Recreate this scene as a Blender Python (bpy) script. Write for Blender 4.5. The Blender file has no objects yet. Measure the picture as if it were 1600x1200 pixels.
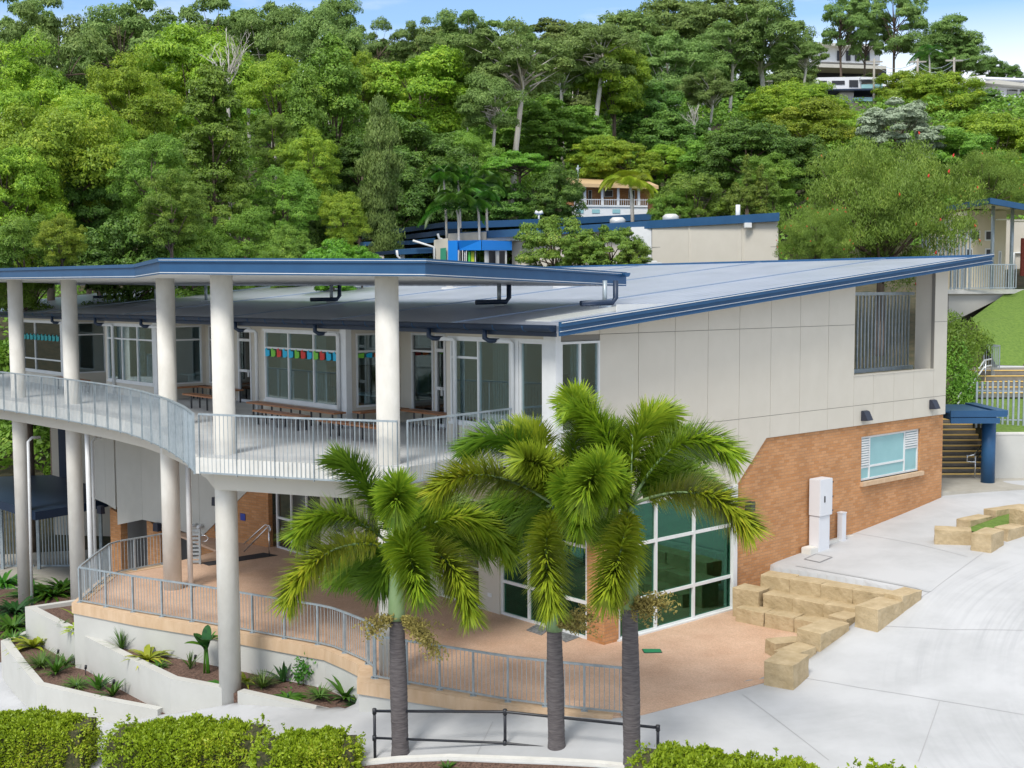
import bpy, math, random
import numpy as np
from mathutils import Vector, Matrix
from mathutils.bvhtree import BVHTree
random.seed(7); rng = np.random.default_rng(7)
scene = bpy.context.scene
COL = scene.collection
R_ = math.radians
# ---------------------------------------------------------------- camera
CZ = 8.6
cam_d = bpy.data.cameras.new("camera"); cam = bpy.data.objects.new("camera", cam_d); COL.objects.link(cam)
cam.location = (0, 0, CZ); cam.rotation_euler = (R_(90-4.304), R_(.25), 0)
cam_d.sensor_width = 36; cam_d.lens = 36*1900/1600; cam_d.clip_end = 3000; cam_d.clip_start = .1
scene.camera = cam
scene.render.resolution_x = 1024; scene.render.resolution_y = 768
# ---------------------------------------------------------------- sky, sun, exposure
SUN_EL, SUN_AZ = R_(52), R_(205)      # azimuth from north (+Y) clockwise: behind the camera, to its left
w = bpy.data.worlds.new("World"); scene.world = w; w.use_nodes = True
nt = w.node_tree; nt.nodes.clear()
out = nt.nodes.new('ShaderNodeOutputWorld'); bg = nt.nodes.new('ShaderNodeBackground')
sky = nt.nodes.new('ShaderNodeTexSky'); sky.sky_type = 'NISHITA'; sky.sun_disc = False
sky.sun_elevation = SUN_EL; sky.sun_rotation = SUN_AZ; sky.air_density = 1.0; sky.dust_density = .3; sky.ozone_density = 4.0
tc = nt.nodes.new('ShaderNodeTexCoord'); mp = nt.nodes.new('ShaderNodeMapping'); mp.inputs['Scale'].default_value = (1.6, 1.6, 6.5)
mp.inputs['Location'].default_value = (.35, 0, .12)
nz = nt.nodes.new('ShaderNodeTexNoise'); nz.inputs['Scale'].default_value = 1.5; nz.inputs['Detail'].default_value = 7; nz.inputs['Roughness'].default_value = .55
rp = nt.nodes.new('ShaderNodeValToRGB'); rp.color_ramp.elements[0].position = .56; rp.color_ramp.elements[1].position = .76
sp = nt.nodes.new('ShaderNodeSeparateXYZ'); mr = nt.nodes.new('ShaderNodeMapRange')
mr.inputs['From Min'].default_value = .15; mr.inputs['From Max'].default_value = .212; mr.inputs['To Min'].default_value = 1; mr.inputs['To Max'].default_value = .0
ad = nt.nodes.new('ShaderNodeMath'); ad.operation = 'MAXIMUM'
m2 = nt.nodes.new('ShaderNodeMath'); m2.operation = 'MULTIPLY'; m2.inputs[1].default_value = .92
mx = nt.nodes.new('ShaderNodeMixRGB'); mx.inputs['Color2'].default_value = (6.9, 6.9, 6.8, 1)
L = nt.links.new
L(tc.outputs['Generated'], mp.inputs['Vector']); L(mp.outputs[0], nz.inputs['Vector']); L(nz.outputs['Fac'], rp.inputs[0])
L(tc.outputs['Generated'], sp.inputs[0]); L(sp.outputs['Z'], mr.inputs['Value'])
hi = nt.nodes.new('ShaderNodeMapRange'); hi.inputs['From Min'].default_value = .26; hi.inputs['From Max'].default_value = .5; hi.inputs['To Max'].default_value = .85   # thick bright cloud overhead
L(sp.outputs['Z'], hi.inputs['Value']); ad2 = nt.nodes.new('ShaderNodeMath'); ad2.operation = 'MAXIMUM'
L(rp.outputs[0], ad.inputs[0]); L(mr.outputs[0], ad.inputs[1]); L(ad.outputs[0], ad2.inputs[0]); L(hi.outputs[0], ad2.inputs[1]); L(ad2.outputs[0], m2.inputs[0])
L(m2.outputs[0], mx.inputs['Fac']); L(sky.outputs[0], mx.inputs['Color1']); L(mx.outputs[0], bg.inputs['Color'])
bg.inputs['Strength'].default_value = .145; L(bg.outputs[0], out.inputs[0])
sd = bpy.data.lights.new("sun", 'SUN'); sd.energy = 2.35; sd.angle = R_(17); sd.color = (1, .95, .87)
so = bpy.data.objects.new("sun", sd); COL.objects.link(so)
sdir = Vector((math.sin(SUN_AZ)*math.cos(SUN_EL), math.cos(SUN_AZ)*math.cos(SUN_EL), math.sin(SUN_EL)))
so.rotation_euler = sdir.to_track_quat('Z', 'Y').to_euler(); so.location = (0, -20, 60)
scene.view_settings.view_transform = 'Standard'; scene.view_settings.look = 'None'
scene.view_settings.exposure = .36; scene.view_settings.gamma = 1
# ---------------------------------------------------------------- sight lines: a pixel of the 1600x1200 photo to a point in the place
Rm = cam.rotation_euler.to_matrix()
def ray(x, y): return Rm @ Vector(((x-800)/1900, -(y-600)/1900, -1))
def Pz(x, y, z):
    d = ray(x, y); return Vector((0, 0, CZ))+d*((z-CZ)/d.z)
def Pd(x, y, Y):
    d = ray(x, y); return Vector((0, 0, CZ))+d*(Y/d.y)
U = np.array([.749, .6625]); U = U/np.linalg.norm(U); V = np.array([-U[1], U[0]]); A0 = np.array([1., 28.])
def Bp(s, t, z=0): q = A0+U*s+V*t; return Vector((q[0], q[1], z))
def Pl(x, y, o, dr):                 # hit of a sight line with an upright plane: distance along it, and height
    d = ray(x, y); n = np.array([-dr[1], dr[0]]); t = (n@np.array(o))/(n[0]*d.x+n[1]*d.y)
    P = Vector((0, 0, CZ))+d*t; return float((np.array([P.x, P.y])-o)@dr), P.z
def FR(x, y=600, t=0): return Pl(x, y, A0+V*t, U)     # on planes parallel to the long right facade
def FL(x, y=600, s=0): return Pl(x, y, A0+U*s, V)     # on planes parallel to the verandah facade
# ---------------------------------------------------------------- mesh builder
class MB:
    def __init__(s): s.v = []; s.f = []; s.uv = []; s.sm = []
    def face(s, pts, uv=None, smooth=False):
        b = len(s.v); pts = [Vector(p) for p in pts]; s.v += pts; s.f.append(list(range(b, b+len(pts))))
        if uv is None:
            n = Vector((0, 0, 0))
            for i in range(1, len(pts)-1): n += (pts[i]-pts[0]).cross(pts[i+1]-pts[0])
            if n.length < 1e-12: n = Vector((0, 0, 1))
            n.normalize()
            if abs(n.z) > .7: uv = [(p.x, p.y) for p in pts]
            else:
                h = Vector((-n.y, n.x, 0)).normalized(); uv = [(p.dot(h), p.z) for p in pts]
        s.uv += uv; s.sm.append(smooth)
    def hexa(s, c):                     # c: 8 corners, bottom 4 then top 4
        for q in ((3, 2, 1, 0), (4, 5, 6, 7), (0, 1, 5, 4), (1, 2, 6, 5), (2, 3, 7, 6), (3, 0, 4, 7)): s.face([c[i] for i in q])
        return s
    def box(s, x0, x1, y0, y1, z0, z1):
        return s.hexa([(x0, y0, z0), (x1, y0, z0), (x1, y1, z0), (x0, y1, z0), (x0, y0, z1), (x1, y0, z1), (x1, y1, z1), (x0, y1, z1)])
    def bx(s, s0, s1, t0, t1, z0, z1):  # box in building axes
        return s.hexa([Bp(s0, t0, z0), Bp(s1, t0, z0), Bp(s1, t1, z0), Bp(s0, t1, z0), Bp(s0, t0, z1), Bp(s1, t0, z1), Bp(s1, t1, z1), Bp(s0, t1, z1)])
    def seg(s, a, b, w, h, z0=None):    # bar from a to b, width w, height h, hanging from the line's top
        a = Vector(a); b = Vector(b); d = b-a
        side = Vector((-d.y, d.x, 0))
        side = side.normalized()*w/2 if side.length > 1e-6 else Vector((w/2, 0, 0))
        dn = Vector((0, 0, -h))
        return s.hexa([a-side+dn, b-side+dn, b+side+dn, a+side+dn, a-side, b-side, b+side, a+side])
    def prism(s, poly, z0, z1):         # poly: list of (x,y) ccw, z0/z1 numbers or functions
        f0 = z0 if callable(z0) else (lambda x, y: z0); f1 = z1 if callable(z1) else (lambda x, y: z1)
        lo = [Vector((p[0], p[1], f0(p[0], p[1]))) for p in poly]; hi = [Vector((p[0], p[1], f1(p[0], p[1]))) for p in poly]
        s.face(hi); s.face(lo[::-1]); n = len(poly)
        for i in range(n): j = (i+1) % n; s.face([lo[i], lo[j], hi[j], hi[i]])
        return s
    def tube(s, pts, r, n=8, smooth=True, cap=True):
        pts = [Vector(p) for p in pts]; rs = r if isinstance(r, (list, tuple)) else [r]*len(pts); rings = []
        ref = None
        for i, p in enumerate(pts):
            t = (pts[min(i+1, len(pts)-1)]-pts[max(i-1, 0)])
            if t.length < 1e-9: t = Vector((0, 0, 1))
            t.normalize()
            if ref is None: ref = Vector((1, 0, 0)) if abs(t.x) < .9 else Vector((0, 1, 0))
            a = (ref-t*ref.dot(t)).normalized(); ref = a; b = t.cross(a)
            rings.append([p+(a*math.cos(k*2*math.pi/n)+b*math.sin(k*2*math.pi/n))*rs[i] for k in range(n)])
        ln = 0
        for i in range(len(rings)-1):
            l2 = ln+(pts[i+1]-pts[i]).length
            for k in range(n):
                k2 = (k+1) % n
                s.face([rings[i][k], rings[i][k2], rings[i+1][k2], rings[i+1][k]], uv=[(k/n, ln), ((k+1)/n, ln), ((k+1)/n, l2), (k/n, l2)], smooth=smooth)
            ln = l2
        if cap: s.face(rings[0][::-1]); s.face(rings[-1])
        return s
    def quad_strip(s, A, B):
        for i in range(len(A)-1): s.face([A[i], A[i+1], B[i+1], B[i]])
        return s
    def build(s, name, mat, parent=None, bevel=0, weld=False, origin=None):
        org = Vector(origin) if origin is not None else (parent_loc(parent) if parent else None)
        if org is None:
            if s.v:
                mn = min(p.z for p in s.v); c = sum(s.v, Vector())/len(s.v); org = Vector((c.x, c.y, mn))
            else: org = Vector((0, 0, 0))
        me = bpy.data.meshes.new(name)
        me.from_pydata([p-org for p in s.v], [], s.f)
        ul = me.uv_layers.new(name='UVMap'); ul.data.foreach_set('uv', [c for q in s.uv for c in q])
        me.polygons.foreach_set('use_smooth', s.sm)
        if mat: me.materials.append(mat)
        me.update()
        o = bpy.data.objects.new(name, me); COL.objects.link(o)
        if parent: o.parent = parent
        else: o.location = org
        if weld or bevel or any(s.sm):
            import bmesh
            bm = bmesh.new(); bm.from_mesh(me); bmesh.ops.remove_doubles(bm, verts=bm.verts, dist=1e-4)
            if bevel:
                bmesh.ops.bevel(bm, geom=[e for e in bm.edges if len(e.link_faces) == 2 and e.calc_face_angle(0) > .5], offset=bevel, segments=2, affect='EDGES')
            bm.to_mesh(me); bm.free()
        return o
LOC = {}
def parent_loc(p):
    return LOC.get(p.name, Vector((0, 0, 0)))
def tag(o, label=None, cat=None, group=None, kind=None):
    if label: o['label'] = label
    if cat: o['category'] = cat
    if group: o['group'] = group
    if kind: o['kind'] = kind
    return o
def thing(name, label, cat, loc, group=None):
    o = bpy.data.objects.new(name, None); COL.objects.link(o); o.location = Vector(loc); o.empty_display_size = .3
    LOC[o.name] = Vector(loc); return tag(o, label, cat, group)
def sub(o, parent_obj):               # lets a part carry sub-parts (parts share their thing's origin)
    LOC[o.name] = parent_loc(parent_obj); return o
def fastmesh(name, verts, faces_n, mat, parent=None, loc=None, smooth=False):   # verts (N,3); faces are runs of faces_n verts
    verts = np.asarray(verts, dtype=np.float32); n = len(verts); nf = n//faces_n
    me = bpy.data.meshes.new(name); me.vertices.add(n); me.vertices.foreach_set('co', verts.ravel())
    me.loops.add(n); me.loops.foreach_set('vertex_index', np.arange(n, dtype=np.int32))
    me.polygons.add(nf); me.polygons.foreach_set('loop_start', np.arange(0, n, faces_n, dtype=np.int32))
    me.polygons.foreach_set('loop_total', np.full(nf, faces_n, dtype=np.int32))
    me.update(calc_edges=True); me.validate()
    if mat: me.materials.append(mat)
    o = bpy.data.objects.new(name, me); COL.objects.link(o)
    if parent: o.parent = parent
    if loc is not None: o.location = loc
    return o
# ---------------------------------------------------------------- materials
def nodemat(name):
    m = bpy.data.materials.new(name); m.use_nodes = True; n = m.node_tree; b = n.nodes['Principled BSDF']; return m, n, b
def mat(name, c1, c2=None, scale=3, rough=.7, bump=0, bscale=40, metal=0, spec=.5, detail=5, coord='Object', lo=.35, hi=.65, stretch=None, blotch=0, blotch_c=None, bdist=.02):
    m, n, b = nodemat(name); N = n.nodes; l = n.links.new
    b.inputs['Roughness'].default_value = rough; b.inputs['Metallic'].default_value = metal; b.inputs['Specular IOR Level'].default_value = spec
    b.inputs['Base Color'].default_value = (*c1, 1)
    t = N.new('ShaderNodeTexCoord'); mp = N.new('ShaderNodeMapping'); l(t.outputs[coord], mp.inputs[0])
    if stretch: mp.inputs['Scale'].default_value = stretch
    last = None
    if c2 is not None:
        z = N.new('ShaderNodeTexNoise'); z.inputs['Scale'].default_value = scale; z.inputs['Detail'].default_value = detail; z.inputs['Roughness'].default_value = .6
        r = N.new('ShaderNodeValToRGB'); r.color_ramp.elements[0].position = lo; r.color_ramp.elements[1].position = hi
        r.color_ramp.elements[0].color = (*c1, 1); r.color_ramp.elements[1].color = (*c2, 1)
        l(mp.outputs[0], z.inputs['Vector']); l(z.outputs['Fac'], r.inputs[0]); last = r.outputs[0]
    if blotch:
        z = N.new('ShaderNodeTexNoise'); z.inputs['Scale'].default_value = .45; z.inputs['Detail'].default_value = 6; z.inputs['Roughness'].default_value = .65
        r = N.new('ShaderNodeValToRGB'); r.color_ramp.elements[0].position = .5; r.color_ramp.elements[1].position = .75
        r.color_ramp.elements[0].color = (0, 0, 0, 1); r.color_ramp.elements[1].color = (blotch, blotch, blotch, 1)
        x = N.new('ShaderNodeMixRGB'); x.inputs['Color1'].default_value = (*c1, 1); x.inputs['Color2'].default_value = (*(blotch_c or [c*.6 for c in c1]), 1)
        l(mp.outputs[0], z.inputs['Vector']); l(z.outputs['Fac'], r.inputs[0]); l(r.outputs[0], x.inputs['Fac'])
        if last: l(last, x.inputs['Color1'])
        last = x.outputs[0]
    if last: l(last, b.inputs['Base Color'])
    if bump:
        z = N.new('ShaderNodeTexNoise'); z.inputs['Scale'].default_value = bscale; z.inputs['Detail'].default_value = 4
        p = N.new('ShaderNodeBump'); p.inputs['Strength'].default_value = bump; p.inputs['Distance'].default_value = bdist
        l(mp.outputs[0], z.inputs['Vector']); l(z.outputs['Fac'], p.inputs['Height']); l(p.outputs[0], b.inputs['Normal'])
    return m
def brickmat(name, a, b2, mortar, row=.086, bw=.24):
    m, n, b = nodemat(name); N = n.nodes; l = n.links.new
    t = N.new('ShaderNodeTexCoord'); k = N.new('ShaderNodeTexBrick')
    k.inputs['Scale'].default_value = 1; k.inputs['Brick Width'].default_value = bw; k.inputs['Row Height'].default_value = row
    k.inputs['Mortar Size'].default_value = .006; k.inputs['Mortar Smooth'].default_value = .2; k.inputs['Bias'].default_value = 0
    k.inputs['Color1'].default_value = (*a, 1); k.inputs['Color2'].default_value = (*b2, 1); k.inputs['Mortar'].default_value = (*mortar, 1)
    z = N.new('ShaderNodeTexNoise'); z.inputs['Scale'].default_value = .9; z.inputs['Detail'].default_value = 6
    z2 = N.new('ShaderNodeTexNoise'); z2.inputs['Scale'].default_value = 30
    h = N.new('ShaderNodeHueSaturation'); r = N.new('ShaderNodeMapRange'); r.inputs['From Min'].default_value = .3; r.inputs['From Max'].default_value = .7; r.inputs['To Min'].default_value = .86; r.inputs['To Max'].default_value = 1.12
    l(t.outputs['UV'], k.inputs['Vector']); l(t.outputs['UV'], z.inputs['Vector']); l(t.outputs['UV'], z2.inputs['Vector'])
    l(z.outputs['Fac'], r.inputs[0]); l(r.outputs[0], h.inputs['Value']); l(k.outputs['Color'], h.inputs['Color'])
    x = N.new('ShaderNodeMixRGB'); x.blend_type = 'MULTIPLY'; x.inputs['Fac'].default_value = .35; l(h.outputs[0], x.inputs['Color1']); l(z2.outputs['Fac'], x.inputs['Color2'])
    l(x.outputs[0], b.inputs['Base Color']); b.inputs['Roughness'].default_value = .85
    p = N.new('ShaderNodeBump'); p.inputs['Strength'].default_value = .6; p.inputs['Distance'].default_value = .008; p.invert = True
    l(k.outputs['Fac'], p.inputs['Height']); l(p.outputs[0], b.inputs['Normal'])
    return m
def glassmat(name, tint, refl=.22, rough=.02, gc=(.9, .95, .95)):
    m = bpy.data.materials.new(name); m.use_nodes = True; n = m.node_tree; N = n.nodes; N.clear(); l = n.links.new
    o = N.new('ShaderNodeOutputMaterial'); tr = N.new('ShaderNodeBsdfTransparent'); tr.inputs[0].default_value = (*tint, 1)
    g = N.new('ShaderNodeBsdfGlossy'); g.inputs['Roughness'].default_value = rough; g.inputs[0].default_value = (*gc, 1)
    f = N.new('ShaderNodeLayerWeight'); f.inputs['Blend'].default_value = .35
    r = N.new('ShaderNodeMapRange'); r.inputs['To Min'].default_value = refl; r.inputs['To Max'].default_value = .75
    x = N.new('ShaderNodeMixShader'); l(f.outputs['Fresnel'], r.inputs[0]); l(r.outputs[0], x.inputs[0]); l(tr.outputs[0], x.inputs[1]); l(g.outputs[0], x.inputs[2]); l(x.outputs[0], o.inputs[0])
    return m
def leafmat(name, a, b2, c=None, rough=.5, trans=.25, objvar=.12):
    """leaf colours picked at random per leaf; each plant a little different; part of the light passes through"""
    m, n, b = nodemat(name); N = n.nodes; l = n.links.new
    g = N.new('ShaderNodeNewGeometry'); r = N.new('ShaderNodeValToRGB'); e = r.color_ramp.elements
    e[0].position = .0; e[0].color = (*a, 1); e[1].position = .75; e[1].color = (*b2, 1)
    if c: k = e.new(1.0); k.color = (*c, 1)
    t = N.new('ShaderNodeTexCoord'); z = N.new('ShaderNodeTexNoise'); z.inputs['Scale'].default_value = .5; z.inputs['Detail'].default_value = 3
    l(t.outputs['Object'], z.inputs['Vector'])
    mm = N.new('ShaderNodeMath'); mm.operation = 'MULTIPLY_ADD'; mm.inputs[1].default_value = .55
    z2 = N.new('ShaderNodeMapRange'); z2.inputs['From Min'].default_value = .3; z2.inputs['From Max'].default_value = .7; z2.inputs['To Max'].default_value = .45
    l(g.outputs['Random Per Island'], mm.inputs[0]); l(z.outputs['Fac'], z2.inputs[0]); l(z2.outputs[0], mm.inputs[2]); l(mm.outputs[0], r.inputs[0])
    oi = N.new('ShaderNodeObjectInfo'); h = N.new('ShaderNodeHueSaturation')
    q = N.new('ShaderNodeMapRange'); q.inputs['To Min'].default_value = 1-objvar*1.6; q.inputs['To Max'].default_value = 1+objvar*1.6
    q2 = N.new('ShaderNodeMapRange'); q2.inputs['To Min'].default_value = .5-objvar*.12; q2.inputs['To Max'].default_value = .5+objvar*.12
    l(oi.outputs['Random'], q.inputs[0]); l(oi.outputs['Random'], q2.inputs[0]); l(q.outputs[0], h.inputs['Value']); l(q2.outputs[0], h.inputs['Hue']); l(r.outputs[0], h.inputs['Color'])
    b.inputs['Roughness'].default_value = rough; b.inputs['Specular IOR Level'].default_value = .35
    l(h.outputs[0], b.inputs['Base Color'])
    tl = N.new('ShaderNodeBsdfTranslucent'); l(h.outputs[0], tl.inputs[0]); x = N.new('ShaderNodeMixShader'); x.inputs[0].default_value = trans
    o = N['Material Output']; l(b.outputs[0], x.inputs[1]); l(tl.outputs[0], x.inputs[2]); l(x.outputs[0], o.inputs[0])
    return m
M = {}
M['clad'] = mat('cladding', (.585, .55, .475), (.61, .575, .50), 1.5, .75, .05, 60, blotch=.15, blotch_c=(.50, .475, .41))
M['clad_dark'] = mat('cladding_gap', (.22, .21, .19), rough=.9)
M['greypanel'] = mat('grey_panel', (.52, .51, .46), (.56, .55, .50), 1.2, .75)
M['brick'] = brickmat('brick', (.55, .25, .092), (.67, .345, .155), (.42, .26, .155))
M['white'] = mat('white_paint', (.68, .70, .71), (.73, .75, .76), 4, .45)
M['navy'] = mat('navy_metal', (.020, .080, .185), (.024, .092, .205), 2, .45, metal=0, spec=.35)
M['navydark'] = mat('dark_navy_metal', (.010, .026, .06), (.014, .032, .07), 2, .45, metal=.1)
M['soffit'] = mat('soffit_white', (.74, .74, .72), (.78, .78, .76), 1, .6)
M['conc_col'] = mat('column_concrete', (.60, .585, .54), (.70, .685, .64), 2.2, .8, .25, 30, blotch=.5, blotch_c=(.50, .46, .38), stretch=(1, 1, .5))
M['conc_edge'] = mat('slab_edge_paint', (.62, .61, .57), (.72, .71, .67), 2, .8, .1, 30)
M['render'] = mat('cream_render', (.50, .50, .47), (.54, .54, .51), 1.2, .85, .2, 90, blotch=.35, blotch_c=(.42, .42, .38), bdist=.01)
M['coping'] = mat('tan_coping', (.55, .38, .235), (.63, .46, .305), 2.5, .8, .1, 40, stretch=(2, 2, .5), blotch=.4, blotch_c=(.46, .28, .15))
M['galv'] = mat('galvanised_steel', (.30, .36, .40), (.40, .46, .50), 6, .42, metal=.35)
M['steel'] = mat('brushed_steel', (.75, .76, .77), rough=.2, metal=.95)
M['timber'] = mat('timber', (.30, .12, .05), (.40, .18, .08), 6, .5, stretch=(1, 1, 6))
M['black'] = mat('black_paint', (.02, .022, .028), rough=.4)
M['blackmat'] = mat('rubber_mat', (.03, .03, .035), rough=.95, bump=.3)
M['cabinet'] = mat('cabinet_paint', (.66, .68, .72), (.69, .71, .75), 2, .4)
M['sand'] = mat('sandstone', (.37, .28, .155), (.54, .43, .27), 2.6, .9, .9, 9, detail=9, blotch=.4, blotch_c=(.30, .21, .11), bdist=.035, lo=.3, hi=.7)
M['glass'] = glassmat('window_glass', (.74, .86, .88), .13)
M['glassdark'] = glassmat('dark_window_glass', (.12, .17, .18), .16)
M['glassgreen'] = glassmat('green_window_glass', (.06, .36, .25), .08, gc=(.45, .95, .75))
M['frost'] = mat('frosted_glass', (.24, .47, .50), (.27, .51, .54), 1, .25, spec=.7)
M['mulch'] = mat('bark_mulch', (.055, .03, .02), (.20, .12, .09), 22, .95, 1, 35, detail=8)
M['dirt'] = mat('forest_floor', (.035, .04, .02), (.09, .075, .04), 2, .95, .6, 8)
M['turf'] = mat('turf', (.10, .18, .025), (.16, .26, .04), 8, .9, .8, 120, detail=8)
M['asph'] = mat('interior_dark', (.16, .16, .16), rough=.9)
M['int'] = mat('interior_wall', (.55, .57, .56), (.62, .63, .61), .7, .8)
M['yellow'] = mat('yellow_nosing', (.80, .55, .18), rough=.6)
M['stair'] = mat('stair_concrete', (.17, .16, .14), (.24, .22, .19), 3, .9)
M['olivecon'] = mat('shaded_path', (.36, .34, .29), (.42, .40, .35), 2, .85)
M['blue'] = mat('bright_blue_paint', (.015, .22, .72), rough=.35)
M['pit'] = mat('green_pit_lid', (.02, .24, .10), rough=.6)
M['tanroof'] = mat('tan_roof', (.55, .38, .20), rough=.6)
M['bark_grey'] = mat('grey_palm_bark', (.075, .065, .068), (.15, .135, .135), 9, .9, .5, 30, stretch=(.6, .6, 5), blotch=.5, blotch_c=(.075, .065, .07))
M['bark'] = mat('dark_bark', (.07, .05, .035), (.16, .12, .09), 3, .9, .5, 12, stretch=(1, 1, .3))
M['barkw'] = mat('pale_gum_bark', (.38, .35, .30), (.62, .60, .56), 1.2, .8, .2, 12, stretch=(1, 1, .3))
M['shaft'] = mat('palm_crownshaft', (.15, .25, .10), (.24, .34, .17), 3, .45, stretch=(1, 1, .4))
# ================================================================ GROUND
def rbf(pts, kern=lambda r: r):
    P = np.array([(p[0], p[1]) for p in pts], float); z = np.array([p[2] for p in pts], float); n = len(P)
    D = kern(np.linalg.norm(P[:, None]-P[None], axis=2)); A = np.zeros((n+3, n+3)); A[:n, :n] = D; A[:n, n] = 1; A[:n, n+1:] = P; A[n, :n] = 1; A[n+1:, :n] = P.T
    c = np.linalg.solve(A, np.concatenate([z, [0, 0, 0]]))
    def f(x, y):
        x = np.asarray(x, float); y = np.asarray(y, float); q = np.stack([x, y], -1)
        d = kern(np.linalg.norm(q[..., None, :]-P, axis=-1)); return d@c[:n]+c[n]+c[n+1]*x+c[n+2]*y
    return f
near_pts = [(2.62, 24.2, 0), (4.03, 25.16, 0), (5.7, 26.35, 0), (.8, 24.5, -.02), (-1.2, 25.2, -.27), (-3.35, 26.4, -.67), (-6.8, 28.4, -1.2), (-9.8, 30.8, -2.25),
  (-14.2, 34, -2.8), (-1, 21, -.62), (-8, 23, -1.55), (-15, 27, -2.7), (3, 20, -.28), (9.2, 21, -.05), (6, 22, -.12), (6.3, 26.6, .02), (7.55, 27.8, .37), (8.8, 29, .73), (10.1, 30.2, 1.08),
  (13, 31, 1.25), (12, 26, .55), (18, 30, 1.4), (17, 24, .5), (7.43, 33.69, 1.02), (9.4, 35.4, 1.2), (12, 37.6, 1.5), (14.24, 39.7, 1.82), (15.5, 41.5, 1.9), (17.3, 42, 1.95), (21, 40, 1.95), (14, 35, 1.5),
  (-20, 36, -3), (-17, 44, -3.05), (-17.5, 52, -3.0), (-24, 50, -3.0), (0, 14, -.8), (10, 14, -.4), (-12, 16, -2), (24, 26, 1.0)]
gz_near = rbf(near_pts)
def poly_in(poly, x, y):
    c = False; n = len(poly)
    for i in range(n):
        x1, y1 = poly[i][:2]; x2, y2 = poly[(i+1) % n][:2]
        if (y1 > y) != (y2 > y) and x < (x2-x1)*(y-y1)/(y2-y1)+x1: c = not c
    return c
def poly_dist(poly, x, y):
    b = 1e9; n = len(poly)
    for i in range(n):
        p = np.array(poly[i][:2]); q = np.array(poly[(i+1) % n][:2]); d = q-p; t = np.clip(((x-p[0])*d[0]+(y-p[1])*d[1])/(d@d), 0, 1)
        b = min(b, math.hypot(x-p[0]-d[0]*t, y-p[1]-d[1]*t))
    return b
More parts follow.
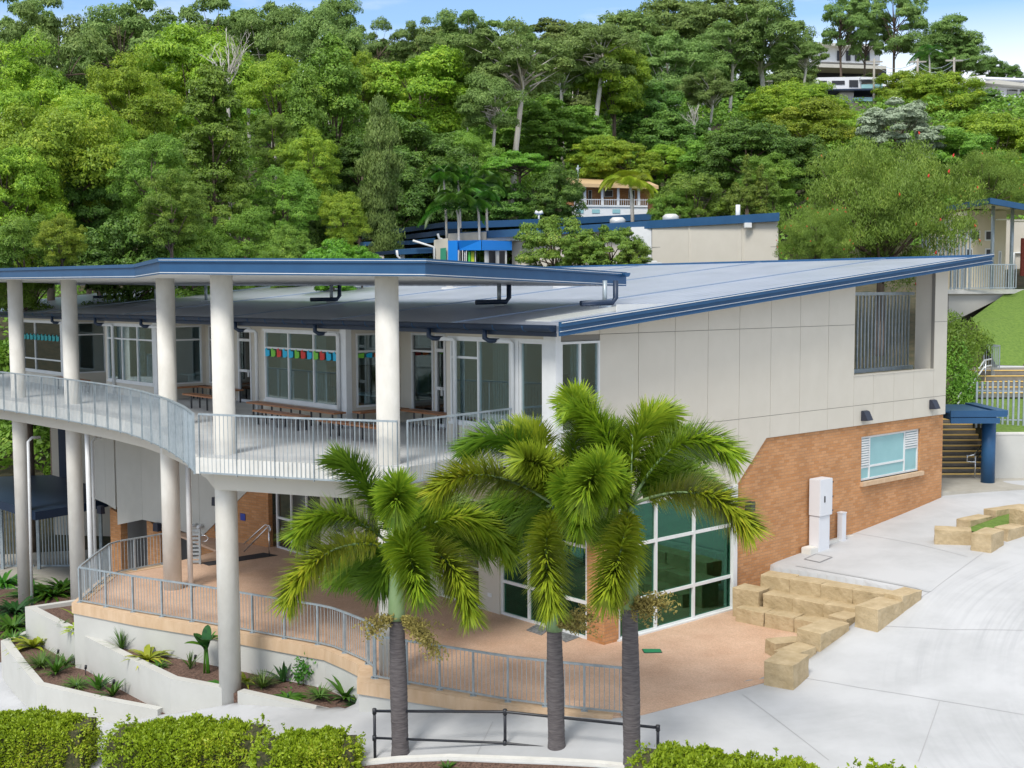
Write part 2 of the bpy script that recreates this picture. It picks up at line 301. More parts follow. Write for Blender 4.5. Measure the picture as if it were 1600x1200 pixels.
# terrace outline (paved level z = 0)
TR_front = [(-12.25, 33.35), (-10.1, 32.05), (-8.25, 31.08), (-6.42, 29.98), (-4.56, 28.9), (-3.98, 28.2), (-3.5, 27.55), (-3.42, 26.42), (-1.72, 25.62), (-1.0, 25.25), (-.28, 24.88), (.52, 24.52), (1.34, 24.24), (2.0, 24.08), (2.62, 24.2)]
TR_right = [(4.03, 25.16), (5.7, 26.35), (6.35, 27.0), (7.6, 28.25), (8.7, 29.3), (9.75, 30.35), (8.9, 31.6), (7.2, 33.3)]
TR_back = [(7.5, 35.5), (0.5, 46), (-8, 47.5), (-13.5, 45), (-9.9, 40.2), (-11.09, 38.15), (-12.45, 36.85)]
TERR = TR_front+TR_right+TR_back
M['drive'] = None
def drivemat():
    m, n, b = nodemat('driveway_concrete'); N = n.nodes; l = n.links.new
    t = N.new('ShaderNodeTexCoord'); z = N.new('ShaderNodeTexNoise'); z.inputs['Scale'].default_value = .5; z.inputs['Detail'].default_value = 9; z.inputs['Roughness'].default_value = .62
    r = N.new('ShaderNodeValToRGB'); r.color_ramp.elements[0].position = .32; r.color_ramp.elements[0].color = (.40, .41, .42, 1); r.color_ramp.elements[1].position = .62; r.color_ramp.elements[1].color = (.50, .51, .525, 1)
    l(t.outputs['Object'], z.inputs['Vector']); l(z.outputs['Fac'], r.inputs[0])
    # tyre scuffs: noise stretched along circles round a turning centre
    s = N.new('ShaderNodeSeparateXYZ'); l(t.outputs['Object'], s.inputs[0])
    def M2(op, a, bb):
        q = N.new('ShaderNodeMath'); q.operation = op
        for i, v in enumerate((a, bb)):
            if isinstance(v, (int, float)): q.inputs[i].default_value = v
            elif v is not None: l(v, q.inputs[i])
        return q.outputs[0]
    last = r.outputs[0]
    for cx, cy, r0, r1, amt, sc in ((21.0, 21.5, 9.6, 14.2, .30, 34), (3.5, 34.5, 9.6, 12.5, .12, 26)):
        dx = M2('SUBTRACT', s.outputs['X'], cx); dy = M2('SUBTRACT', s.outputs['Y'], cy)
        rad = M2('SQRT', M2('ADD', M2('MULTIPLY', dx, dx), M2('MULTIPLY', dy, dy)), None); ang = M2('ARCTAN2', dy, dx)
        cb = N.new('ShaderNodeCombineXYZ'); l(M2('MULTIPLY', rad, sc/6), cb.inputs[0]); l(M2('MULTIPLY', ang, 1.6), cb.inputs[1])
        z2 = N.new('ShaderNodeTexNoise'); z2.inputs['Scale'].default_value = 1.5; z2.inputs['Detail'].default_value = 5; l(cb.outputs[0], z2.inputs['Vector'])
        a = N.new('ShaderNodeMapRange'); a.interpolation_type = 'SMOOTHSTEP'; a.inputs['From Min'].default_value = r0; a.inputs['From Max'].default_value = r0+1.2; l(rad, a.inputs[0])
        b3 = N.new('ShaderNodeMapRange'); b3.interpolation_type = 'SMOOTHSTEP'; b3.inputs['From Min'].default_value = r1; b3.inputs['From Max'].default_value = r1-1.2; l(rad, b3.inputs[0])
        st = N.new('ShaderNodeMapRange'); st.inputs['From Min'].default_value = .44; st.inputs['From Max'].default_value = .72; st.inputs['To Max'].default_value = amt; l(z2.outputs['Fac'], st.inputs[0])
        z3 = N.new('ShaderNodeTexNoise'); z3.inputs['Scale'].default_value = .35; l(t.outputs['Object'], z3.inputs['Vector'])
        g = N.new('ShaderNodeMapRange'); g.inputs['From Min'].default_value = .38; g.inputs['From Max'].default_value = .6; l(z3.outputs['Fac'], g.inputs[0])
        f = M2('MULTIPLY', M2('MULTIPLY', a.outputs[0], b3.outputs[0]), M2('MULTIPLY', st.outputs[0], g.outputs[0]))
        x = N.new('ShaderNodeMixRGB'); x.inputs['Color2'].default_value = (.24, .25, .27, 1); l(f, x.inputs['Fac']); l(last, x.inputs['Color1']); last = x.outputs[0]
    l(last, b.inputs['Base Color']); b.inputs['Roughness'].default_value = .8
    z4 = N.new('ShaderNodeTexNoise'); z4.inputs['Scale'].default_value = 60; l(t.outputs['Object'], z4.inputs['Vector'])
    p = N.new('ShaderNodeBump'); p.inputs['Strength'].default_value = .15; p.inputs['Distance'].default_value = .01; l(z4.outputs['Fac'], p.inputs['Height']); l(p.outputs[0], b.inputs['Normal'])
    return m
M['drive'] = drivemat()
def terracemat():
    m = mat('exposed_aggregate', (.53, .345, .235), (.61, .42, .30), 1.0, .75, .2, 90, blotch=.3, blotch_c=(.46, .285, .19))
    n = m.node_tree; N = n.nodes; l = n.links.new; b = N['Principled BSDF']
    src = b.inputs['Base Color'].links[0].from_socket
    t = N.new('ShaderNodeTexCoord'); v = N.new('ShaderNodeTexVoronoi'); v.inputs['Scale'].default_value = 45; l(t.outputs['Object'], v.inputs['Vector'])
    hs = N.new('ShaderNodeSeparateXYZ'); l(v.outputs['Color'], hs.inputs[0]); mr = N.new('ShaderNodeMapRange'); mr.inputs['To Min'].default_value = .86; mr.inputs['To Max'].default_value = 1.14; l(hs.outputs[0], mr.inputs[0])
    h = N.new('ShaderNodeHueSaturation'); l(mr.outputs[0], h.inputs['Value']); l(src, h.inputs['Color']); l(h.outputs[0], b.inputs['Base Color'])
    return m
M['terrace'] = terracemat()
PW1 = [(-13.95, 37.5), (-16.0, 36.4)]+[tuple(Pz(*p, -.85)[:2]) for p in ((41, 949), (84, 970), (129, 992), (200, 1028), (266, 1060), (351, 1076), (371, 1080), (566, 1125))]+[(-3.6, 28.5), (-12.2, 34), (-12.6, 36.9)]
PW2 = [tuple(Pz(*p, -1.7)[:2]) for p in ((39, 986), (2, 1001), (28, 1035), (57, 1069), (150, 1091), (245, 1108))]+[tuple(Pz(*p, -.85)[:2]) for p in ((250, 1050), (129, 992), (40, 949))]
# driveway and paths: one draped sheet
X = np.arange(-26, 30.01, .2); Y = np.arange(8, 50.01, .2); XX, YY = np.meshgrid(X, Y); ZZ = gz_near(XX, YY)
for j in range(XX.shape[0]):
    for i in range(XX.shape[1]):
        x, y = XX[j, i], YY[j, i]
        if -16 < x < 11 and 23 < y < 49:
            if poly_in(TERR, x, y) and poly_dist(TERR, x, y) > (.34 if y < 27.5 else .10): ZZ[j, i] = min(ZZ[j, i], -.5)
        if -20 < x < -2 and 25 < y < 40:
            if (poly_in(PW1, x, y) and poly_dist(PW1, x, y) > .26) or (poly_in(PW2, x, y) and poly_dist(PW2, x, y) > .26): ZZ[j, i] = min(ZZ[j, i], -3.4)
mb = MB(); nx = len(X)
me = bpy.data.meshes.new('driveway'); me.from_pydata([(XX[j, i], YY[j, i], ZZ[j, i]) for j in range(len(Y)) for i in range(nx)], [], [(j*nx+i, j*nx+i+1, (j+1)*nx+i+1, (j+1)*nx+i) for j in range(len(Y)-1) for i in range(nx-1) if not (XX[j, i] < -15.5 and YY[j, i] > 37) and not (YY[j, i] > 42.0 and XX[j, i] > 12.5)])
me.materials.append(M['drive']); me.polygons.foreach_set('use_smooth', [True]*len(me.polygons))
drive = bpy.data.objects.new('driveway', me); COL.objects.link(drive); tag(drive, kind='structure')
def gzn(x, y): return float(gz_near(x, y))
# far terrain: forested hillside behind the school
far_pts = [(0, 62, 4), (15, 54, 4.5), (22, 62, 7.6), (34, 66, 8.2), (-20, 62, -1), (-14, 56, -2.9), (-34, 66, 0), (-26, 50, -3.2), (-34, 84, 6), (0, 78, 8), (0, 92, 14), (12, 92, 14), (30, 84, 12), (0, 120, 21), (0, 150, 29), (0, 180, 35.5), (50, 180, 36),
  (55, 200, 36), (0, 240, 46), (-40, 120, 20), (-60, 80, 5), (60, 120, 25), (90, 240, 44), (-60, 240, 48), (100, 120, 26), (0, 330, 52), (0, 45, -1), (14, 45, 1.5), (-30, 40, -3.4), (-40, 30, -4), (0, 20, -2), (-20, 10, -4), (30, 20, -.6), (30, 40, 1.2), (17, 45.5, 2), (24, 50, 5.8), (20, 53, 5), (40, 50, 5.5), (-70, 30, -6), (70, 30, 0), (0, -40, -3), (120, 500, 40), (-120, 500, 40)]
gz_far = rbf(far_pts)
gx = np.concatenate([np.arange(-420, -60, 20), np.arange(-60, 80, 2.5), np.arange(80, 460, 20)]); gy = np.concatenate([np.arange(-60, 0, 15), np.arange(0, 120, 2.5), np.arange(120, 260, 6), np.arange(260, 900, 40)])
GX, GY = np.meshgrid(gx, gy); GZ = gz_far(GX, GY)
for j in range(GX.shape[0]):
    for i in range(GX.shape[1]):
        x, y = GX[j, i], GY[j, i]
        if -28 < x < 32 and 5 < y < 54: GZ[j, i] = min(GZ[j, i], (gzn(x, y) if (x > -16 or y < 38) else -2.6)-.45) if (y < 48 or x < -6) and not (x > 17.8 and y > 43) else GZ[j, i]
n = len(gx)
me = bpy.data.meshes.new('ground'); me.from_pydata([(GX[j, i], GY[j, i], GZ[j, i]) for j in range(len(gy)) for i in range(n)], [], [(j*n+i, j*n+i+1, (j+1)*n+i+1, (j+1)*n+i) for j in range(len(gy)-1) for i in range(n-1)])
me.materials.append(M['dirt']); me.polygons.foreach_set('use_smooth', [True]*len(me.polygons))
ground = bpy.data.objects.new('ground', me); COL.objects.link(ground); tag(ground, kind='structure')
def hz(x, y): return float(gz_far(x, y))
# paved terrace with its tan edge band and rendered retaining wall
mb = MB(); mb.prism(TERR[::-1] if False else TERR, -.06, .012); terr = mb.build('terrace', M['terrace']); tag(terr, kind='structure')
def offset_line(pts, d):
    out = []
    for i, p in enumerate(pts):
        a = np.array(pts[max(i-1, 0)][:2]); b = np.array(pts[min(i+1, len(pts)-1)][:2]); t = (b-a)/np.linalg.norm(b-a); nn = np.array([t[1], -t[0]])
        if 0 < i < len(pts)-1:
            t1 = (np.array(p[:2])-a); t1 = t1/np.linalg.norm(t1); n1 = np.array([t1[1], -t1[0]]); k = 1/max(.6, float(nn@n1))
        else: k = 1
        out.append(tuple(np.array(p[:2])+nn*d*k))
    return out
def wall_strip(pts, d0, d1, z0, z1, mb=None):     # wall following a plan line, between offsets d0 (inner) and d1 (outer side)
    mb = mb or MB(); A = offset_line(pts, d0); B = offset_line(pts, d1)
    f0 = z0 if callable(z0) else (lambda x, y: z0); f1 = z1 if callable(z1) else (lambda x, y: z1)
    for i in range(len(pts)-1):
        q = [A[i], B[i], B[i+1], A[i+1]]
        lo = [Vector((*c, f0(*c))) for c in q]; hi = [Vector((*c, f1(*c))) for c in q]
        mb.face(hi); mb.face(lo[::-1]); mb.face([lo[1], lo[2], hi[2], hi[1]]); mb.face([lo[3], lo[0], hi[0], hi[3]])
        if i == 0: mb.face([lo[0], lo[1], hi[1], hi[0]])
        if i == len(pts)-2: mb.face([lo[2], lo[3], hi[3], hi[2]])
    return mb
rw = thing('retaining_wall', 'cream rendered retaining wall with tan top band holding up the salmon terrace', 'retaining wall', (-3.4, 26.4, -.7))
frontline = TR_front[:-1]
leftline = [TERR[-1], (-12.4, 34.6), TR_front[0]]
full = [(-11.09, 38.2), TERR[-1]]+TR_front[:-1]
wall_strip(full, -.28, .06, -.26, .03).build('coping', M['coping'], rw)
wall_strip(full, -.25, .015, -3.2, -.26).build('wall', M['render'], rw)
# driveway joints: thin saw cuts lying on the slab
def drape(pxs, w=.014, lift=.006):
    mb = MB(); P = []
    for (x, y) in pxs:
        z = 0
        for _ in range(25): q = Pz(x, y, z); z = gzn(q.x, q.y)
        P.append(q)
    for a, b in zip(P[:-1], P[1:]):
        n = max(2, int((b-a).length/.3)); pts = []
        for k in range(n+1):
            q = a.lerp(b, k/n); pts.append(Vector((q.x, q.y, 0)))
        d = (pts[-1]-pts[0]).normalized(); sd = Vector((-d.y, d.x, 0))*w/2
        for p, q in zip(pts[:-1], pts[1:]):
            c = [p-sd, q-sd, q+sd, p+sd]
            mb.face([Vector((v.x, v.y, gzn(v.x, v.y)+lift)) for v in c])
    return mb
M['joint'] = mat('saw_cut', (.36, .36, .37), rough=.9)
for pts in ([(1160, 1085), (1295, 1188)], [(1246, 1058), (1345, 1075), (1470, 1095), (1600, 1117)], [(1468, 1096), (1435, 1190)], [(1368, 978), (1480, 984), (1600, 985)], [(1455, 924), (1375, 976)], [(1455, 924), (1535, 865)], [(1330, 832), (1440, 852), (1512, 870)], [(1205, 1063), (1246, 1058)], [(770, 1128), (740, 1190)]):
    tag(drape(pts).build('driveway', M['joint']), kind='structure')
# trench drain on the upper landing, access cover
tag(drape([(1245, 884), (1350, 903), (1452, 925)], .10, .012).build('path', mat('trench_grate', (.42, .43, .44), rough=.6)), kind='structure')
ac = MB()
q = [(1257, 874), (1275, 866), (1300, 871), (1281, 879)]
def gp(x, y, it=25):
    z = 0
    for _ in range(it): p = Pz(x, y, z); z = gzn(p.x, p.y)
    return Vector((p.x, p.y, z))
tg = thing('access_cover', 'square grey access cover in the landing at the foot of the white cabinet', 'access cover', gp(1278, 872))
drape([(1257, 874), (1275, 866), (1300, 871), (1281, 879), (1257, 874)], .05, .012).build('frame', mat('cover_frame', (.25, .25, .26), rough=.6), tg)
c = [gp(*p) for p in q]; ac.face([p+Vector((0, 0, .01)) for p in c]); ac.build('lid', mat('cover_lid', (.46, .47, .48), rough=.7), tg)
# soil beds
W1 = [Pz(*p, -.85) for p in ((135, 934), (39, 948), (84, 970), (129, 992), (200, 1028), (266, 1060), (351, 1076), (371, 1080), (568, 1125))]
W2 = [Pz(*p, -1.7) for p in ((39, 986), (1, 1001), (28, 1035), (56, 1069), (150, 1091), (246, 1109))]
w1 = [(p.x, p.y) for p in W1]; w2 = [(p.x, p.y) for p in W2]
w1s = offset_line(w1, -.12); w2s = offset_line(w2, -.12)
mb = MB(); mb.prism(w1s+[(-3.75, 27.9), (-3.9, 28.3), (-4.6, 29.1), (-6.4, 30.2), (-8.3, 31.3), (-10.1, 32.3), (-12.2, 33.6), (-12.6, 36.9)], -1.4, lambda x, y: -.97+.0*x)
tag(mb.build('garden_bed', M['mulch']), kind='structure')
mb = MB(); mb.prism(w2s+[w1s[5], w1s[4], w1s[3], w1s[2], w1s[1]], -2.4, -1.82); tag(mb.build('garden_bed', M['mulch']), kind='structure')
mb = MB(); mb.prism([(-24, 38), (-16.5, 36.6), (-13.2, 37.4), (-13.5, 45.5), (-15.5, 47.0), (-24, 46.5)], -4, lambda x, y: -3.0+.02*(y-40)); tag(mb.build('garden_bed', M['mulch']), kind='structure')
mb = MB(); mb.prism([(-26, 46.3), (-15.5, 46.8), (-13.2, 45.0), (-8, 46), (-9, 60), (-27, 60)], -3.6, -2.93); tag(mb.build('path', M['olivecon']), kind='structure')
# planter walls
def planter(name, pts, label, z1, zb, split=None):
    t = thing('planter_wall', label, 'planter wall', (pts[1][0], pts[1][1], zb))
    wall_strip(pts, -.22, .0, zb, z1).build('wall', M['render'], t); return t
planter('w', w1[:7], 'long cream rendered planter wall stepping down left of the front round column', -.85, -3.2)
planter('w', w1[7:], 'short cream rendered planter wall between the front round column and the terrace wall', -.85, -2.6)
planter('w', w2, 'lower cream rendered planter wall in front at the left edge behind the hedge', -1.7, -3.6)
# kerb and palm bed in the foreground
kp = [gp(x, y) for x, y in ((560, 1196), (620, 1190), (700, 1187), (780, 1190), (860, 1193), (930, 1197), (990, 1203))]
kb = MB()
wall_strip([(p.x, p.y) for p in kp], -.12, .0, lambda x, y: gzn(x, y)-.2, lambda x, y: gzn(x, y)+.06, kb); tag(kb.build('kerb', M['conc_edge']), kind='structure')
bed = [(p.x, p.y-.14) for p in kp][::-1]
mb = MB(); mb.prism([(p[0], p[1]) for p in bed]+[(-3.9, 20.5), (3.2, 20.0)], lambda x, y: gzn(x, y)-.3, lambda x, y: gzn(x, y)+.045)
tag(mb.build('garden_bed', M['mulch']), kind='structure')
# green pit lid on the terrace
t = thing('pit_lid', 'small green rectangular pit lid set in the salmon terrace right of the third palm', 'pit lid', Pz(1019, 1018, .012))
c = [Pz(*p, .012) for p in ((1004, 1015), (1031, 1015), (1034, 1020), (1007, 1020.5))]
mb = MB(); mb.face([p+Vector((0, 0, .02)) for p in c][::-1]); [mb.face([c[i], c[(i+1) % 4], c[(i+1) % 4]+Vector((0, 0, .02)), c[i]+Vector((0, 0, .02))]) for i in range(4)]
mb.build('lid', M['pit'], t)
mb = MB()
for i in range(4): mb.seg(c[i]+Vector((0, 0, .012)), c[(i+1) % 4]+Vector((0, 0, .012)), .03, .02)
mb.build('rim', M['black'], t)
# ================================================================ SANDSTONE BLOCKS
def block(c, dr, ln, dp, z0, z1, label, seed):
    r = np.random.default_rng(seed); dr = np.array(dr)/np.linalg.norm(dr); nn = np.array([-dr[1], dr[0]])
    import bmesh
    bm = bmesh.new(); bmesh.ops.create_cube(bm, size=1)
    for v in bm.verts:
        v.co.x *= ln; v.co.y *= dp; v.co.z = z0 if v.co.z < 0 else z1
        v.co.x += r.uniform(-.012, .012); v.co.y += r.uniform(-.018, .018); v.co.z += r.uniform(-.012, .012)
    bmesh.ops.bevel(bm, geom=list(bm.edges), offset=.012, segments=1, affect='EDGES')
    bmesh.ops.subdivide_edges(bm, edges=list(bm.edges), cuts=2, use_grid_fill=True)
    for v in bm.verts:
        a = v.co; v.co += Vector((math.sin(a.x*7+seed)+math.sin(a.z*17+seed*2), math.sin(a.x*9+a.z*11+seed), math.sin(a.x*6+seed*3+a.y*8)))*.006
    me = bpy.data.meshes.new('sandstone_block'); bm.to_mesh(me); bm.free(); me.materials.append(M['sand'])
    o = bpy.data.objects.new('sandstone_block', me); COL.objects.link(o)
    o.location = (c[0], c[1], 0); o.rotation_euler.z = math.atan2(dr[1], dr[0])
    tag(o, label, 'stone block', 'sandstone blocks forming the steps and edging')
    return o
a = Pz(1188, 897, 1.1); b = Pz(1384, 929, 1.1); a = np.array([a.x, a.y]); b = np.array([b.x, b.y]); rd = (b-a)/np.linalg.norm(b-a); rn = np.array([rd[1], -rd[0]])   # rn: towards the terrace
if rn[1] > 0: rn = -rn
k = 1
LN = np.linalg.norm(b-a)
for i in range(4):
    c = a+rd*(LN*(i+.5)/4)-rn*.27
    block(c, rd, LN/4-.006, .56, .45, 1.10, ['first block from the brick wall in the top row of sandstone steps', 'second block from the brick wall in the top row of sandstone steps', 'third block from the brick wall in the top row of sandstone steps', 'fourth block from the brick wall in the top row of sandstone steps'][i], k); k += 1
for i in range(3):
    c = a+rd*(.35+(i+.5)*LN*.245)+rn*.24
    block(c, rd, LN*.245-.006, .52, .15, .74, ['first block from the brick wall in the middle row of sandstone steps', 'second block from the brick wall in the middle row of sandstone steps', 'third block from the brick wall in the middle row of sandstone steps'][i], k); k += 1
for i in range(3):
    c = a+rd*(-.15+(i+.5)*LN*.24)+rn*.76
    block(c, rd, LN*.24-.006, .54, -.1, .38, ['first block from the glass doors in the bottom row of sandstone steps', 'second block from the glass doors in the bottom row of sandstone steps', 'third block from the glass doors in the bottom row of sandstone steps'][i], k); k += 1
block(a+rd*(-.1)+rn*.30, rd, .75, .62, -.1, .78, 'tall sandstone block standing against the brick wall beside the glass doors', k); k += 1
def pblock(x, y, z, dr, ln, dp, z0, lab):
    global k
    p = Pz(x, y, z); block((p.x, p.y), dr, ln, dp, z0, z, lab, k+20); k += 1
dg = np.array([.72, .69])
pblock(1411, 924, 1.22, dg, .95, .5, .5, 'low end sandstone block at the top right corner of the steps, next to the drain')
pblock(1375, 941, 1.12, dg, 1.25, .62, .2, 'large sandstone block at the right end of the steps beside the driveway')
pblock(1322, 960, .66, dg, .8, .5, -.1, 'small sandstone block wedged between two larger ones below the steps')
pblock(1286, 977, .72, dg, 1.25, .62, -.1, 'large wedge shaped sandstone block halfway down the driveway edging')
pblock(1226, 999, .36, (.9, .3), .8, .45, -.1, 'low rough sandstone block on the terrace behind the driveway edging')
pblock(1243, 1013, .42, dg, .95, .5, -.1, 'low slanting sandstone block second from the bottom of the driveway edging')
pblock(1229, 1027, .55, (.55, .82), .95, .68, -.2, 'lowest sandstone block at the terrace corner where edging meets driveway')
# small garden of blocks further right
def gblock(x, y, h, dr, ln, dp, lab):
    global k
    g = gp(x, y); block((g.x, g.y), dr, ln, dp, g.z-.2, g.z+h, lab, k+40); k += 1
gblock(1489, 848, .42, (.95, -.32), 1.0, .5, 'front left sandstone block of the small grass bed on the landing')
gblock(1543, 856, .48, (.66, .75), 1.0, .55, 'sandstone block at the near corner of the small grass bed')
gblock(1522, 824, .30, (.78, .62), 1.2, .45, 'flat sandstone block on the left side of the small grass bed')
gblock(1575, 806, .28, (.85, .52), 1.7, .45, 'long flat sandstone block at the back of the small grass bed')
gblock(1577, 840, .34, (.8, .6), .9, .45, 'rough sandstone block between the corner block and the right edge of photo')
gblock(1604, 826, .62, (.8, .6), .9, .6, 'tall sandstone block cut off by the right edge of the photo')
g = [gp(*p) for p in ((1505, 835), (1550, 846), (1640, 815), (1660, 790), (1560, 815))]
mb = MB(); mb.face([p+Vector((0, 0, .16)) for p in g]); tag(mb.build('lawn', M['turf']), kind='structure')
# ================================================================ MAIN BUILDING
bld = thing('school_building', 'two storey school building with pale panel walls, orange brick base and skillion roof', 'building', (*(A0), 0))
def cells(mb, sc, zc, t0, t1, skip, horiz='s', fixed=0):
    """a wall built of cells between cuts; axis 's' (along U at t=fixed) or 't' (along V at s=fixed)"""
    for i in range(len(sc)-1):
        for j in range(len(zc)-1):
            cx, cz = (sc[i]+sc[i+1])/2, (zc[j]+zc[j+1])/2
            if any(a < cx < b and c < cz < d for a, b, c, d in skip): continue
            if horiz == 's': mb.bx(sc[i], sc[i+1], fixed+t0, fixed+t1, zc[j], zc[j+1])
            else: mb.bx(fixed+t0, fixed+t1, sc[i], sc[i+1], zc[j], zc[j+1])
    return mb
def wallcut(mb, s0, s1, z0, z1, holes, t0, t1, horiz, fixed):
    sc = sorted(set([s0, s1]+[v for h in holes for v in h[:2] if s0 < v < s1])); zc = sorted(set([z0, z1]+[v for h in holes for v in h[2:] if z0 < v < z1]))
    return cells(mb, sc, zc, t0, t1, holes, horiz, fixed)
def window(horiz, fixed, s0, s1, z0, z1, muls=(), trans=(), glass='glass', d0=-.02, d1=.08, fw=.055, parent=None, name='window', sub_trans=None, m='white'):
    """framed window: frame with mullions and transoms, one glass pane object"""
    mb = MB(); P = mb.bx if horiz == 's' else None
    def b(a, c, e, f, da=d0, db=d1):
        if horiz == 's': mb.bx(a, c, fixed+da, fixed+db, e, f)
        else: mb.bx(fixed+da, fixed+db, a, c, e, f)
    b(s0, s1, z0, z0+fw); b(s0, s1, z1-fw, z1); b(s0, s0+fw, z0+fw, z1-fw); b(s1-fw, s1, z0+fw, z1-fw)
    for q in muls: b(q-fw/2, q+fw/2, z0+fw, z1-fw, d0+.002, d1-.004)
    for q in trans:
        if isinstance(q, tuple): b(max(q[1], s0+fw), min(q[2], s1-fw), q[0]-fw/2, q[0]+fw/2, d0+.006, d1-.008)
        else: b(s0+fw, s1-fw, q-fw/2, q+fw/2, d0+.006, d1-.008)
    o = mb.build(name, M[m], parent or bld); sub(o, parent or bld)
    g = MB(); dm = (d0+d1)/2
    if horiz == 's': g.bx(s0+fw*.5, s1-fw*.5, fixed+dm, fixed+dm+.006, z0+fw*.5, z1-fw*.5)
    else: g.bx(fixed+dm, fixed+dm+.006, s0+fw*.5, s1-fw*.5, z0+fw*.5, z1-fw*.5)
    g.build('pane', M[glass], o)
    return o
RZ = lambda s: 7.66+(s+.41)*.0948          # underside of the roof fascia along the slope
# --- right facade, upper storey: cement sheets with open joints on a dark backing
back = MB()
SC = [0, .14, 1.45, 2.81, 4.17, 5.47, 6.78, 8.0, 8.16, 9.52, 10.9, 12.25, 13.3, 14.45, 15.6, 16.81, 17.6]
def clipz(poly, zf, keep_below):     # poly list of (s,z); keep part below/above z=zf(s), zf linear
    out = []; n = len(poly)
    for i in range(n):
        a = poly[i]; b = poly[(i+1) % n]; da = a[1]-zf(a[0]); db = b[1]-zf(b[0])
        if keep_below: da, db = -da, -db
        if da >= 0: out.append(a)
        if (da > 0 > db) or (da < 0 < db): t = da/(da-db); out.append((a[0]+(b[0]-a[0])*t, a[1]+(b[1]-a[1])*t))
    return out
def sheet(mb, poly, t0, t1):
    if len(poly) < 3: return
    A = [Bp(s, t0, z) for s, z in poly]; B = [Bp(s, t1, z) for s, z in poly]
    mb.face(A); mb.face(B[::-1]); n = len(A)
    for i in range(n): j = (i+1) % n; mb.face([A[i], B[i], B[j], A[j]])
cl = MB(); g = .007
chf = lambda s: 3.4+(s-6.72)*(4.57-3.4)/(8.0-6.72)
for i in range(len(SC)-1):
    s0, s1 = SC[i]+(g if SC[i] != 8.0 else -.0005), SC[i+1]-(g if SC[i+1] != 8.0 else 0)
    opening = 12.2 < (s0+s1)/2 < 16.81
    for z0, z1 in ((3.2, 5.18), (5.18, 7.6), (7.6, 10.5)):
        if i == 0 and z0 > 4: continue
        z0 += g; z1 -= g
        if opening and z0 > 7: continue
        if opening: z1 = min(z1, 6.06)
        if i == 1 and z0 > 5: 
            if z0 < 7: continue
        p = [(s0, z0), (s1, z0), (s1, z1), (s0, z1)]
        if i == 1 and z0 < 5: p = [(s0, z0), (s1, z0), (s1, 5.33-.02), (s0, 5.33-.02)]
        p = clipz(p, lambda s: RZ(s), True)
        if z0 < 4.6:
            if s1 <= 6.72: p = clipz(p, lambda s: 3.4, False)
            elif s0 >= 7.99: p = clipz(p, lambda s: 4.57, False)
            else:
                p = clipz(p, chf, False); 
                if s0 > 7: p = clipz(p, lambda s: 4.57 if False else 4.57+(s-8.0)*0, False) if s0 >= 8 else p
                p = clipz(p, lambda s: 3.4, False)
        sheet(cl, p, -.0, .014)
# the sheet over the chamfer's end: trim so nothing of it hangs below the brick line right of s = 8
cl.build('cladding', M['clad'], bld)
bk = MB()
for (s0, s1, z0, z1) in ((1.45, 12.25, 4.57, 7.7), (.0, 1.45, 3.42, 5.3), (1.45, 6.72, 3.42, 4.57), (12.25, 16.81, 4.57, 6.04), (16.81, 17.58, 4.57, 9.2)):
    bk.bx(s0, s1, .0145, .12, z0, z1)
pts = [(1.45, 7.7), (12.25, 7.7), (12.25, RZ(12.25)-.02), (1.45, RZ(1.45)-.02)]; sheet(bk, pts, .0145, .12)
pts = [(0, 7.46), (1.45, 7.46), (1.45, RZ(1.45)-.02), (0, RZ(0)-.02)]; sheet(bk, pts, .0145, .12)
bk.build('wall_backing', M['clad_dark'], bld)
# pier and balustrade wall of the end verandah, seen through the opening
pr = MB(); pr.bx(16.83, 17.58, .122, .70, 1.5, 9.25); pr.bx(12.27, 16.82, .122, .24, 4.5, 6.05); pr.bx(12.1, 12.24, .122, 5.5, 4.5, 8.8)
pr.bx(12.2, 16.83, -.015, .26, 6.06, 6.09)
pr.build('pier', M['clad'], bld)
fl = MB(); fl.bx(12.3, 17.5, .25, 9, 4.55, 4.85); fl.build('verandah_floor', M['navydark'], bld)
sc_ = thing('louvre_screen', 'vertical steel louvre screen standing in the upper verandah opening', 'screen', Bp(14, .9, 5))
s_ = MB()
for q in np.arange(11.9, 17.3, .20): s_.bx(q, q+.055, 1.1, 1.14, 6.15, 8.45)
s_.build('louvre', M['galv'], sc_)
s_ = MB(); s_.bx(11.8, 17.4, 1.08, 1.24, 6.02, 6.14); s_.bx(11.8, 17.4, 1.08, 1.24, 8.46, 8.56); s_.build('frame', M['galv'], sc_)
# lower brick wall with its window
br = MB()
wallcut(br, 6.72, 17.55, -.6, 4.56, [(12.78, 16.16, 2.83, 4.2)], .05, .30, 's', 0)
br.bx(17.25, 17.55, .31, 6, -.6, 4.56)
br.bx(12.78, 16.16, .25, .27, 2.83, 4.2)
br.build('brick_wall', M['brick'], bld)
sl = MB(); sl.bx(12.72, 16.25, -.06, .20, 2.70, 2.83); sl.build('sill', M['coping'], bld)
wo = window('s', .12, 12.79, 16.15, 2.84, 4.19, muls=(13.35, 15.35), trans=((3.25, 12.85, 15.35), (3.62, 15.37, 16.1)), glass='frost', d0=0, d1=.07, fw=.06)
lv = MB()
for z in np.arange(3.31, 4.12, .075): lv.bx(12.87, 13.31, .10, .15, z, z+.05)
for z in np.arange(3.68, 4.12, .075): lv.bx(15.39, 16.08, .10, .15, z, z+.05)
lv.build('louvre', M['white'], wo)
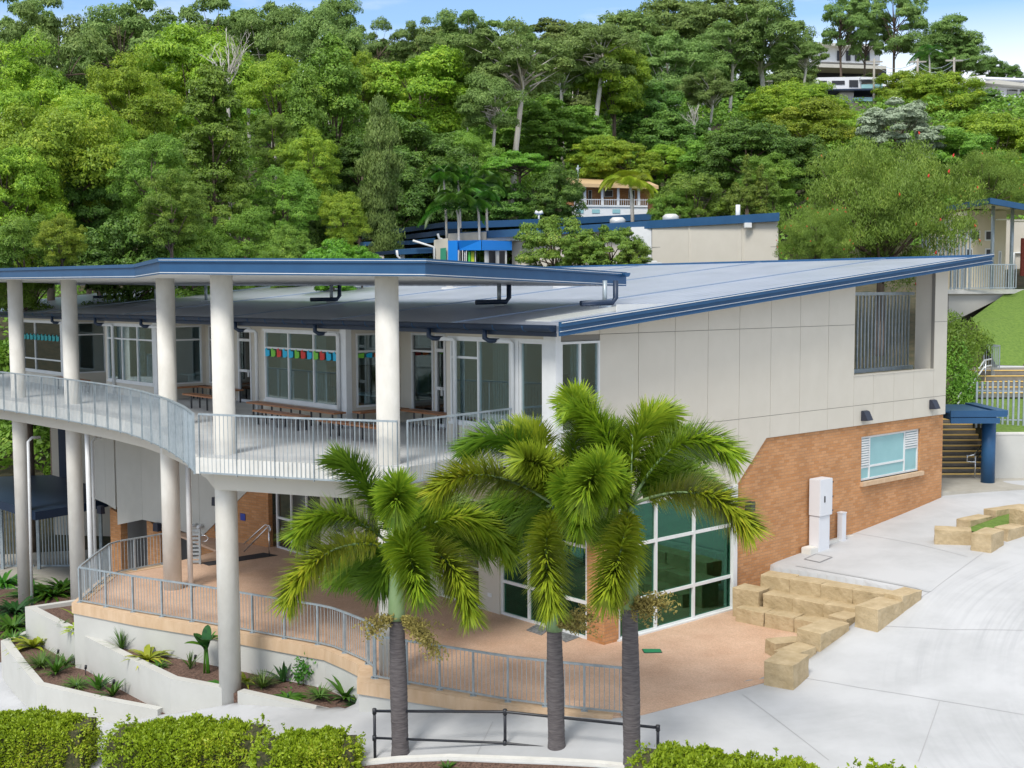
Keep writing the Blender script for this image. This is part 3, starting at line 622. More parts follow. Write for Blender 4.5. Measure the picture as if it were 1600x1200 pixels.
# wall lights
M['lamp'] = mat('lamp_housing', (.025, .03, .05), rough=.5)
def walllamp(s, z, t=0, horiz='s', fixed=0):
    mb = MB(); w_ = .16
    if horiz == 's': c = [Bp(s-w_, -.24, z-.14), Bp(s+w_, -.24, z-.14), Bp(s+w_, -.002, z-.16), Bp(s-w_, -.002, z-.16), Bp(s-w_, -.10, z+.13), Bp(s+w_, -.10, z+.13), Bp(s+w_, -.002, z+.15), Bp(s-w_, -.002, z+.15)]
    mb.hexa(c); return mb.build('wall_lamp', M['lamp'], bld, bevel=.012)
walllamp(12.80, 4.86); walllamp(16.72, 4.95)
mb = MB(); mb.bx(7.12, 7.35, -.16, .048, 2.62, 2.90); mb.build('wall_lamp', M['lamp'], bld, bevel=.02)
# glazed corner, lower storey right: white frame, green glass
window('s', .10, 2.16, 6.70, .0, 3.40, muls=(3.57, 5.05), trans=(.92, 2.32), glass='glassgreen', d0=-.04, d1=.08, fw=.08)
fr = MB(); fr.bx(6.56, 6.72, -.04, .055, -.2, 3.42); fr.bx(2.1, 6.72, -.03, .26, -.06, .05); fr.build('door_frame', M['white'], bld)
# brick pillar
pl = MB(); pl.bx(1.64, 2.155, .03, .62, -.3, 3.42); pl.build('brick_pillar', M['brick'], bld)
mb = MB(); mb.bx(1.50, 1.64, .16, .34, 2.62, 2.90); mb.build('wall_lamp', M['lamp'], bld, bevel=.02)
# lower storey left face (s = 1.64), stepping back along V
S1 = 1.64
def tL(x, y=900, s=S1): return FL(x, y, s)[0]
window('t', S1+.08, .62, 3.9, .0, 3.4, muls=(1.7, 2.8), trans=(.92, 2.32), glass='glassgreen', d0=-.05, d1=.06, fw=.08)
segs = [(3.9, 4.75, None), (4.75, 6.5, 'w'), (6.5, 8.0, None), (8.0, 10.2, 'w'), (10.2, 10.75, None), (10.75, 12.1, 'w'), (12.1, 12.65, None), (12.65, 15.5, 'w')]
lw = MB(); lw.bx(S1-.02, S1+.2, 3.9, 15.6, 3.0, 4.1); lw.bx(S1-.02, S1+.2, .6, 3.9, 3.4, 4.1)
for a, b, k_ in segs:
    if k_ is None: lw.bx(S1-.03, S1+.2, a, b, -.2, 3.0)
    else: window('t', S1+.08, a, b, .0, 3.0, muls=[a+(b-a)/(3 if b-a > 2 else 2)*i for i in range(1, 3 if b-a > 2 else 2)], trans=(1.05,), glass='glassdark', d0=-.05, d1=.06, fw=.07)
lw.bx(S1+.205, S1+.3, 3.9, 15.6, 3.0, 4.1)
lw.build('wall', M['clad'], bld)
# power outlet plate
mb = MB(); mb.bx(S1-.05, S1-.031, 4.2, 4.36, .42, .52); mb.build('power_outlet', M['white'], bld)
# lower wing wall, facing the terrace from the left: brick triangle under cladding
pa = np.array([-8.4, 40.75]); pb = np.array([-16.2, 46.4]); wd = (pb-pa)/np.linalg.norm(pb-pa); wn = np.array([wd[1], -wd[0]]); wn = wn if wn[1] < 0 else -wn; WL = np.linalg.norm(pb-pa)
def wp(q, z, off=0): p = pa+wd*q+wn*off; return Vector((p[0], p[1], z))
def wpx(x, y): return Pl(x, y, pa, wd)
def wsheet(mb, pxs, off0, off1, mapped=False):
    P = pxs if mapped else [wpx(*p) for p in pxs]
    A = [wp(q, z, off1) for q, z in P]; B = [wp(q, z, off0) for q, z in P]
    mb.face(A); mb.face(B[::-1]); n = len(A)
    for i in range(n): j = (i+1) % n; mb.face([A[i], B[i], B[j], A[j]])
mb = MB(); wsheet(mb, [(-.1, -3.2), (3.4, -3.2), (3.4, 4.4), (-.1, 4.4)], -.25, -.06, True); mb.build('brick_wall', M['brick'], bld)
q1, z1_ = wpx(391, 762); q2, z2_ = wpx(312, 841); 
mb = MB()
wsheet(mb, [(q1, z1_), (q1, 4.5), (q2, 4.5), (q2, z2_)], -.055, -.02, True); wsheet(mb, [(-.1, z1_+.6), (q1-.01, z1_), (q1-.01, 4.5), (-.1, 4.5)], -.055, -.02, True)
wsheet(mb, [(q2+.012, z2_-.0), (q2+.012, 4.5), (wpx(258, 820)[0], 4.5), wpx(258, 820)], -.055, -.02, True)
pz = [wpx(258, 820), wpx(222, 812), wpx(183, 820), wpx(180, 796), wpx(165, 787), wpx(137, 775)]
A_ = pz[0]; 
for p_, q_ in zip(pz[:-1], pz[1:]):
    if abs(p_[0]-q_[0]) > .15: wsheet(mb, [(p_[0]+.004, p_[1]), (p_[0]+.004, 4.5), (q_[0]-.004, 4.5), (q_[0]-.004, q_[1])], -.055, -.02, True)
mb.build('cladding', M['greypanel'], bld)
mb = MB(); 
for x0, x1 in ((165, 181), (222, 243)): wsheet(mb, [(wpx(x0, 800)[0], -3.1), (wpx(x1, 800)[0], -3.1), (wpx(x1, 800)[0], wpx(x1, 830 if x0 > 200 else 805)[1]), (wpx(x0, 800)[0], wpx(x0, 812 if x0 > 200 else 795)[1])], -.5, -.19, True)
mb.build('brick_pillar', M['brick'], bld)
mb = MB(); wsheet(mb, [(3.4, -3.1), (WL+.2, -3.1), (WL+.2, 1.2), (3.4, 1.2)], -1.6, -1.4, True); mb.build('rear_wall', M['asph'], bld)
for (x, y) in ((345, 823), (160, 796), (248, 823), (340, 783)):
    q, z = wpx(x, y); mb = MB(); wsheet(mb, [(q-.14, z-.15), (q+.14, z-.15), (q+.12, z+.15), (q-.12, z+.15)], -.015, .16, True); mb.build('wall_lamp', M['lamp'], bld)
q, z = wpx(307, 820); mb = MB(); mb.tube([wp(q, z, -.02), wp(q, z, .15), wp(q+.12, z-.02, .3)], .06); mb.tube([wp(q-.3, z, -.02), wp(q-.3, z-.03, .2)], .07); mb.build('security_camera', M['white'], bld)
# the blue sign plate
q, z = wpx(378, 808); mb = MB(); wsheet(mb, [(q-.12, z-.12), (q+.12, z-.12), (q+.12, z+.12), (q-.12, z+.12)], -.05, -.03, True); mb.build('sign_plate', mat('sign_blue', (.03, .06, .35), rough=.4), bld)
# --- upper storey, verandah side: sawtooth of projecting bays
FLOOR, HEAD, SILL = 4.8, 7.45, 5.33
bays = [(0.0, 4.05), (8.62, 13.35), (20.7, 25.2), (29.3, 34.2)]
wl = MB(); RD = 1.9; TOPW = 7.66
def rz(s): return RZ(s)-.02
# bay A faces
def face_t(fixed, a, b, holes, s_thick=.14, z1=None): wallcut(wl, a, b, 4.45, z1 or TOPW, holes, 0, s_thick, 't', fixed)
def face_s(fixed, a, b, holes, z1=None): wallcut(wl, a, b, 4.45, z1 or 7.62, holes, 0, .14, 's', fixed)
face_t(0, .0, 4.05, [(.38, 1.25, SILL, HEAD), (1.55, 3.88, SILL, HEAD)])
window('t', 0, .39, 1.24, SILL, HEAD, glass='glass'); window('t', 0, 1.56, 3.87, SILL, HEAD, muls=(2.78,), trans=((6.98, 2.8, 3.85),), glass='glass')
window('s', 0, .15, 1.44, SILL, HEAD, muls=(.78,), glass='glass')
def TR(*a): MB().bx(*a).build('facade_trim', M['white'], bld)
TR(-.03, .14, -.03, .38, 4.46, 7.66); TR(-.03, -.003, 1.26, 1.54, 4.5, 7.5); TR(-.035, -.003, .36, 3.95, HEAD, HEAD+.06); TR(-.035, -.003, .36, 3.95, SILL-.06, SILL)
for (a, b) in bays[1:]:
    TR(-.03, .16, a-.03, a+.28, 4.82, 7.6); TR(-.035, -.003, a+.28, b-.15, HEAD+.002, HEAD+.06); TR(-.04, -.003, a+.28, b-.15, SILL-.07, SILL)

for (a, b) in bays[1:]:
    face_t(0, a, b, [(a+.3, b-.2, SILL, HEAD)])
    n_ = 3; mu = [a+.3+(b-a-.5)*i/n_ for i in range(1, n_)]
    if a < 10 or 20 < a < 22: window('t', 0, a+.31, b-.21, SILL, HEAD, muls=mu, trans=(6.93,), glass='glass')
    else: window('t', 0, a+.31, b-.21, SILL, HEAD, muls=mu[1:], trans=(5.85,), glass='glassdark')
    face_s(a, .145, RD+.14, [(.32, RD-.15, SILL, HEAD)]); window('s', a, .33, RD-.16, SILL, HEAD, trans=(6.93,), glass='glass')
# recess walls with doors and windows
rec = [(4.05, 8.62), (13.35, 20.7), (25.2, 29.3)]
def pxs(x): return FL(x, 560, RD)[0]
doors = []
for i, (a, b) in enumerate(rec):
    hl = []
    if i == 0:
        w0, w1_ = pxs(690)+.02, min(pxs(642), b-.1); hl = [(pxs(690)+.05, pxs(642), SILL-.1, HEAD)]
        # window 642-677, door 683-697
        hl = [(pxs(677), pxs(643), SILL-.15, HEAD), (pxs(697), pxs(680), FLOOR, HEAD)]
    elif i == 1: hl = [(pxs(342), pxs(327), SILL, HEAD), (pxs(393), pxs(372), FLOOR, HEAD), (pxs(432), pxs(412), FLOOR, HEAD)]
    else: hl = [(a+1.0, a+2.6, SILL, HEAD)]
    hl = [(max(q[0], a+.1), min(q[1], b-.1), q[2], q[3]) for q in hl]
    face_t(RD, a, b, hl, z1=7.8)
    for h in hl:
        if h[1]-h[0] < .3: continue
        dr = h[2] <= FLOOR+.01
        o = window('t', RD, h[0]+.005, h[1]-.005, h[2]+.005, h[3]-.005, trans=((6.98, 5.9) if dr else (6.93,)), glass='glassdark', fw=.09 if dr else .055, name='door' if dr else 'window')
        if dr:
            mb = MB(); mb.bx(RD-.09, RD-.03, h[0]+.12, h[0]+.16, 5.7, 5.95); mb.build('handle', M['steel'], o)
for (a, b) in bays: face_s(b-.14, .14, RD, []) if b > 5 else face_s(b-.14, .14, RD, [])
wl.build('wall', M['clad'], bld)
# rooms behind the glass
it = MB()
for (a, b) in ((0.2, 12), (20.7, 33)):
    it.bx(5.2, 5.3, a, b, 4.82, 8.2)
for t in (3.3, 8.5, 13.5, 20.6, 27, 34.2): it.bx(2.1, 5.2, t, t+.1, 4.82, 7.9)
it.bx(2.3, 12.1, .25, .27, 4.82, 8.3)
it.build('interior_wall', M['int'], bld)
# columns of curtain and a few classroom things inside
cu = MB()
for (s_a, s_b, t_) in ((1.0, 1.5, .5), (1.9, 2.6, .5)):
    for q in np.arange(s_a, s_b, .09): cu.bx(q, q+.05, t_, t_+.05, 5.0, 7.6)
for (t_a, t_b) in ((2.1, 2.7), (10.3, 10.8), (12.3, 12.9), (22.6, 23.1)):
    for q in np.arange(t_a, t_b, .09): cu.bx(.4, .45, q, q+.05, 4.9, 7.5)
cu.build('curtain_or_glow_strip', M['int'], bld)
# room fittings seen through the glass: cupboards, shelves, tables, ceiling lights
M['fit'] = mat('fittings_white', (.72, .73, .72), rough=.5); M['fitw'] = mat('fittings_wood', (.42, .27, .15), rough=.5); M['pin'] = mat('pinboard_teal', (.04, .22, .25), rough=.9)
for nm, a_, m_ in (('cupboard', (4.4, 5.19, .9, 2.4, 4.82, 6.9), 'fit'), ('cupboard', (4.6, 5.19, 9.2, 10.6, 4.82, 5.9), 'fitw'), ('cupboard', (4.5, 5.19, 11.4, 12.8, 4.82, 7.0), 'fit'), ('pinboard', (5.14, 5.19, 9.0, 11.2, 6.1, 7.2), 'pin'), ('pinboard', (5.14, 5.19, 4.5, 7.5, 6.0, 7.2), 'pin'),
    ('cupboard', (4.5, 5.19, 21.5, 23.0, 4.82, 6.4), 'fitw'), ('pinboard', (5.14, 5.19, 23.4, 25, 6.0, 7.2), 'pin'), ('bookshelf', (3.0, 3.4, 3.0, 3.28, 4.82, 6.4), 'fitw'), ('bookshelf', (2.6, 4.6, 13.1, 13.48, 4.82, 6.2), 'fitw')):
    MB().bx(*a_).build(nm, M[m_], bld)
for (s_, t_) in ((2.2, 10.4), (2.6, 1.8), (2.6, 22.8)):
    for nm, a_ in (('table_top', (s_-.4, s_+.4, t_-.7, t_+.7, 5.48, 5.52)), ('table_frame', (s_-.36, s_+.36, t_-.03, t_+.03, 4.82, 5.479))): MB().bx(*a_).build(nm, M['fit'], bld)
# slabs
slab_edge = [(-24.6, 49.0), (-18.95, 44.35), (-15.2, 40.55), (-13.0, 38.1), (-11.5, 36.2), (-10.45, 34.6), (-9.6, 33.1), (-8.95, 31.9), (-8.0, 29.9), (-7.32, 28.05), (-4.4, 26.9), (-2.45, 26.22), (-1.5, 27.3), (-.3, 28.75), (.35, 28.73)]
# the verandah deck
sb = MB(); dk = [tuple(p) for p in slab_edge]+[tuple(Bp(.1, 0)[:2]), tuple(Bp(RD+.1, .2)[:2]), tuple(Bp(RD+.1, 36)[:2]), (-24.5, 60)]
sb.prism(dk, 4.46, 4.8); sb.build('balcony_slab', mat('balcony_concrete', (.46, .47, .47), (.54, .55, .55), 1.2, .8, .1, 50), bld)
eb = MB(); wall_strip(slab_edge[:-1], -.02, .05, 4.44, 4.815, eb); eb.build('slab_edge', M['conc_edge'], bld)
bm_ = MB(); wall_strip(slab_edge[:-1], -.65, -.40, 4.0, 4.46, bm_); bm_.bx(.3, .55, .3, 30, 4.0, 4.46); bm_.build('beam', M['clad'], bld)
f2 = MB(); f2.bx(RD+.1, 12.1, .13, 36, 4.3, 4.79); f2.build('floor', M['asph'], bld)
sf = MB(); sf.bx(.0, 12.2, .25, 36, 4.12, 4.28); sf.build('ceiling', M['clad'], bld)
# lower interior: back wall; green strips put the glow behind the glass into colour
li = MB(); li.bx(6.4, 6.5, .4, 15, 0.02, 4.1); li.bx(3, 6.4, 4.5, 4.6, .02, 4.1); li.build('interior_wall', M['int'], bld)
gi = MB(); gi.bx(5.7, 6.35, .5, .56, .03, 3.3); gi.bx(3.9, 4.3, .8, .86, .03, 3.3); gi.bx(2.6, 2.66, 3.0, 3.6, .03, 3.3); gi.build('curtain_or_glow_strip', mat('green_glow_strip', (.08, .42, .25), rough=.8), bld)
# columns
for (x, y), yb in (((-2.77, 26.95), -.3), ((-6.86, 28.8), -1.6), ((-9.95, 35.0), -.1), ((-15.35, 42.25), -3.2), ((-18.3, 44.9), -3.2), ((-22.6, 49.4), -3.3)):
    zt = 9.2
    mb = MB(); mb.tube([(x, y, yb), (x, y, 3.0), (x, y, zt)], .262, n=40); mb.build('column', M['conc_col'], bld)
# --- roof: skillion sheet rising away from the verandah
rf = MB()
def roofmat():
    m, n, b = nodemat('roof_sheet'); N = n.nodes; l = n.links.new
    b.inputs['Base Color'].default_value = (.60, .64, .73, 1); b.inputs['Metallic'].default_value = .85; b.inputs['Roughness'].default_value = .33; b.inputs['Specular IOR Level'].default_value = .9
    t = N.new('ShaderNodeTexCoord'); wv = N.new('ShaderNodeTexWave'); wv.bands_direction = 'X'; wv.inputs['Scale'].default_value = .8; wv.inputs['Distortion'].default_value = 0
    mp = N.new('ShaderNodeMapping'); mp.inputs['Rotation'].default_value = (0, 0, -math.atan2(V[1], V[0])); l(t.outputs['UV'], mp.inputs[0]); l(mp.outputs[0], wv.inputs['Vector'])
    z = N.new('ShaderNodeTexNoise'); z.inputs['Scale'].default_value = .6; z.inputs['Detail'].default_value = 6; l(t.outputs['UV'], z.inputs['Vector'])
    r = N.new('ShaderNodeMapRange'); r.inputs['To Min'].default_value = .26; r.inputs['To Max'].default_value = .44; l(z.outputs['Fac'], r.inputs[0]); l(r.outputs[0], b.inputs['Roughness'])
    p = N.new('ShaderNodeBump'); p.inputs['Strength'].default_value = .55; p.inputs['Distance'].default_value = .03; l(wv.outputs['Fac'], p.inputs['Height']); l(p.outputs[0], b.inputs['Normal'])
    return m
M['roof'] = roofmat()
T1 = 45.0
rf.hexa([Bp(-.45, -.62, RZ(-.45)+.02), Bp(19.15, -.62, RZ(19.15)+.02), Bp(19.15, T1, RZ(19.15)+.02), Bp(-.45, T1, RZ(-.45)+.02), Bp(-.45, -.62, RZ(-.45)+.20), Bp(19.15, -.62, RZ(19.15)+.20), Bp(19.15, T1, RZ(19.15)+.20), Bp(-.45, T1, RZ(-.45)+.20)])
rfo = rf.build('roof', M['roof'], bld); sub(rfo, bld)
# fascia with gutter lip on the long rake, eave gutter, far edges
fa = MB()
def slope_bar(s0, s1, t0, t1, dz0, dz1):
    fa.hexa([Bp(s0, t0, RZ(s0)+dz0), Bp(s1, t0, RZ(s1)+dz0), Bp(s1, t1, RZ(s1)+dz0), Bp(s0, t1, RZ(s0)+dz0), Bp(s0, t0, RZ(s0)+dz1), Bp(s1, t0, RZ(s1)+dz1), Bp(s1, t1, RZ(s1)+dz1), Bp(s0, t1, RZ(s0)+dz1)])
slope_bar(-.5, 19.2, -.66, -.622, -.03, .17); slope_bar(-.5, 19.2, -.72, -.622, .172, .29); slope_bar(-.5, 19.2, -.70, -.662, -.032, .01)
fa.hexa([Bp(19.152, -.62, RZ(19.15)-.05), Bp(19.20, -.62, RZ(19.15)-.05), Bp(19.20, T1, RZ(19.15)-.05), Bp(19.152, T1, RZ(19.15)-.05), Bp(19.152, -.62, RZ(19.15)+.27), Bp(19.2, -.62, RZ(19.15)+.27), Bp(19.2, T1, RZ(19.15)+.27), Bp(19.152, T1, RZ(19.15)+.27)])
fa.build('fascia', M['navy'], rfo)
hl_ = MB(); fa = hl_
slope_bar(-.5, 19.2, -.728, -.7205, .255, .275); slope_bar(-.5, 19.2, -.668, -.6605, .06, .075)
hl_.build('trim', M['white'], rfo)
# flashing ribs running up the slope
fb = MB(); fa = fb
for q in (3.2, 8.6, 14.6, 22.4, 31): slope_bar(-.4, 19.1, q, q+.12, .201, .225)
fb.build('flashing', mat('flashing', (.26, .34, .46), rough=.35, metal=.3, spec=.8), rfo)
sk = MB(); fa = sk; slope_bar(.2, 3.4, .35, 1.25, .201, .225); sk.build('skylight', mat('skylight_sheet', (.5, .52, .5), rough=.3), rfo)
# roof vents and cowls
def roofpt(x, y):
    d = ray(x, y); k_ = .0948; z00 = RZ(0)+.2      # plane z = z00 + k s
    t = (z00-k_*float(A0@U)-CZ)/(d.z-k_*(d.x*U[0]+d.y*U[1])); return Vector((0, 0, CZ))+d*t
M['vent'] = mat('vent_metal', (.62, .62, .60), rough=.4, metal=.3)
for (x, y) in ((1022, 412), (877, 448), (703, 451), (548, 452)):
    p = roofpt(x, y)
    if not (20 < p.y < 80): continue
    mb = MB(); mb.box(p.x-.3, p.x+.3, p.y-.35, p.y+.35, p.z-.05, p.z+.05); mb.box(p.x-.12, p.x+.12, p.y-.12, p.y+.12, p.z+.05, p.z+.13); mb.build('vent', M['vent'], rfo, bevel=.02)
# eave gutter: half round with brackets
gu = MB()
def halfpipe(mb, a, b, r, n=9, th=.006):
    a = Vector(a); b = Vector(b); d = (b-a).normalized(); sd = Vector((d.y, -d.x, 0)).normalized()
    ra = [a+sd*math.cos(math.pi*k/n)*r-Vector((0, 0, math.sin(math.pi*k/n)*r)) for k in range(n+1)]; rb = [p+(b-a) for p in ra]
    for k in range(n): mb.face([ra[k], rb[k], rb[k+1], ra[k+1]])
    mb.face(ra); mb.face(rb[::-1])
halfpipe(gu, Bp(-.56, -.5, 7.83), Bp(-.56, 44, 7.83), .12); gu.bx(-.46, -.44, -.5, 44, 7.6, 7.86)
gu.build('gutter', M['navydark'], rfo)
gb = MB()
for t in np.arange(.4, 43, 1.05): gb.tube([Bp(-.56+.126*math.cos(a_), t, 7.835-.126*math.sin(a_)) for a_ in np.linspace(0, math.pi, 9)], .012, n=5)
gb.build('gutter_bracket', M['navy'], rfo)
# eave soffit
ef = MB(); ef.bx(-.44, 1.95, .05, 36, 7.60, 7.625); ef.build('soffit', M['soffit'], rfo)
# downpipes from the eave
def dpipe(pts, r, m, nm='downpipe'): mb = MB(); mb.tube(pts, r, n=10); return mb.build(nm, M[m], bld)
for t in (1.42, 3.6, 8.9, 13.5, 20.3, 24.3, 28.6):
    so_ = 1.0 if t > 20 else .0
    dpipe([Bp(-.56, t+.45, 7.75), Bp(-.56, t+.45, 7.52), Bp(-.50, t+.36, 7.46), Bp(-.30, t+.22, 7.45)], .062, 'navydark')
    dpipe([Bp(-.42, t+.32, 7.45), Bp(-.14, t+.04, 7.44), Bp(-.09, t, 7.38), Bp(-.09, t, 4.8)], .058, 'white')
# --- canopy over the verandah edge: thin deck on the round columns
CS = lambda x, y: 8.6+.27-.0225*x-.010*(y-27)+.03
can = thing('verandah_canopy', 'flat navy edged canopy with white underside carried on the round columns above the balcony', 'canopy', (-6, 33, 8.9))
cp = [(-26.5, 50.5), (-17.9, 42.4), (-10.45, 33.95), (-8.15, 28.35), (-1.83, 25.6), (3.05, 33.0)]
bl_ = np.array([3.05, 33.0])+V*36; cpb = cp+[tuple(bl_)]
fh = .36
cm = MB(); cm.prism([tuple(p) for p in cpb], lambda x, y: CS(x, y)+.03, lambda x, y: CS(x, y)+fh-.02); cm.build('roof_deck', M['navy'], can)
cs = MB(); inner = cpb; cs.face([Vector((x, y, CS(x, y)+.0)) for x, y in inner][::-1]); cs.face([Vector((x, y, CS(x, y)+.028)) for x, y in inner]); cs.build('soffit', M['soffit'], can)
cf = MB(); wall_strip(cpb+[cpb[0]], -.0, .03, lambda x, y: CS(x, y)-.01, lambda x, y: CS(x, y)+fh*.74, cf); wall_strip(cp, 0, .07, lambda x, y: CS(x, y)+fh*.745, lambda x, y: CS(x, y)+fh, cf)
cf.build('fascia', M['navy'], can)
ct = MB(); wall_strip(cp[3:], .0705, .076, lambda x, y: CS(x, y)+fh*.86, lambda x, y: CS(x, y)+fh*.89, ct); wall_strip(cp[1:], .0305, .036, lambda x, y: CS(x, y)+.02, lambda x, y: CS(x, y)+.035, ct); ct.build('trim', M['white'], can)
cg = MB(); halfpipe(cg, Vector((3.10, 32.7, CS(3, 33)+fh-.02)), Vector((bl_[0]+.05, bl_[1], CS(*bl_)+fh)), .11); cg.build('gutter', M['navy'], can)
dl = MB()
for (x, y) in ((448, 441.5), (540, 441.3), (200, 441)):
    p = Pz(x, y, CS(-5, 30)); 
for (x, y) in ((-7.5, 32), (-4.2, 30.2), (-2.2, 28.7), (-13.5, 40.5), (-11, 37)): dl.box(x-.09, x+.09, y-.09, y+.09, CS(x, y)-.012, CS(x, y)+.004)
dl.build('downlight', M['vent'], can)
# short posts and pipes between canopy and roof
for (x, y, pipe) in ((945, 479, 1), (780, 477, 1), (518, 472, 1), (322, 470, 0), (243, 468, 0), (172, 467, 2)):
    p = roofpt(x, y); q = np.array([p.x, p.y]); zt = CS(p.x, p.y)+.1
    mb = MB(); mb.tube([(p.x, p.y, p.z-.05), (p.x, p.y, zt)], .06, n=14); mb.box(p.x-.16, p.x+.16, p.y-.16, p.y+.16, p.z-.02, p.z+.03); mb.build('post', M['galv'], can)
    if pipe: mb = MB(); mb.tube([(p.x+.28, p.y, zt), (p.x+.28, p.y, p.z+.22), (p.x+.2, p.y-.05, p.z+.10), (p.x-.65, p.y-.5, p.z+.09)], .07, n=10); mb.build('downpipe', M['navydark'], can)
# white stormwater pipes below the balcony
def white_run(pts, r=.055): mb = MB(); mb.tube(pts, r, n=10); return mb.build('downpipe', M['white'], bld)
c1 = Pd(140, 687, 43.5); white_run([Pd(160, 683, 43.9), Pd(150, 684, 43.6), Pd(144, 690, 43.4), (c1.x+.1, 43.4, -3.1)])
c2 = Vector((-15.0, 42.6, 0)); c = Pd(136, 678, 40.5); white_run([(c.x, 40.5, 4.45), (c.x, 40.5, -3.0)], .085)
c = Pd(290, 720, 34.95); white_run([(c.x+.02, 35.1, 4.45), (c.x+.02, 35.1, 0)], .08)
c = Pd(45, 684, 44.3); white_run([Pd(62, 683, 44.8), Pd(50, 684, 44.4), Pd(44, 690, 44.2), (c.x-.05, 44.2, -3.0)], .055)
mb = MB(); mb.tube([(-2.45, 27.1, 4.2), (-2.0, 27.5, 4.25), (-1.8, 27.7, 4.4)], .06, n=10); mb.build('downpipe', M['white'], bld)
# ================================================================ RAILINGS
def railing(name, pts, label, ztop, zbot, spacing, group=None, post=(.05, .012), bal=.11, top_w=.055, flat=True, z_post0=None, br=.0065):
    """posts, top rail and one infill panel (balusters between two rails) per bay; pts plan polyline; ztop/zbot numbers or functions"""
    ft = ztop if callable(ztop) else (lambda x, y: ztop); fbm = zbot if callable(zbot) else (lambda x, y: zbot)
    P = [np.array(p[:2], float) for p in pts]; seg = [np.linalg.norm(P[i+1]-P[i]) for i in range(len(P)-1)]; tot = sum(seg)
    def at(d):
        for i, s in enumerate(seg):
            if d <= s or i == len(seg)-1: return P[i]+(P[i+1]-P[i])*min(1, d/s), (P[i+1]-P[i])/s
            d -= s
    n = max(1, round(tot/spacing)); mid = P[len(P)//2]
    t = thing(name, label, 'railing', (mid[0], mid[1], fbm(*mid)), group)
    tr = MB()
    for i in range(n):
        for a, b in ((i/n, (i+.5)/n), ((i+.5)/n, (i+1)/n)):
            p, _ = at(tot*a); q, _ = at(tot*b); tr.seg((*p, ft(*p)), (*q, ft(*q)), top_w, .04)
    tr.build('top_rail', M['galv'], t)
    for i in range(n+1):
        p, d = at(tot*i/n); z1 = ft(*p)-.04; z0 = fbm(*p) if z_post0 is None else z_post0(*p)
        mb = MB(); nn = np.array([-d[1], d[0]])
        c = [p-d*post[1]/2-nn*post[0]/2, p+d*post[1]/2-nn*post[0]/2, p+d*post[1]/2+nn*post[0]/2, p-d*post[1]/2+nn*post[0]/2]
        mb.hexa([Vector((*q, z0)) for q in c]+[Vector((*q, z1)) for q in c])
        if z_post0 is not None: mb.box(p[0]-.07, p[0]+.07, p[1]-.07, p[1]+.07, z0, z0+.015)
        mb.build('post', M['galv'], t)
    for i in range(n):
        mb = MB(); k0 = int(round(tot/n/bal))
        for k_ in range(1, k0):
            p, d = at(tot*(i+k_/k0)/n); zb = fbm(*p)+.05; zt = ft(*p)-.035; mb.box(p[0]-br, p[0]+br, p[1]-br, p[1]+br, zb, zt)
        for a, b in ((i+.01, i+.5), (i+.5, i+.99)):
            p, _ = at(tot*a/n); q, _ = at(tot*b/n); mb.seg((*p, fbm(*p)+.07), (*q, fbm(*q)+.07), .035, .035)
        mb.build('infill_panel', M['galv'], t)
    return t
rl = [(p[0], p[1]) for p in [(-24.5, 49.3), (-18.87, 44.7-.35), (-15.14, 40.6), (-12.95, 38.15), (-11.45, 36.25), (-10.4, 34.65), (-9.55, 33.15), (-8.88, 31.9), (-7.95, 29.9), (-7.25, 28.1)]]
rl = offset_line(rl, .16)
railing('balcony_railing', rl, 'galvanised balustrade curving along the left part of the balcony', 5.85, 4.42, 1.05)
rr = offset_line([(-7.2, 28.1), (-4.35, 26.95), (-2.45, 26.3)], .14); railing('balcony_railing', rr, 'straight galvanised balustrade along the front of the balcony between the two big columns', 5.85, 4.42, 1.03)
rr = offset_line([(-2.36, 26.32), (-1.5, 27.35), (-.05, 29.1)], .10); railing('balcony_railing', rr, 'short galvanised balustrade returning from the front column to the corner windows', 5.85, 4.42, 1.03)
tl = [(-12.1, 33.4), (-10.05, 32.2), (-8.2, 31.22), (-6.37, 30.12), (-4.5, 29.04), (-3.9, 28.34), (-3.38, 27.66)]
railing('terrace_railing', tl, 'galvanised balustrade on the tan band along the left front of the terrace', 1.04, .03, 1.04, z_post0=lambda x, y: .03, post=(.05, .05))
railing('terrace_railing', [(-3.36, 27.6), (-3.12, 27.1), (-3.12, 26.6)], 'very short galvanised balustrade linking the two terrace fences beside the column foot', 1.04, .03, 1.0, z_post0=lambda x, y: .03, post=(.05, .05))
railing('terrace_railing', [(-3.08, 26.56), (-1.66, 25.8), (-.94, 25.42), (-.23, 25.03), (.57, 24.7), (1.38, 24.42), (2.25, 24.15)], 'galvanised balustrade along the front of the terrace behind the palm trunks', 1.02, .03, .85, z_post0=lambda x, y: .03, post=(.04, .04))
railing('terrace_railing', [(-12.1, 33.5), (-12.22, 35.0), (-12.3, 36.8), (-11.1, 38.1)], 'galvanised balustrade on the far left side of the terrace', 1.04, .03, 1.1, z_post0=lambda x, y: .03, post=(.05, .05))
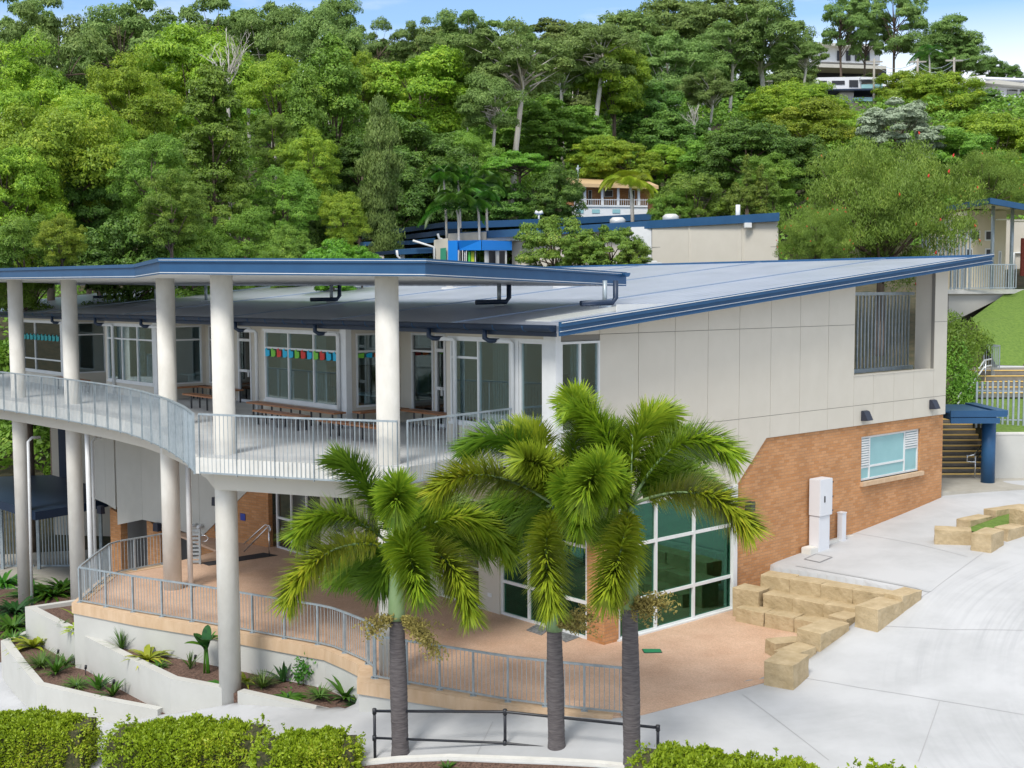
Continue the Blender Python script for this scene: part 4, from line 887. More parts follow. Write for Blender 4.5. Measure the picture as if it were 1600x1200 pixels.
# black pipe rail in front of the path
pr_ = thing('pipe_railing', 'black two rail pipe railing in front of the concrete path behind the palms', 'railing', gp(789, 1200))
tops = [Pd(585, 1111, 23.6), Pd(789, 1112, 23.3), Pd(1028, 1137, 22.4)]; mids = [Pd(585, 1153, 23.6), Pd(789, 1161, 23.3), Pd(1025, 1187, 22.4)]
mb = MB(); mb.tube(tops, .03); mb.build('top_rail', M['black'], pr_); mb = MB(); mb.tube(mids, .026); mb.build('mid_rail', M['black'], pr_)
for p, q in zip(tops, mids):
    mb = MB(); mb.tube([(p.x, p.y, gzn(p.x, p.y)-.05), (p.x, p.y, p.z+.03)], .03); mb.tube([(p.x, p.y, p.z-.06), (p.x, p.y, p.z+.05)], .043); mb.tube([(q.x, q.y, q.z-.05), (q.x, q.y, q.z+.05)], .042); mb.build('post', M['black'], pr_)
# ================================================================ THINGS ON BALCONY AND TERRACE
def bench(name, a, b, z, w_, label, cat='bench', step=1.1):
    a = np.array(a, float); b = np.array(b, float); d = (b-a)/np.linalg.norm(b-a); nn = np.array([-d[1], d[0]]); L_ = np.linalg.norm(b-a)
    t = thing(name, label, cat, (*((a+b)/2), 4.8))
    mb = MB()
    for k_ in range(3): mb.seg((*(a+nn*(k_-1)*w_/3), z), (*(b+nn*(k_-1)*w_/3), z), w_/3-.012, .05)
    mb.build('seat' if cat == 'bench' else 'top', M['timber'], t)
    for q in np.arange(.15, L_, step):
        mb = MB()
        for sgn in (-1, 1):
            p = a+d*q+nn*sgn*w_*.36; mb = MB(); mb.box(p[0]-.025, p[0]+.025, p[1]-.025, p[1]+.025, 4.8, z-.05); mb.build('leg', M['black'], t)
def BB(s, t): return tuple(A0+U*s+V*t)
bench('timber_bench', BB(-.45, 8.3), BB(-.45, 13.2), 5.27, .42, 'long timber bench under the second bay window hung with bunting')
bench('timber_bench', BB(.0, 8.15), BB(1.7, 8.15), 5.27, .42, 'timber bench along the right side of the bay with bunting')
bench('timber_bench', BB(1.5, 4.9), BB(1.5, 7.8), 5.27, .42, 'timber bench below the window in the recess behind the front column')
bench('timber_bench', BB(-.45, 14.6), BB(-.45, 17.5), 5.27, .42, 'long timber bench standing free left of the bunting bay')
bench('timber_bench', BB(1.5, 17.6), BB(1.5, 20.3), 5.27, .42, 'timber bench in the recess left of the two doors')
bench('timber_bench', BB(.0, 20.3), BB(1.7, 20.3), 5.27, .42, 'timber bench on the right side of the third bay')
bench('timber_bench', BB(-.5, 26.0), BB(-.5, 29.0), 5.27, .42, 'timber bench far along the balcony before the last bay')
bench('timber_bench', BB(-1.5, 4.6), BB(-1.5, 7.6), 5.22, .36, 'low timber bench standing on the balcony floor behind the front column')
bench('timber_bench', BB(-1.4, 8.6), BB(-1.4, 11.2), 5.22, .36, 'low timber bench on the balcony floor in front of the bunting bay')
# bunting
for lab, horiz, fixed, a, b, n_, cols in (('string of coloured bird shaped flags across the left face of the second bay', 't', 0, 8.95, 13.1, 12, 'ccrgcrgccrgc'), ('string of coloured bird shaped flags across the right face of the second bay', 's', 8.62, .35, 1.75, 5, 'gcorg'), ('string of teal flags high in the last bay window', 't', 0, 29.7, 33.9, 10, 'tttttttttt')):
    t = thing('bunting', lab, 'bunting', Bp(fixed if horiz == 't' else a, a if horiz == 't' else fixed, 6.8))
    cc = {'c': (.01, .45, .72), 'r': (.65, .04, .03), 'g': (.18, .55, .05), 'o': (.85, .2, .02), 't': (.02, .35, .38)}
    for i in range(n_):
        q = a+(b-a)*(i+.15)/n_; wd_ = (b-a)/n_*.75; mb = MB(); zt = 6.76
        prof = [(0, -.06), (0, .1), (wd_*.55, .1), (wd_*.6, .17), (wd_, .13), (wd_*.95, -.10), (wd_*.4, -.10)] if horiz == 't' else [(0, 0), (0, .1), (wd_, .14), (wd_*.9, -.02)]
        A = [Bp(fixed-.035, q+u, zt+v) if horiz == 't' else Bp(q+u, fixed-.035, zt+v) for u, v in prof]; off = Bp(.012, 0)-Bp(0, 0) if horiz == 't' else Bp(0, .012)-Bp(0, 0)
        B = [p+off for p in A]; mb.face(A); mb.face(B[::-1]); [mb.face([A[i2], B[i2], B[(i2+1) % len(A)], A[(i2+1) % len(A)]]) for i2 in range(len(A))]
        key = 'flag_'+cols[i]
        if key not in M: M[key] = mat(key, cc[cols[i]], rough=.6)
        mb.build('flag', M[key], t)
# classroom things seen through the glass
def beanbag(x, y, s_, t_, c, label):
    t = MB(); p = Bp(s_, t_, 4.82); n = 14
    prof = [(.05, 0), (.36, .02), (.42, .16), (.36, .34), (.2, .46), (.04, .5)]
    rings = [[p+Vector((r*math.cos(k_*2*math.pi/n)*(1+.06*math.sin(k_*2)), r*math.sin(k_*2*math.pi/n), z+.05)) for k_ in range(n)] for r, z in prof]
    for i in range(len(prof)-1):
        for k_ in range(n): t.face([rings[i][k_], rings[i][(k_+1) % n], rings[i+1][(k_+1) % n], rings[i+1][k_]], smooth=True)
    t.face(rings[0][::-1]); t.face(rings[-1])
    tag(t.build('beanbag', mat('bag_'+label.split()[0], c, rough=.8), None), label, 'beanbag')
beanbag(0, 0, .75, 9.3, (.75, .6, .02), 'yellow beanbag on the floor inside the bay window with bunting')
beanbag(0, 0, .95, 9.9, (.03, .08, .5), 'blue beanbag beside the yellow one inside the bay window')
def chair(s_, t_, label):
    t = thing('classroom_chair', label, 'chair', Bp(s_, t_, 4.8)); p = Bp(s_, t_, 4.8)
    mb = MB(); mb.box(p.x-.22, p.x+.22, p.y-.22, p.y+.22, p.z+.44, p.z+.48); mb.build('seat', M['black'], t)
    mb = MB(); mb.box(p.x-.22, p.x+.22, p.y+.19, p.y+.23, p.z+.55, p.z+.95); mb.build('backrest', M['black'], t)
    for a in (-1, 1):
        for b in (-1, 1): mb = MB(); mb.tube([(p.x+a*.2, p.y+b*.2, p.z), (p.x+a*.18, p.y+b*.18, p.z+.95 if b > 0 else p.z+.44)], .014, n=6); mb.build('leg', M['galv'], t)
chair(.9, 11.0, 'dark chair just inside the bay window with bunting'); chair(.8, 1.0, 'dark chair inside the corner windows near the downpipe')
tt = thing('telescope_stand', 'white tripod stand with an upright tube inside the corner window', 'tripod', Bp(.6, 1.9, 4.8)); p = Bp(.6, 1.9, 4.8)
mb = MB(); mb.tube([p+Vector((0, 0, .9)), p+Vector((-.05, 0, 1.95))], .045); mb.build('tube', M['white'], tt)
for a in range(3): mb = MB(); mb.tube([p+Vector((.35*math.cos(a*2.1), .35*math.sin(a*2.1), 0)), p+Vector((0, 0, 1.05))], .014, n=6); mb.build('leg', M['white'], tt)
# electrical cabinet and slim service box by the brick wall
g0 = gp(1268, 868); sC, tC = [float(v) for v in (((np.array([g0.x, g0.y])-A0)@U), ((np.array([g0.x, g0.y])-A0)@V))]
ec = thing('electrical_cabinet', 'tall pale grey electrical cabinet against the brick wall above the sandstone steps', 'cabinet', g0)
sA, sB = FR(1262, 850)[0], FR(1262, 850)[0]+1.0
cb0 = sA; zz = g0.z-.1
mb = MB(); mb.bx(cb0+.03, cb0+.56, -.36, -.02, zz, zz+1.15); mb.build('base', M['cabinet'], ec, bevel=.01)
mb = MB(); mb.bx(cb0, cb0+.62, -.40, -.02, zz+1.152, zz+2.22); cbo = mb.build('door_box', M['cabinet'], ec, bevel=.015); sub(cbo, ec)
mb = MB(); mb.bx(cb0+.2, cb0+.245, -.415, -.401, zz+1.55, zz+1.73); mb.build('handle', M['black'], cbo)
for z in (1.25, 1.65, 2.08): mb = MB(); mb.bx(cb0+.615, cb0+.64, -.41, -.395, zz+z, zz+z+.05); mb.build('hinge', M['black'], cbo)
mb = MB(); mb.bx(cb0-.35, cb0+.03, -.34, -.02, zz, zz+.28); mb.build('plinth', M['conc_edge'], ec, bevel=.02)
sD = FR(1307, 835)[0]; gg = Bp(sD, -.1); g2 = gzn(gg.x, gg.y)
eb2 = thing('service_post', 'slim waist high grey service box by the brick wall right of the tall cabinet', 'service box', (gg.x, gg.y, g2))
mb = MB(); mb.bx(sD, sD+.20, -.20, -.02, g2-.1, g2+.82); mb.build('casing', M['cabinet'], eb2, bevel=.01); mb = MB(); mb.bx(sD-.01, sD+.21, -.21, -.01, g2+.822, g2+.86); mb.build('cap', M['cabinet'], eb2)
mb = MB(); mb.bx(10.9, 12.2, -.10, .045, gzn(*Bp(11, 0)[:2])-.1, gzn(*Bp(11.2, 0)[:2])+.10); tag(mb.build('kerb', M['conc_edge']), kind='structure')
# mats
def matq(px, z, label, m, th=.014):
    mb = MB(); c = [Pz(*p, z) for p in px]; mb.prism([(p.x, p.y) for p in c][::-1] if True else c, z, z+th); return tag(mb.build('door_mat', m), label, 'mat')
matq([(822, 985), (838, 976), (858, 984), (846, 993)], .013, 'grey patterned entry mat at the glass doors left of the brick pillar', mat('tread_mat', (.28, .29, .30), (.10, .10, .11), 12, .7, .4, 60))
matq([(862, 990), (882, 985), (905, 996), (884, 1004)], .013, 'grey patterned entry mat closest to the brick pillar', mat('tread_mat2', (.28, .29, .30), (.10, .10, .11), 12, .7, .4, 60))
matq([(314, 880), (326, 884), (434, 868), (412, 864)], .013, 'long black mat along the foot of the brick wing wall', M['blackmat'])
# handrails near the doors below the balcony
hr = thing('stair_handrail', 'bent steel handrail rising along the brick wall beside the lower glass doors', 'handrail', Pz(418, 865, .01))
for dx, nm in ((0, 'rail'), (1, 'rail')):
    mb = MB(); mb.tube([Pd(381, 862-dx*12, 39.3), Pd(414, 828-dx*8, 39.3), Pd(419+dx*2, 823-dx*2, 39.3), Pd(423, 826, 39.2), Pd(421, 833, 39.2)], .022); mb.build(nm, M['steel'], hr)
mb = MB(); p = Pd(420, 823, 39.3); mb.tube([(p.x, p.y, 0), (p.x, p.y, p.z)], .022); mb.build('post', M['steel'], hr)
gt = thing('gate_post', 'perforated galvanised gate post standing next to the column on the terrace', 'post', Pz(302, 882, 0))
p = Pz(303, 882, 0); mb = MB()
mb.box(p.x-.2, p.x-.14, p.y-.03, p.y+.03, 0, 1.15); mb.box(p.x+.17, p.x+.23, p.y-.03, p.y+.03, 0, 1.15)
for i in range(9): mb.box(p.x-.14, p.x+.17, p.y-.012, p.y+.012, .06+i*.125, .13+i*.125)
mb.build('post', M['galv'], gt); mb = MB(); mb.tube([(p.x+.2, p.y, .95), (p.x+.42, p.y, .93), (p.x+.48, p.y, .84), (p.x+.42, p.y, .75), (p.x+.3, p.y, .74)], .022); mb.build('handrail', M['steel'], gt)
# ================================================================ GATE SHELTER under the left end
sh = thing('gate_shelter', 'dark navy flat roofed gate shelter with steel picket gates at the left edge', 'shelter', (-20, 50, -3))
zr = .55
pp = [Pz(*p, zr) for p in ((-40, 770), (55, 800), (110, 791), (169, 779), (169, 765), (81, 742), (-40, 746))]
mb = MB(); mb.prism([(p.x, p.y) for p in pp], zr-.32, zr); mb.build('roof', M['navydark'], sh)
for x in (3, 60, 158):
    p = Pd(x, 850, 50.5); mb = MB(); mb.box(p.x-.06, p.x+.06, 50.44, 50.56, -3.05, .3); mb.build('post', M['galv'], sh)
def pickets(x0, x1, Y, z0, z1, step, mb, w_=.022, slope=0):
    for q in np.arange(x0, x1, step): mb.box(q-w_, q+w_, Y-.02+slope*(q-x0), Y+.02+slope*(q-x0), z0, z1)
x0 = Pd(-20, 850, 51).x; x1 = Pd(56, 850, 51).x; x2 = Pd(112, 850, 51).x
for a, b, nm in ((x0, x1-.1, 'gate'), (x1+.1, x2, 'gate')):
    mb = MB(); pickets(a+.06, b, 51, -2.85, -.1, .13, mb); mb.box(a, b, 50.96, 51.04, -2.95, -2.86); mb.box(a, b, 50.96, 51.04, -.12, -.03); mb.build(nm, M['galv'], sh)
tag(MB().box(-21.5, -17.2, 57.0, 57.2, -3, -.8).build('notice_board', mat('lime_board', (.42, .50, .04), rough=.7)), 'lime green board seen through the steel pickets of the gate shelter', 'board')
# pale wall end and navy door beyond the shelter
mb = MB(); a = Pd(80, 690, 56); b = Pd(105, 690, 56); mb.box(a.x, b.x+4, 56, 56.3, -3, 4.4); o = mb.build('end_wall', M['clad'], bld); mb = MB(); mb.box(a.x+.35, a.x+.95, 55.93, 55.998, -1.5, 4.0); mb.build('door', M['navydark'], bld)
# ================================================================ PLANTS NEAR
M['palmleaf'] = leafmat('palm_leaf', (.09, .21, .016), (.34, .47, .03), (.64, .68, .08), .38, .30, .04)
M['palmleafy'] = leafmat('palm_leaf_old', (.13, .22, .014), (.36, .43, .028), (.64, .56, .05), .45, .28, .04)
M['palmleafd'] = leafmat('palm_leaf_dark', (.05, .13, .012), (.18, .31, .022), (.44, .52, .05), .4, .22, .04)
M['hedge'] = leafmat('hedge_leaf', (.14, .25, .012), (.38, .50, .03), (.58, .52, .07), .42, .30, .03)
M['seed'] = leafmat('palm_seed', (.20, .17, .05), (.42, .35, .10), (.5, .42, .15), .7, .1, .05)
def bez3(B, Mi, T, n):               # smooth curve from B through Mi to T
    B, Mi, T = map(np.array, (B, Mi, T)); C_ = 2*Mi-.5*(B+T); t = np.linspace(0, 1, n)[:, None]
    return (1-t)**2*B+2*t*(1-t)*C_+t**2*T
def leaf_blades(base, d, length, width, nrm, droop=.0):
    """blades as two quads each: base (N,3), direction d, lengths, widths"""
    side = np.cross(d, nrm); side /= np.linalg.norm(side, axis=1, keepdims=True)+1e-9
    mid = base+d*length[:, None]*.5; tip = base+d*length[:, None]; tip[:, 2] -= droop*length
    w_ = side*width[:, None]
    a, b = base-w_*.35, base+w_*.35; c, e = mid+w_*.5, mid-w_*.5; f, g = tip+w_*.08, tip-w_*.08
    return np.stack([a, b, c, e, e, c, f, g], 1).reshape(-1, 3)
def frond_verts(curve, r, n=1050, rad=.50, wid=.033):
    m = len(curve); t = r.uniform(.10, 1, n)**.9; idx = t*(m-1); i0 = np.clip(idx.astype(int), 0, m-2); fr = (idx-i0)[:, None]
    base = curve[i0]*(1-fr)+curve[i0+1]*fr; tan = curve[i0+1]-curve[i0]; tan /= np.linalg.norm(tan, axis=1, keepdims=True)
    rnd = r.normal(size=(n, 3)); rnd -= tan*(rnd*tan).sum(1, keepdims=True); rnd /= np.linalg.norm(rnd, axis=1, keepdims=True)
    d = tan*(.30+.5*t[:, None]**2)+rnd*(1.0-.35*t[:, None]**2); d[:, 2] += .06; d /= np.linalg.norm(d, axis=1, keepdims=True)
    ln = rad*(.45+1.1*np.minimum(t*2.2, 1))*(1-.12*t**3)*r.uniform(.75, 1.1, n)/1.3
    return leaf_blades(base, d, ln, np.full(n, wid)*r.uniform(.8, 1.3, n), tan, .10)
def make_palm(label, base_px, Y, top_px, shaft_px, fronds, seeds, seed, w0):
    r = np.random.default_rng(seed); b = Pd(base_px[0], base_px[1], Y); gz = gzn(b.x, b.y); b = Vector((b.x, Y, gz))
    shp = Pd(shaft_px[0], shaft_px[1], Y); top = Pd(top_px[0], top_px[1], Y)
    t = thing('foxtail_palm', label, 'palm tree', b, 'foxtail palms in the foreground bed')
    mb = MB(); n = 90; pts = []; rs = []
    for i in range(n+1):
        q = i/n; p = Vector(b).lerp(shp, q); p.z = gz-.1+(shp.z-gz+.1)*q; bulge = 1+.12*math.exp(-((q-.55)/.3)**2)+.25*math.exp(-q*22)
        pts.append(p); rs.append(w0*bulge*(1-.12*q)*(1+.012*math.sin(i*2.1)+(.022 if i % 5 == 0 else 0)))
    mb.tube(pts, rs, n=24); mb.build('trunk', M['bark_grey'], t)
    mb = MB(); pts = []; rs = []
    for i in range(15):
        q = i/14; pts.append(Vector(shp).lerp(top, q)); rs.append(w0*(1.02-.62*q**1.3)*(1+.10*math.sin(q*math.pi)))
    mb.tube(pts, rs, n=20); mb.build('crownshaft', M['shaft'], t)
    B = np.array(top); L0 = np.array(b)
    for i, (mx_, my_, tx, ty, dm, dt, kind) in enumerate(fronds):
        Mi = Pd(mx_, my_, Y+dm); T = Pd(tx, ty, Y+dt); c = bez3(B, Mi, T, 46)[:39]
        v = frond_verts(c, r); m_ = M[{'g': 'palmleaf', 'y': 'palmleafy', 'd': 'palmleafd'}[kind]]
        o = fastmesh('frond', v-L0, 4, m_, t)
        mb = MB(); mb.tube([Vector(q) for q in c[::3]], list(np.linspace(.035, .006, len(c[::3]))), n=6); mb.build('rachis', M['shaft'], sub(o, t))
    for (x, y, dy, rr_) in seeds:
        c0 = np.array(Pd(x, y, Y+dy)); s0 = np.array(shp)+np.array([0, 0, .02]); n = 360
        br_ = []
        for j in range(34):
            e = c0+r.normal(size=3)*rr_*np.array([1, .8, .8]); e[2] -= abs(r.normal())*rr_*.5; br_.append(e)
        V_ = []
        for e in br_:
            q = np.linspace(.25, 1, 26)[:, None]; st = s0+(e-s0)*q; st[:, 2] += .12*np.sin(q[:, 0]*3.1)*.8-.06*q[:, 0]; st += r.normal(size=st.shape)*.016
            d = r.normal(size=st.shape); d /= np.linalg.norm(d, axis=1, keepdims=True); V_.append(leaf_blades(st, d, np.full(26, .06), np.full(26, .028), r.normal(size=st.shape)))
        fastmesh('seed_cluster', np.concatenate(V_)-L0, 4, M['seed'], t)
    # upright spear leaf
    sp_ = Vector(top); mb = MB(); e = sp_+Vector((.05, 0, 1.25)); mb.tube([sp_-Vector((0, 0, .2)), e], [.03, .006], n=6); mb.build('spear_leaf', M['shaft'], t)
    return t
make_palm('leftmost foxtail palm of the three, shortest, in front of the terrace corner', (626, 1200), 23.6, (618, 858), (620, 968), [
  (572, 748, .1, 0, 0, 0, 'd')] and [
  (566, 752, 516, 716, .6, .9, 'd'), (520, 806, 452, 862, -.3, -.7, 'g'), (505, 868, 434, 985, -.9, -1.5, 'y'), (637, 862, 664, 968, -1.1, -1.9, 'g'), (700, 880, 742, 1008, -.7, -1.2, 'y'),
  (735, 812, 815, 910, .3, .5, 'g'), (621, 770, 616, 822, -.9, -1.7, 'g'), (700, 835, 780, 880, .9, 1.3, 'd'), (560, 880, 520, 900, .9, 1.4, 'd'), (668, 800, 735, 800, 1.0, 1.9, 'd'), (590, 905, 575, 850, .4, 1.2, 'd')],
  [(580, 978, -.5, .12), (668, 985, -.6, .13), (685, 1015, -.6, .11)], 11, .165)
make_palm('middle foxtail palm of the three, its frayed trunk in front of the left glass doors', (870, 1200), 23.0, (868, 790), (866, 985), [
  (792, 688, 700, 728, .5, .7, 'd'), (745, 742, 660, 800, -.5, -1.0, 'y'), (835, 690, 790, 690, .9, 1.7, 'y'), (853, 868, 872, 985, -1.0, -1.5, 'y'), (893, 765, 912, 865, -1.0, -1.7, 'g'),
  (930, 738, 972, 812, -.8, -1.3, 'g'), (905, 655, 880, 632, .2, -.5, 'g'), (805, 775, 745, 835, 1.0, 1.5, 'd'), (850, 735, 800, 715, -.3, -.9, 'y'), (905, 705, 945, 670, 1.0, 1.9, 'd'), (820, 810, 790, 870, 1.1, 1.6, 'd'), (925, 790, 945, 850, .9, 1.2, 'd')],
  [(905, 968, -.5, .13), (930, 955, -.2, .2)], 12, .16)
make_palm('rightmost foxtail palm of the three, tallest, in front of the right glass doors', (988, 1200), 22.0, (984, 790), (984, 950), [
  (1003, 672, 1062, 655, .4, .9, 'g'), (1075, 690, 1172, 745, -.2, -.6, 'g'), (1105, 775, 1190, 862, -.6, -1.1, 'y'), (935, 665, 885, 648, .5, .4, 'g'), (968, 868, 940, 955, -1.0, -1.6, 'y'),
  (940, 735, 905, 810, -.9, -1.6, 'g'), (1060, 745, 1125, 790, .8, 1.3, 'd'), (1045, 700, 1110, 710, .9, 1.7, 'd'), (925, 770, 880, 820, .9, 1.3, 'd'), (960, 690, 925, 700, 1.1, 2.0, 'd')],
  [(1035, 935, -.4, .13), (958, 925, -.5, .11), (1015, 950, -.5, .12)], 13, .158)
# ---------------------------------------------------------------- clipped hedges
def hedge(label, px, ztop, depth, seed, n=26000, hgt=1.25, nshoot=26):
    """px: back top edge pixels left to right"""
    r = np.random.default_rng(seed); P = [np.array(Pz(x, y, ztop)) for x, y in px]
    A, B = P[0], P[-1]; d = (B-A); d[2] = 0; Ln = np.linalg.norm(d); d /= Ln; nn = np.array([d[1], -d[0], 0.])
    zt = lambda q: np.interp(q, np.linspace(0, Ln, len(P)), [0]*len(P))
    V_ = []
    # sample positions on a rounded box shell, thicker with depth
    m = n; q = r.uniform(0, Ln, m); face = r.uniform(0, 1, m); pos = np.zeros((m, 3)); nor = np.zeros((m, 3))
    top = face < .46; fr_ = (face >= .46) & (face < .86); bk_ = (face >= .86) & (face < .9); el = (face >= .9) & (face < .95); er = face >= .95
    u = r.uniform(0, 1, m); sh_ = np.abs(r.normal(size=m))*.065
    edge = np.exp(-(q/.3)**2)+np.exp(-((Ln-q)/.3)**2); wob = .04*np.sin(q*3.1+seed)+.035*np.sin(q*8.3+seed*2)+.035*np.sin(u*17+q*3)+.03*np.sin(q*23+u*5)-.34*edge
    for msk, f in ((top, lambda: (q, u*depth, ztop-sh_+wob)), ):
        pos[msk] = (A+np.outer(q, d)+np.outer(u*depth, nn))[msk]; pos[msk, 2] = (ztop-sh_+wob-.22*np.clip((u-.82)/.18, 0, 1)**2-.22*np.clip((.12-u)/.12, 0, 1)**2)[msk]; nor[msk] = (0, 0, 1)
    pos[fr_] = (A+np.outer(q, d)+nn*depth)[fr_]+np.outer(wob-sh_, nn)[fr_]; pos[fr_, 2] = (ztop-.06-u*hgt)[fr_]; nor[fr_] = nn
    pos[bk_] = (A+np.outer(q, d))[bk_]-np.outer(wob-sh_, nn)[bk_]; pos[bk_, 2] = (ztop-.06-u*hgt)[bk_]; nor[bk_] = -nn
    v2 = r.uniform(0, 1, m)
    for msk, e, sg in ((el, 0, -1), (er, Ln, 1)):
        pos[msk] = (A+d*e+np.outer(u*depth, nn)+np.outer((wob-sh_)*sg, d))[msk]; pos[msk, 2] = (ztop-.06-v2*hgt)[msk]; nor[msk] = d*sg
    dirn = nor*.8+r.normal(size=(m, 3))*.75+np.array([0, 0, .25]); dirn /= np.linalg.norm(dirn, axis=1, keepdims=True)
    V_.append(leaf_blades(pos, dirn, r.uniform(.035, .085, m), r.uniform(.025, .048, m), r.normal(size=(m, 3))))
    for j in range(nshoot):            # shoots poking out of the top
        c = A+d*r.uniform(0, Ln)+nn*r.uniform(0, depth); c[2] = ztop; h = r.uniform(.04, .14); k_ = 12
        st = c+np.outer(np.linspace(0, 1, k_), np.array([r.normal()*.03, r.normal()*.03, h])); dd = r.normal(size=(k_, 3)); dd[:, 2] += .5; dd /= np.linalg.norm(dd, axis=1, keepdims=True)
        V_.append(leaf_blades(st, dd, np.full(k_, .06), np.full(k_, .035), r.normal(size=(k_, 3))))
    V_ = np.concatenate(V_); org = np.array([(A+B)[0]/2, (A+B)[1]/2, gzn((A+B)[0]/2, (A+B)[1]/2)])
    t = thing('hedge', label, 'hedge', org, 'clipped bright green hedges along the front')
    fastmesh('foliage', V_-org, 4, M['hedge'], t)
    mb = MB()                          # inner twiggy mass
    c = [A+nn*.1+d*.1, B+nn*.1-d*.1, B+nn*(depth-.1)-d*.1, A+nn*(depth-.1)+d*.1]
    mb.prism([(p[0], p[1]) for p in c][::-1], ztop-hgt-.3, ztop-.12); mb.build('twigs', M['twig'], t)
M['twig'] = mat('hedge_twigs', (.025, .035, .010), (.09, .08, .035), 14, .95, 1, 25, detail=8)
hedge('clipped hedge at the bottom left corner in front of the lower planter wall', [(-60, 1108), (60, 1104), (160, 1110)], -.75, 1.15, 21, 22000, 1.5)
hedge('longest clipped hedge, in the middle of the row left of the palms', [(188, 1120), (300, 1112), (424, 1120)], -.32, 1.25, 22, 28000, 1.4)
hedge('clipped hedge with a few brown leaves between the long hedge and the left palm trunk', [(405, 1140), (480, 1134), (566, 1136)], -.15, 1.15, 23, 20000, 1.3)
hedge('clipped hedge right of the three palm trunks at the end of the black pipe railing', [(1005, 1154), (1130, 1160), (1312, 1194)], .66, 1.1, 24, 24000, 1.1)
hedge('clipped hedge only just showing at the bottom edge right of the others', [(1328, 1187), (1370, 1189), (1444, 1196)], .76, 1.0, 25, 9000, 1.1, 20)
# ---------------------------------------------------------------- planter plants
M['lime'] = leafmat('lime_leaf', (.22, .34, .02), (.48, .56, .05), (.62, .60, .10), .4, .3)
M['midg'] = leafmat('mid_leaf', (.03, .12, .015), (.09, .24, .02), (.2, .36, .04), .4, .25)
M['darkg'] = leafmat('dark_leaf', (.012, .055, .012), (.03, .10, .02), (.06, .16, .03), .3, .15)
M['grassy'] = leafmat('grass_leaf', (.05, .13, .02), (.13, .24, .04), (.25, .32, .08), .5, .25)
def rosette(label, cat, name, p, m, n=22, ln=.5, wd=.07, up=.7, seed=0, arch=.35, scale_z=1, group=None):
    r = np.random.default_rng(seed+500); V_ = []
    t = thing(name, label, cat, p, group); K = 5
    for i in range(n):
        a = r.uniform(0, 2*math.pi); e = up*r.uniform(.5, 1.3); l_ = ln*r.uniform(.65, 1.15)
        d = np.array([math.cos(a)*math.cos(e), math.sin(a)*math.cos(e), math.sin(e)*scale_z]); sd = np.array([-math.sin(a), math.cos(a), 0]); prev = None
        for j in range(K+1):
            q = j/K; c = d*l_*q; c[2] -= arch*l_*q*q; wv = wd*math.sin(math.pi*(.12+.88*q)**.8)*.5+.002
            cur = (c-sd*wv, c+sd*wv)
            if prev: V_ += [prev[0], prev[1], cur[1], cur[0]]
            prev = cur
    V_ = np.array(V_); me_ = fastmesh('leaves', V_, 4, M[m], t)
    import bmesh
    bm = bmesh.new(); bm.from_mesh(me_.data); bmesh.ops.remove_doubles(bm, verts=bm.verts, dist=1e-5); bm.to_mesh(me_.data); bm.free()
    mb = MB(); mb.tube([Vector(p)-Vector((0, 0, .05)), Vector(p)+Vector((0, 0, .10))], .025, n=6); mb.build('stem', M['darkg'], t)
    return t
z1s, z2s = -.97, -1.82
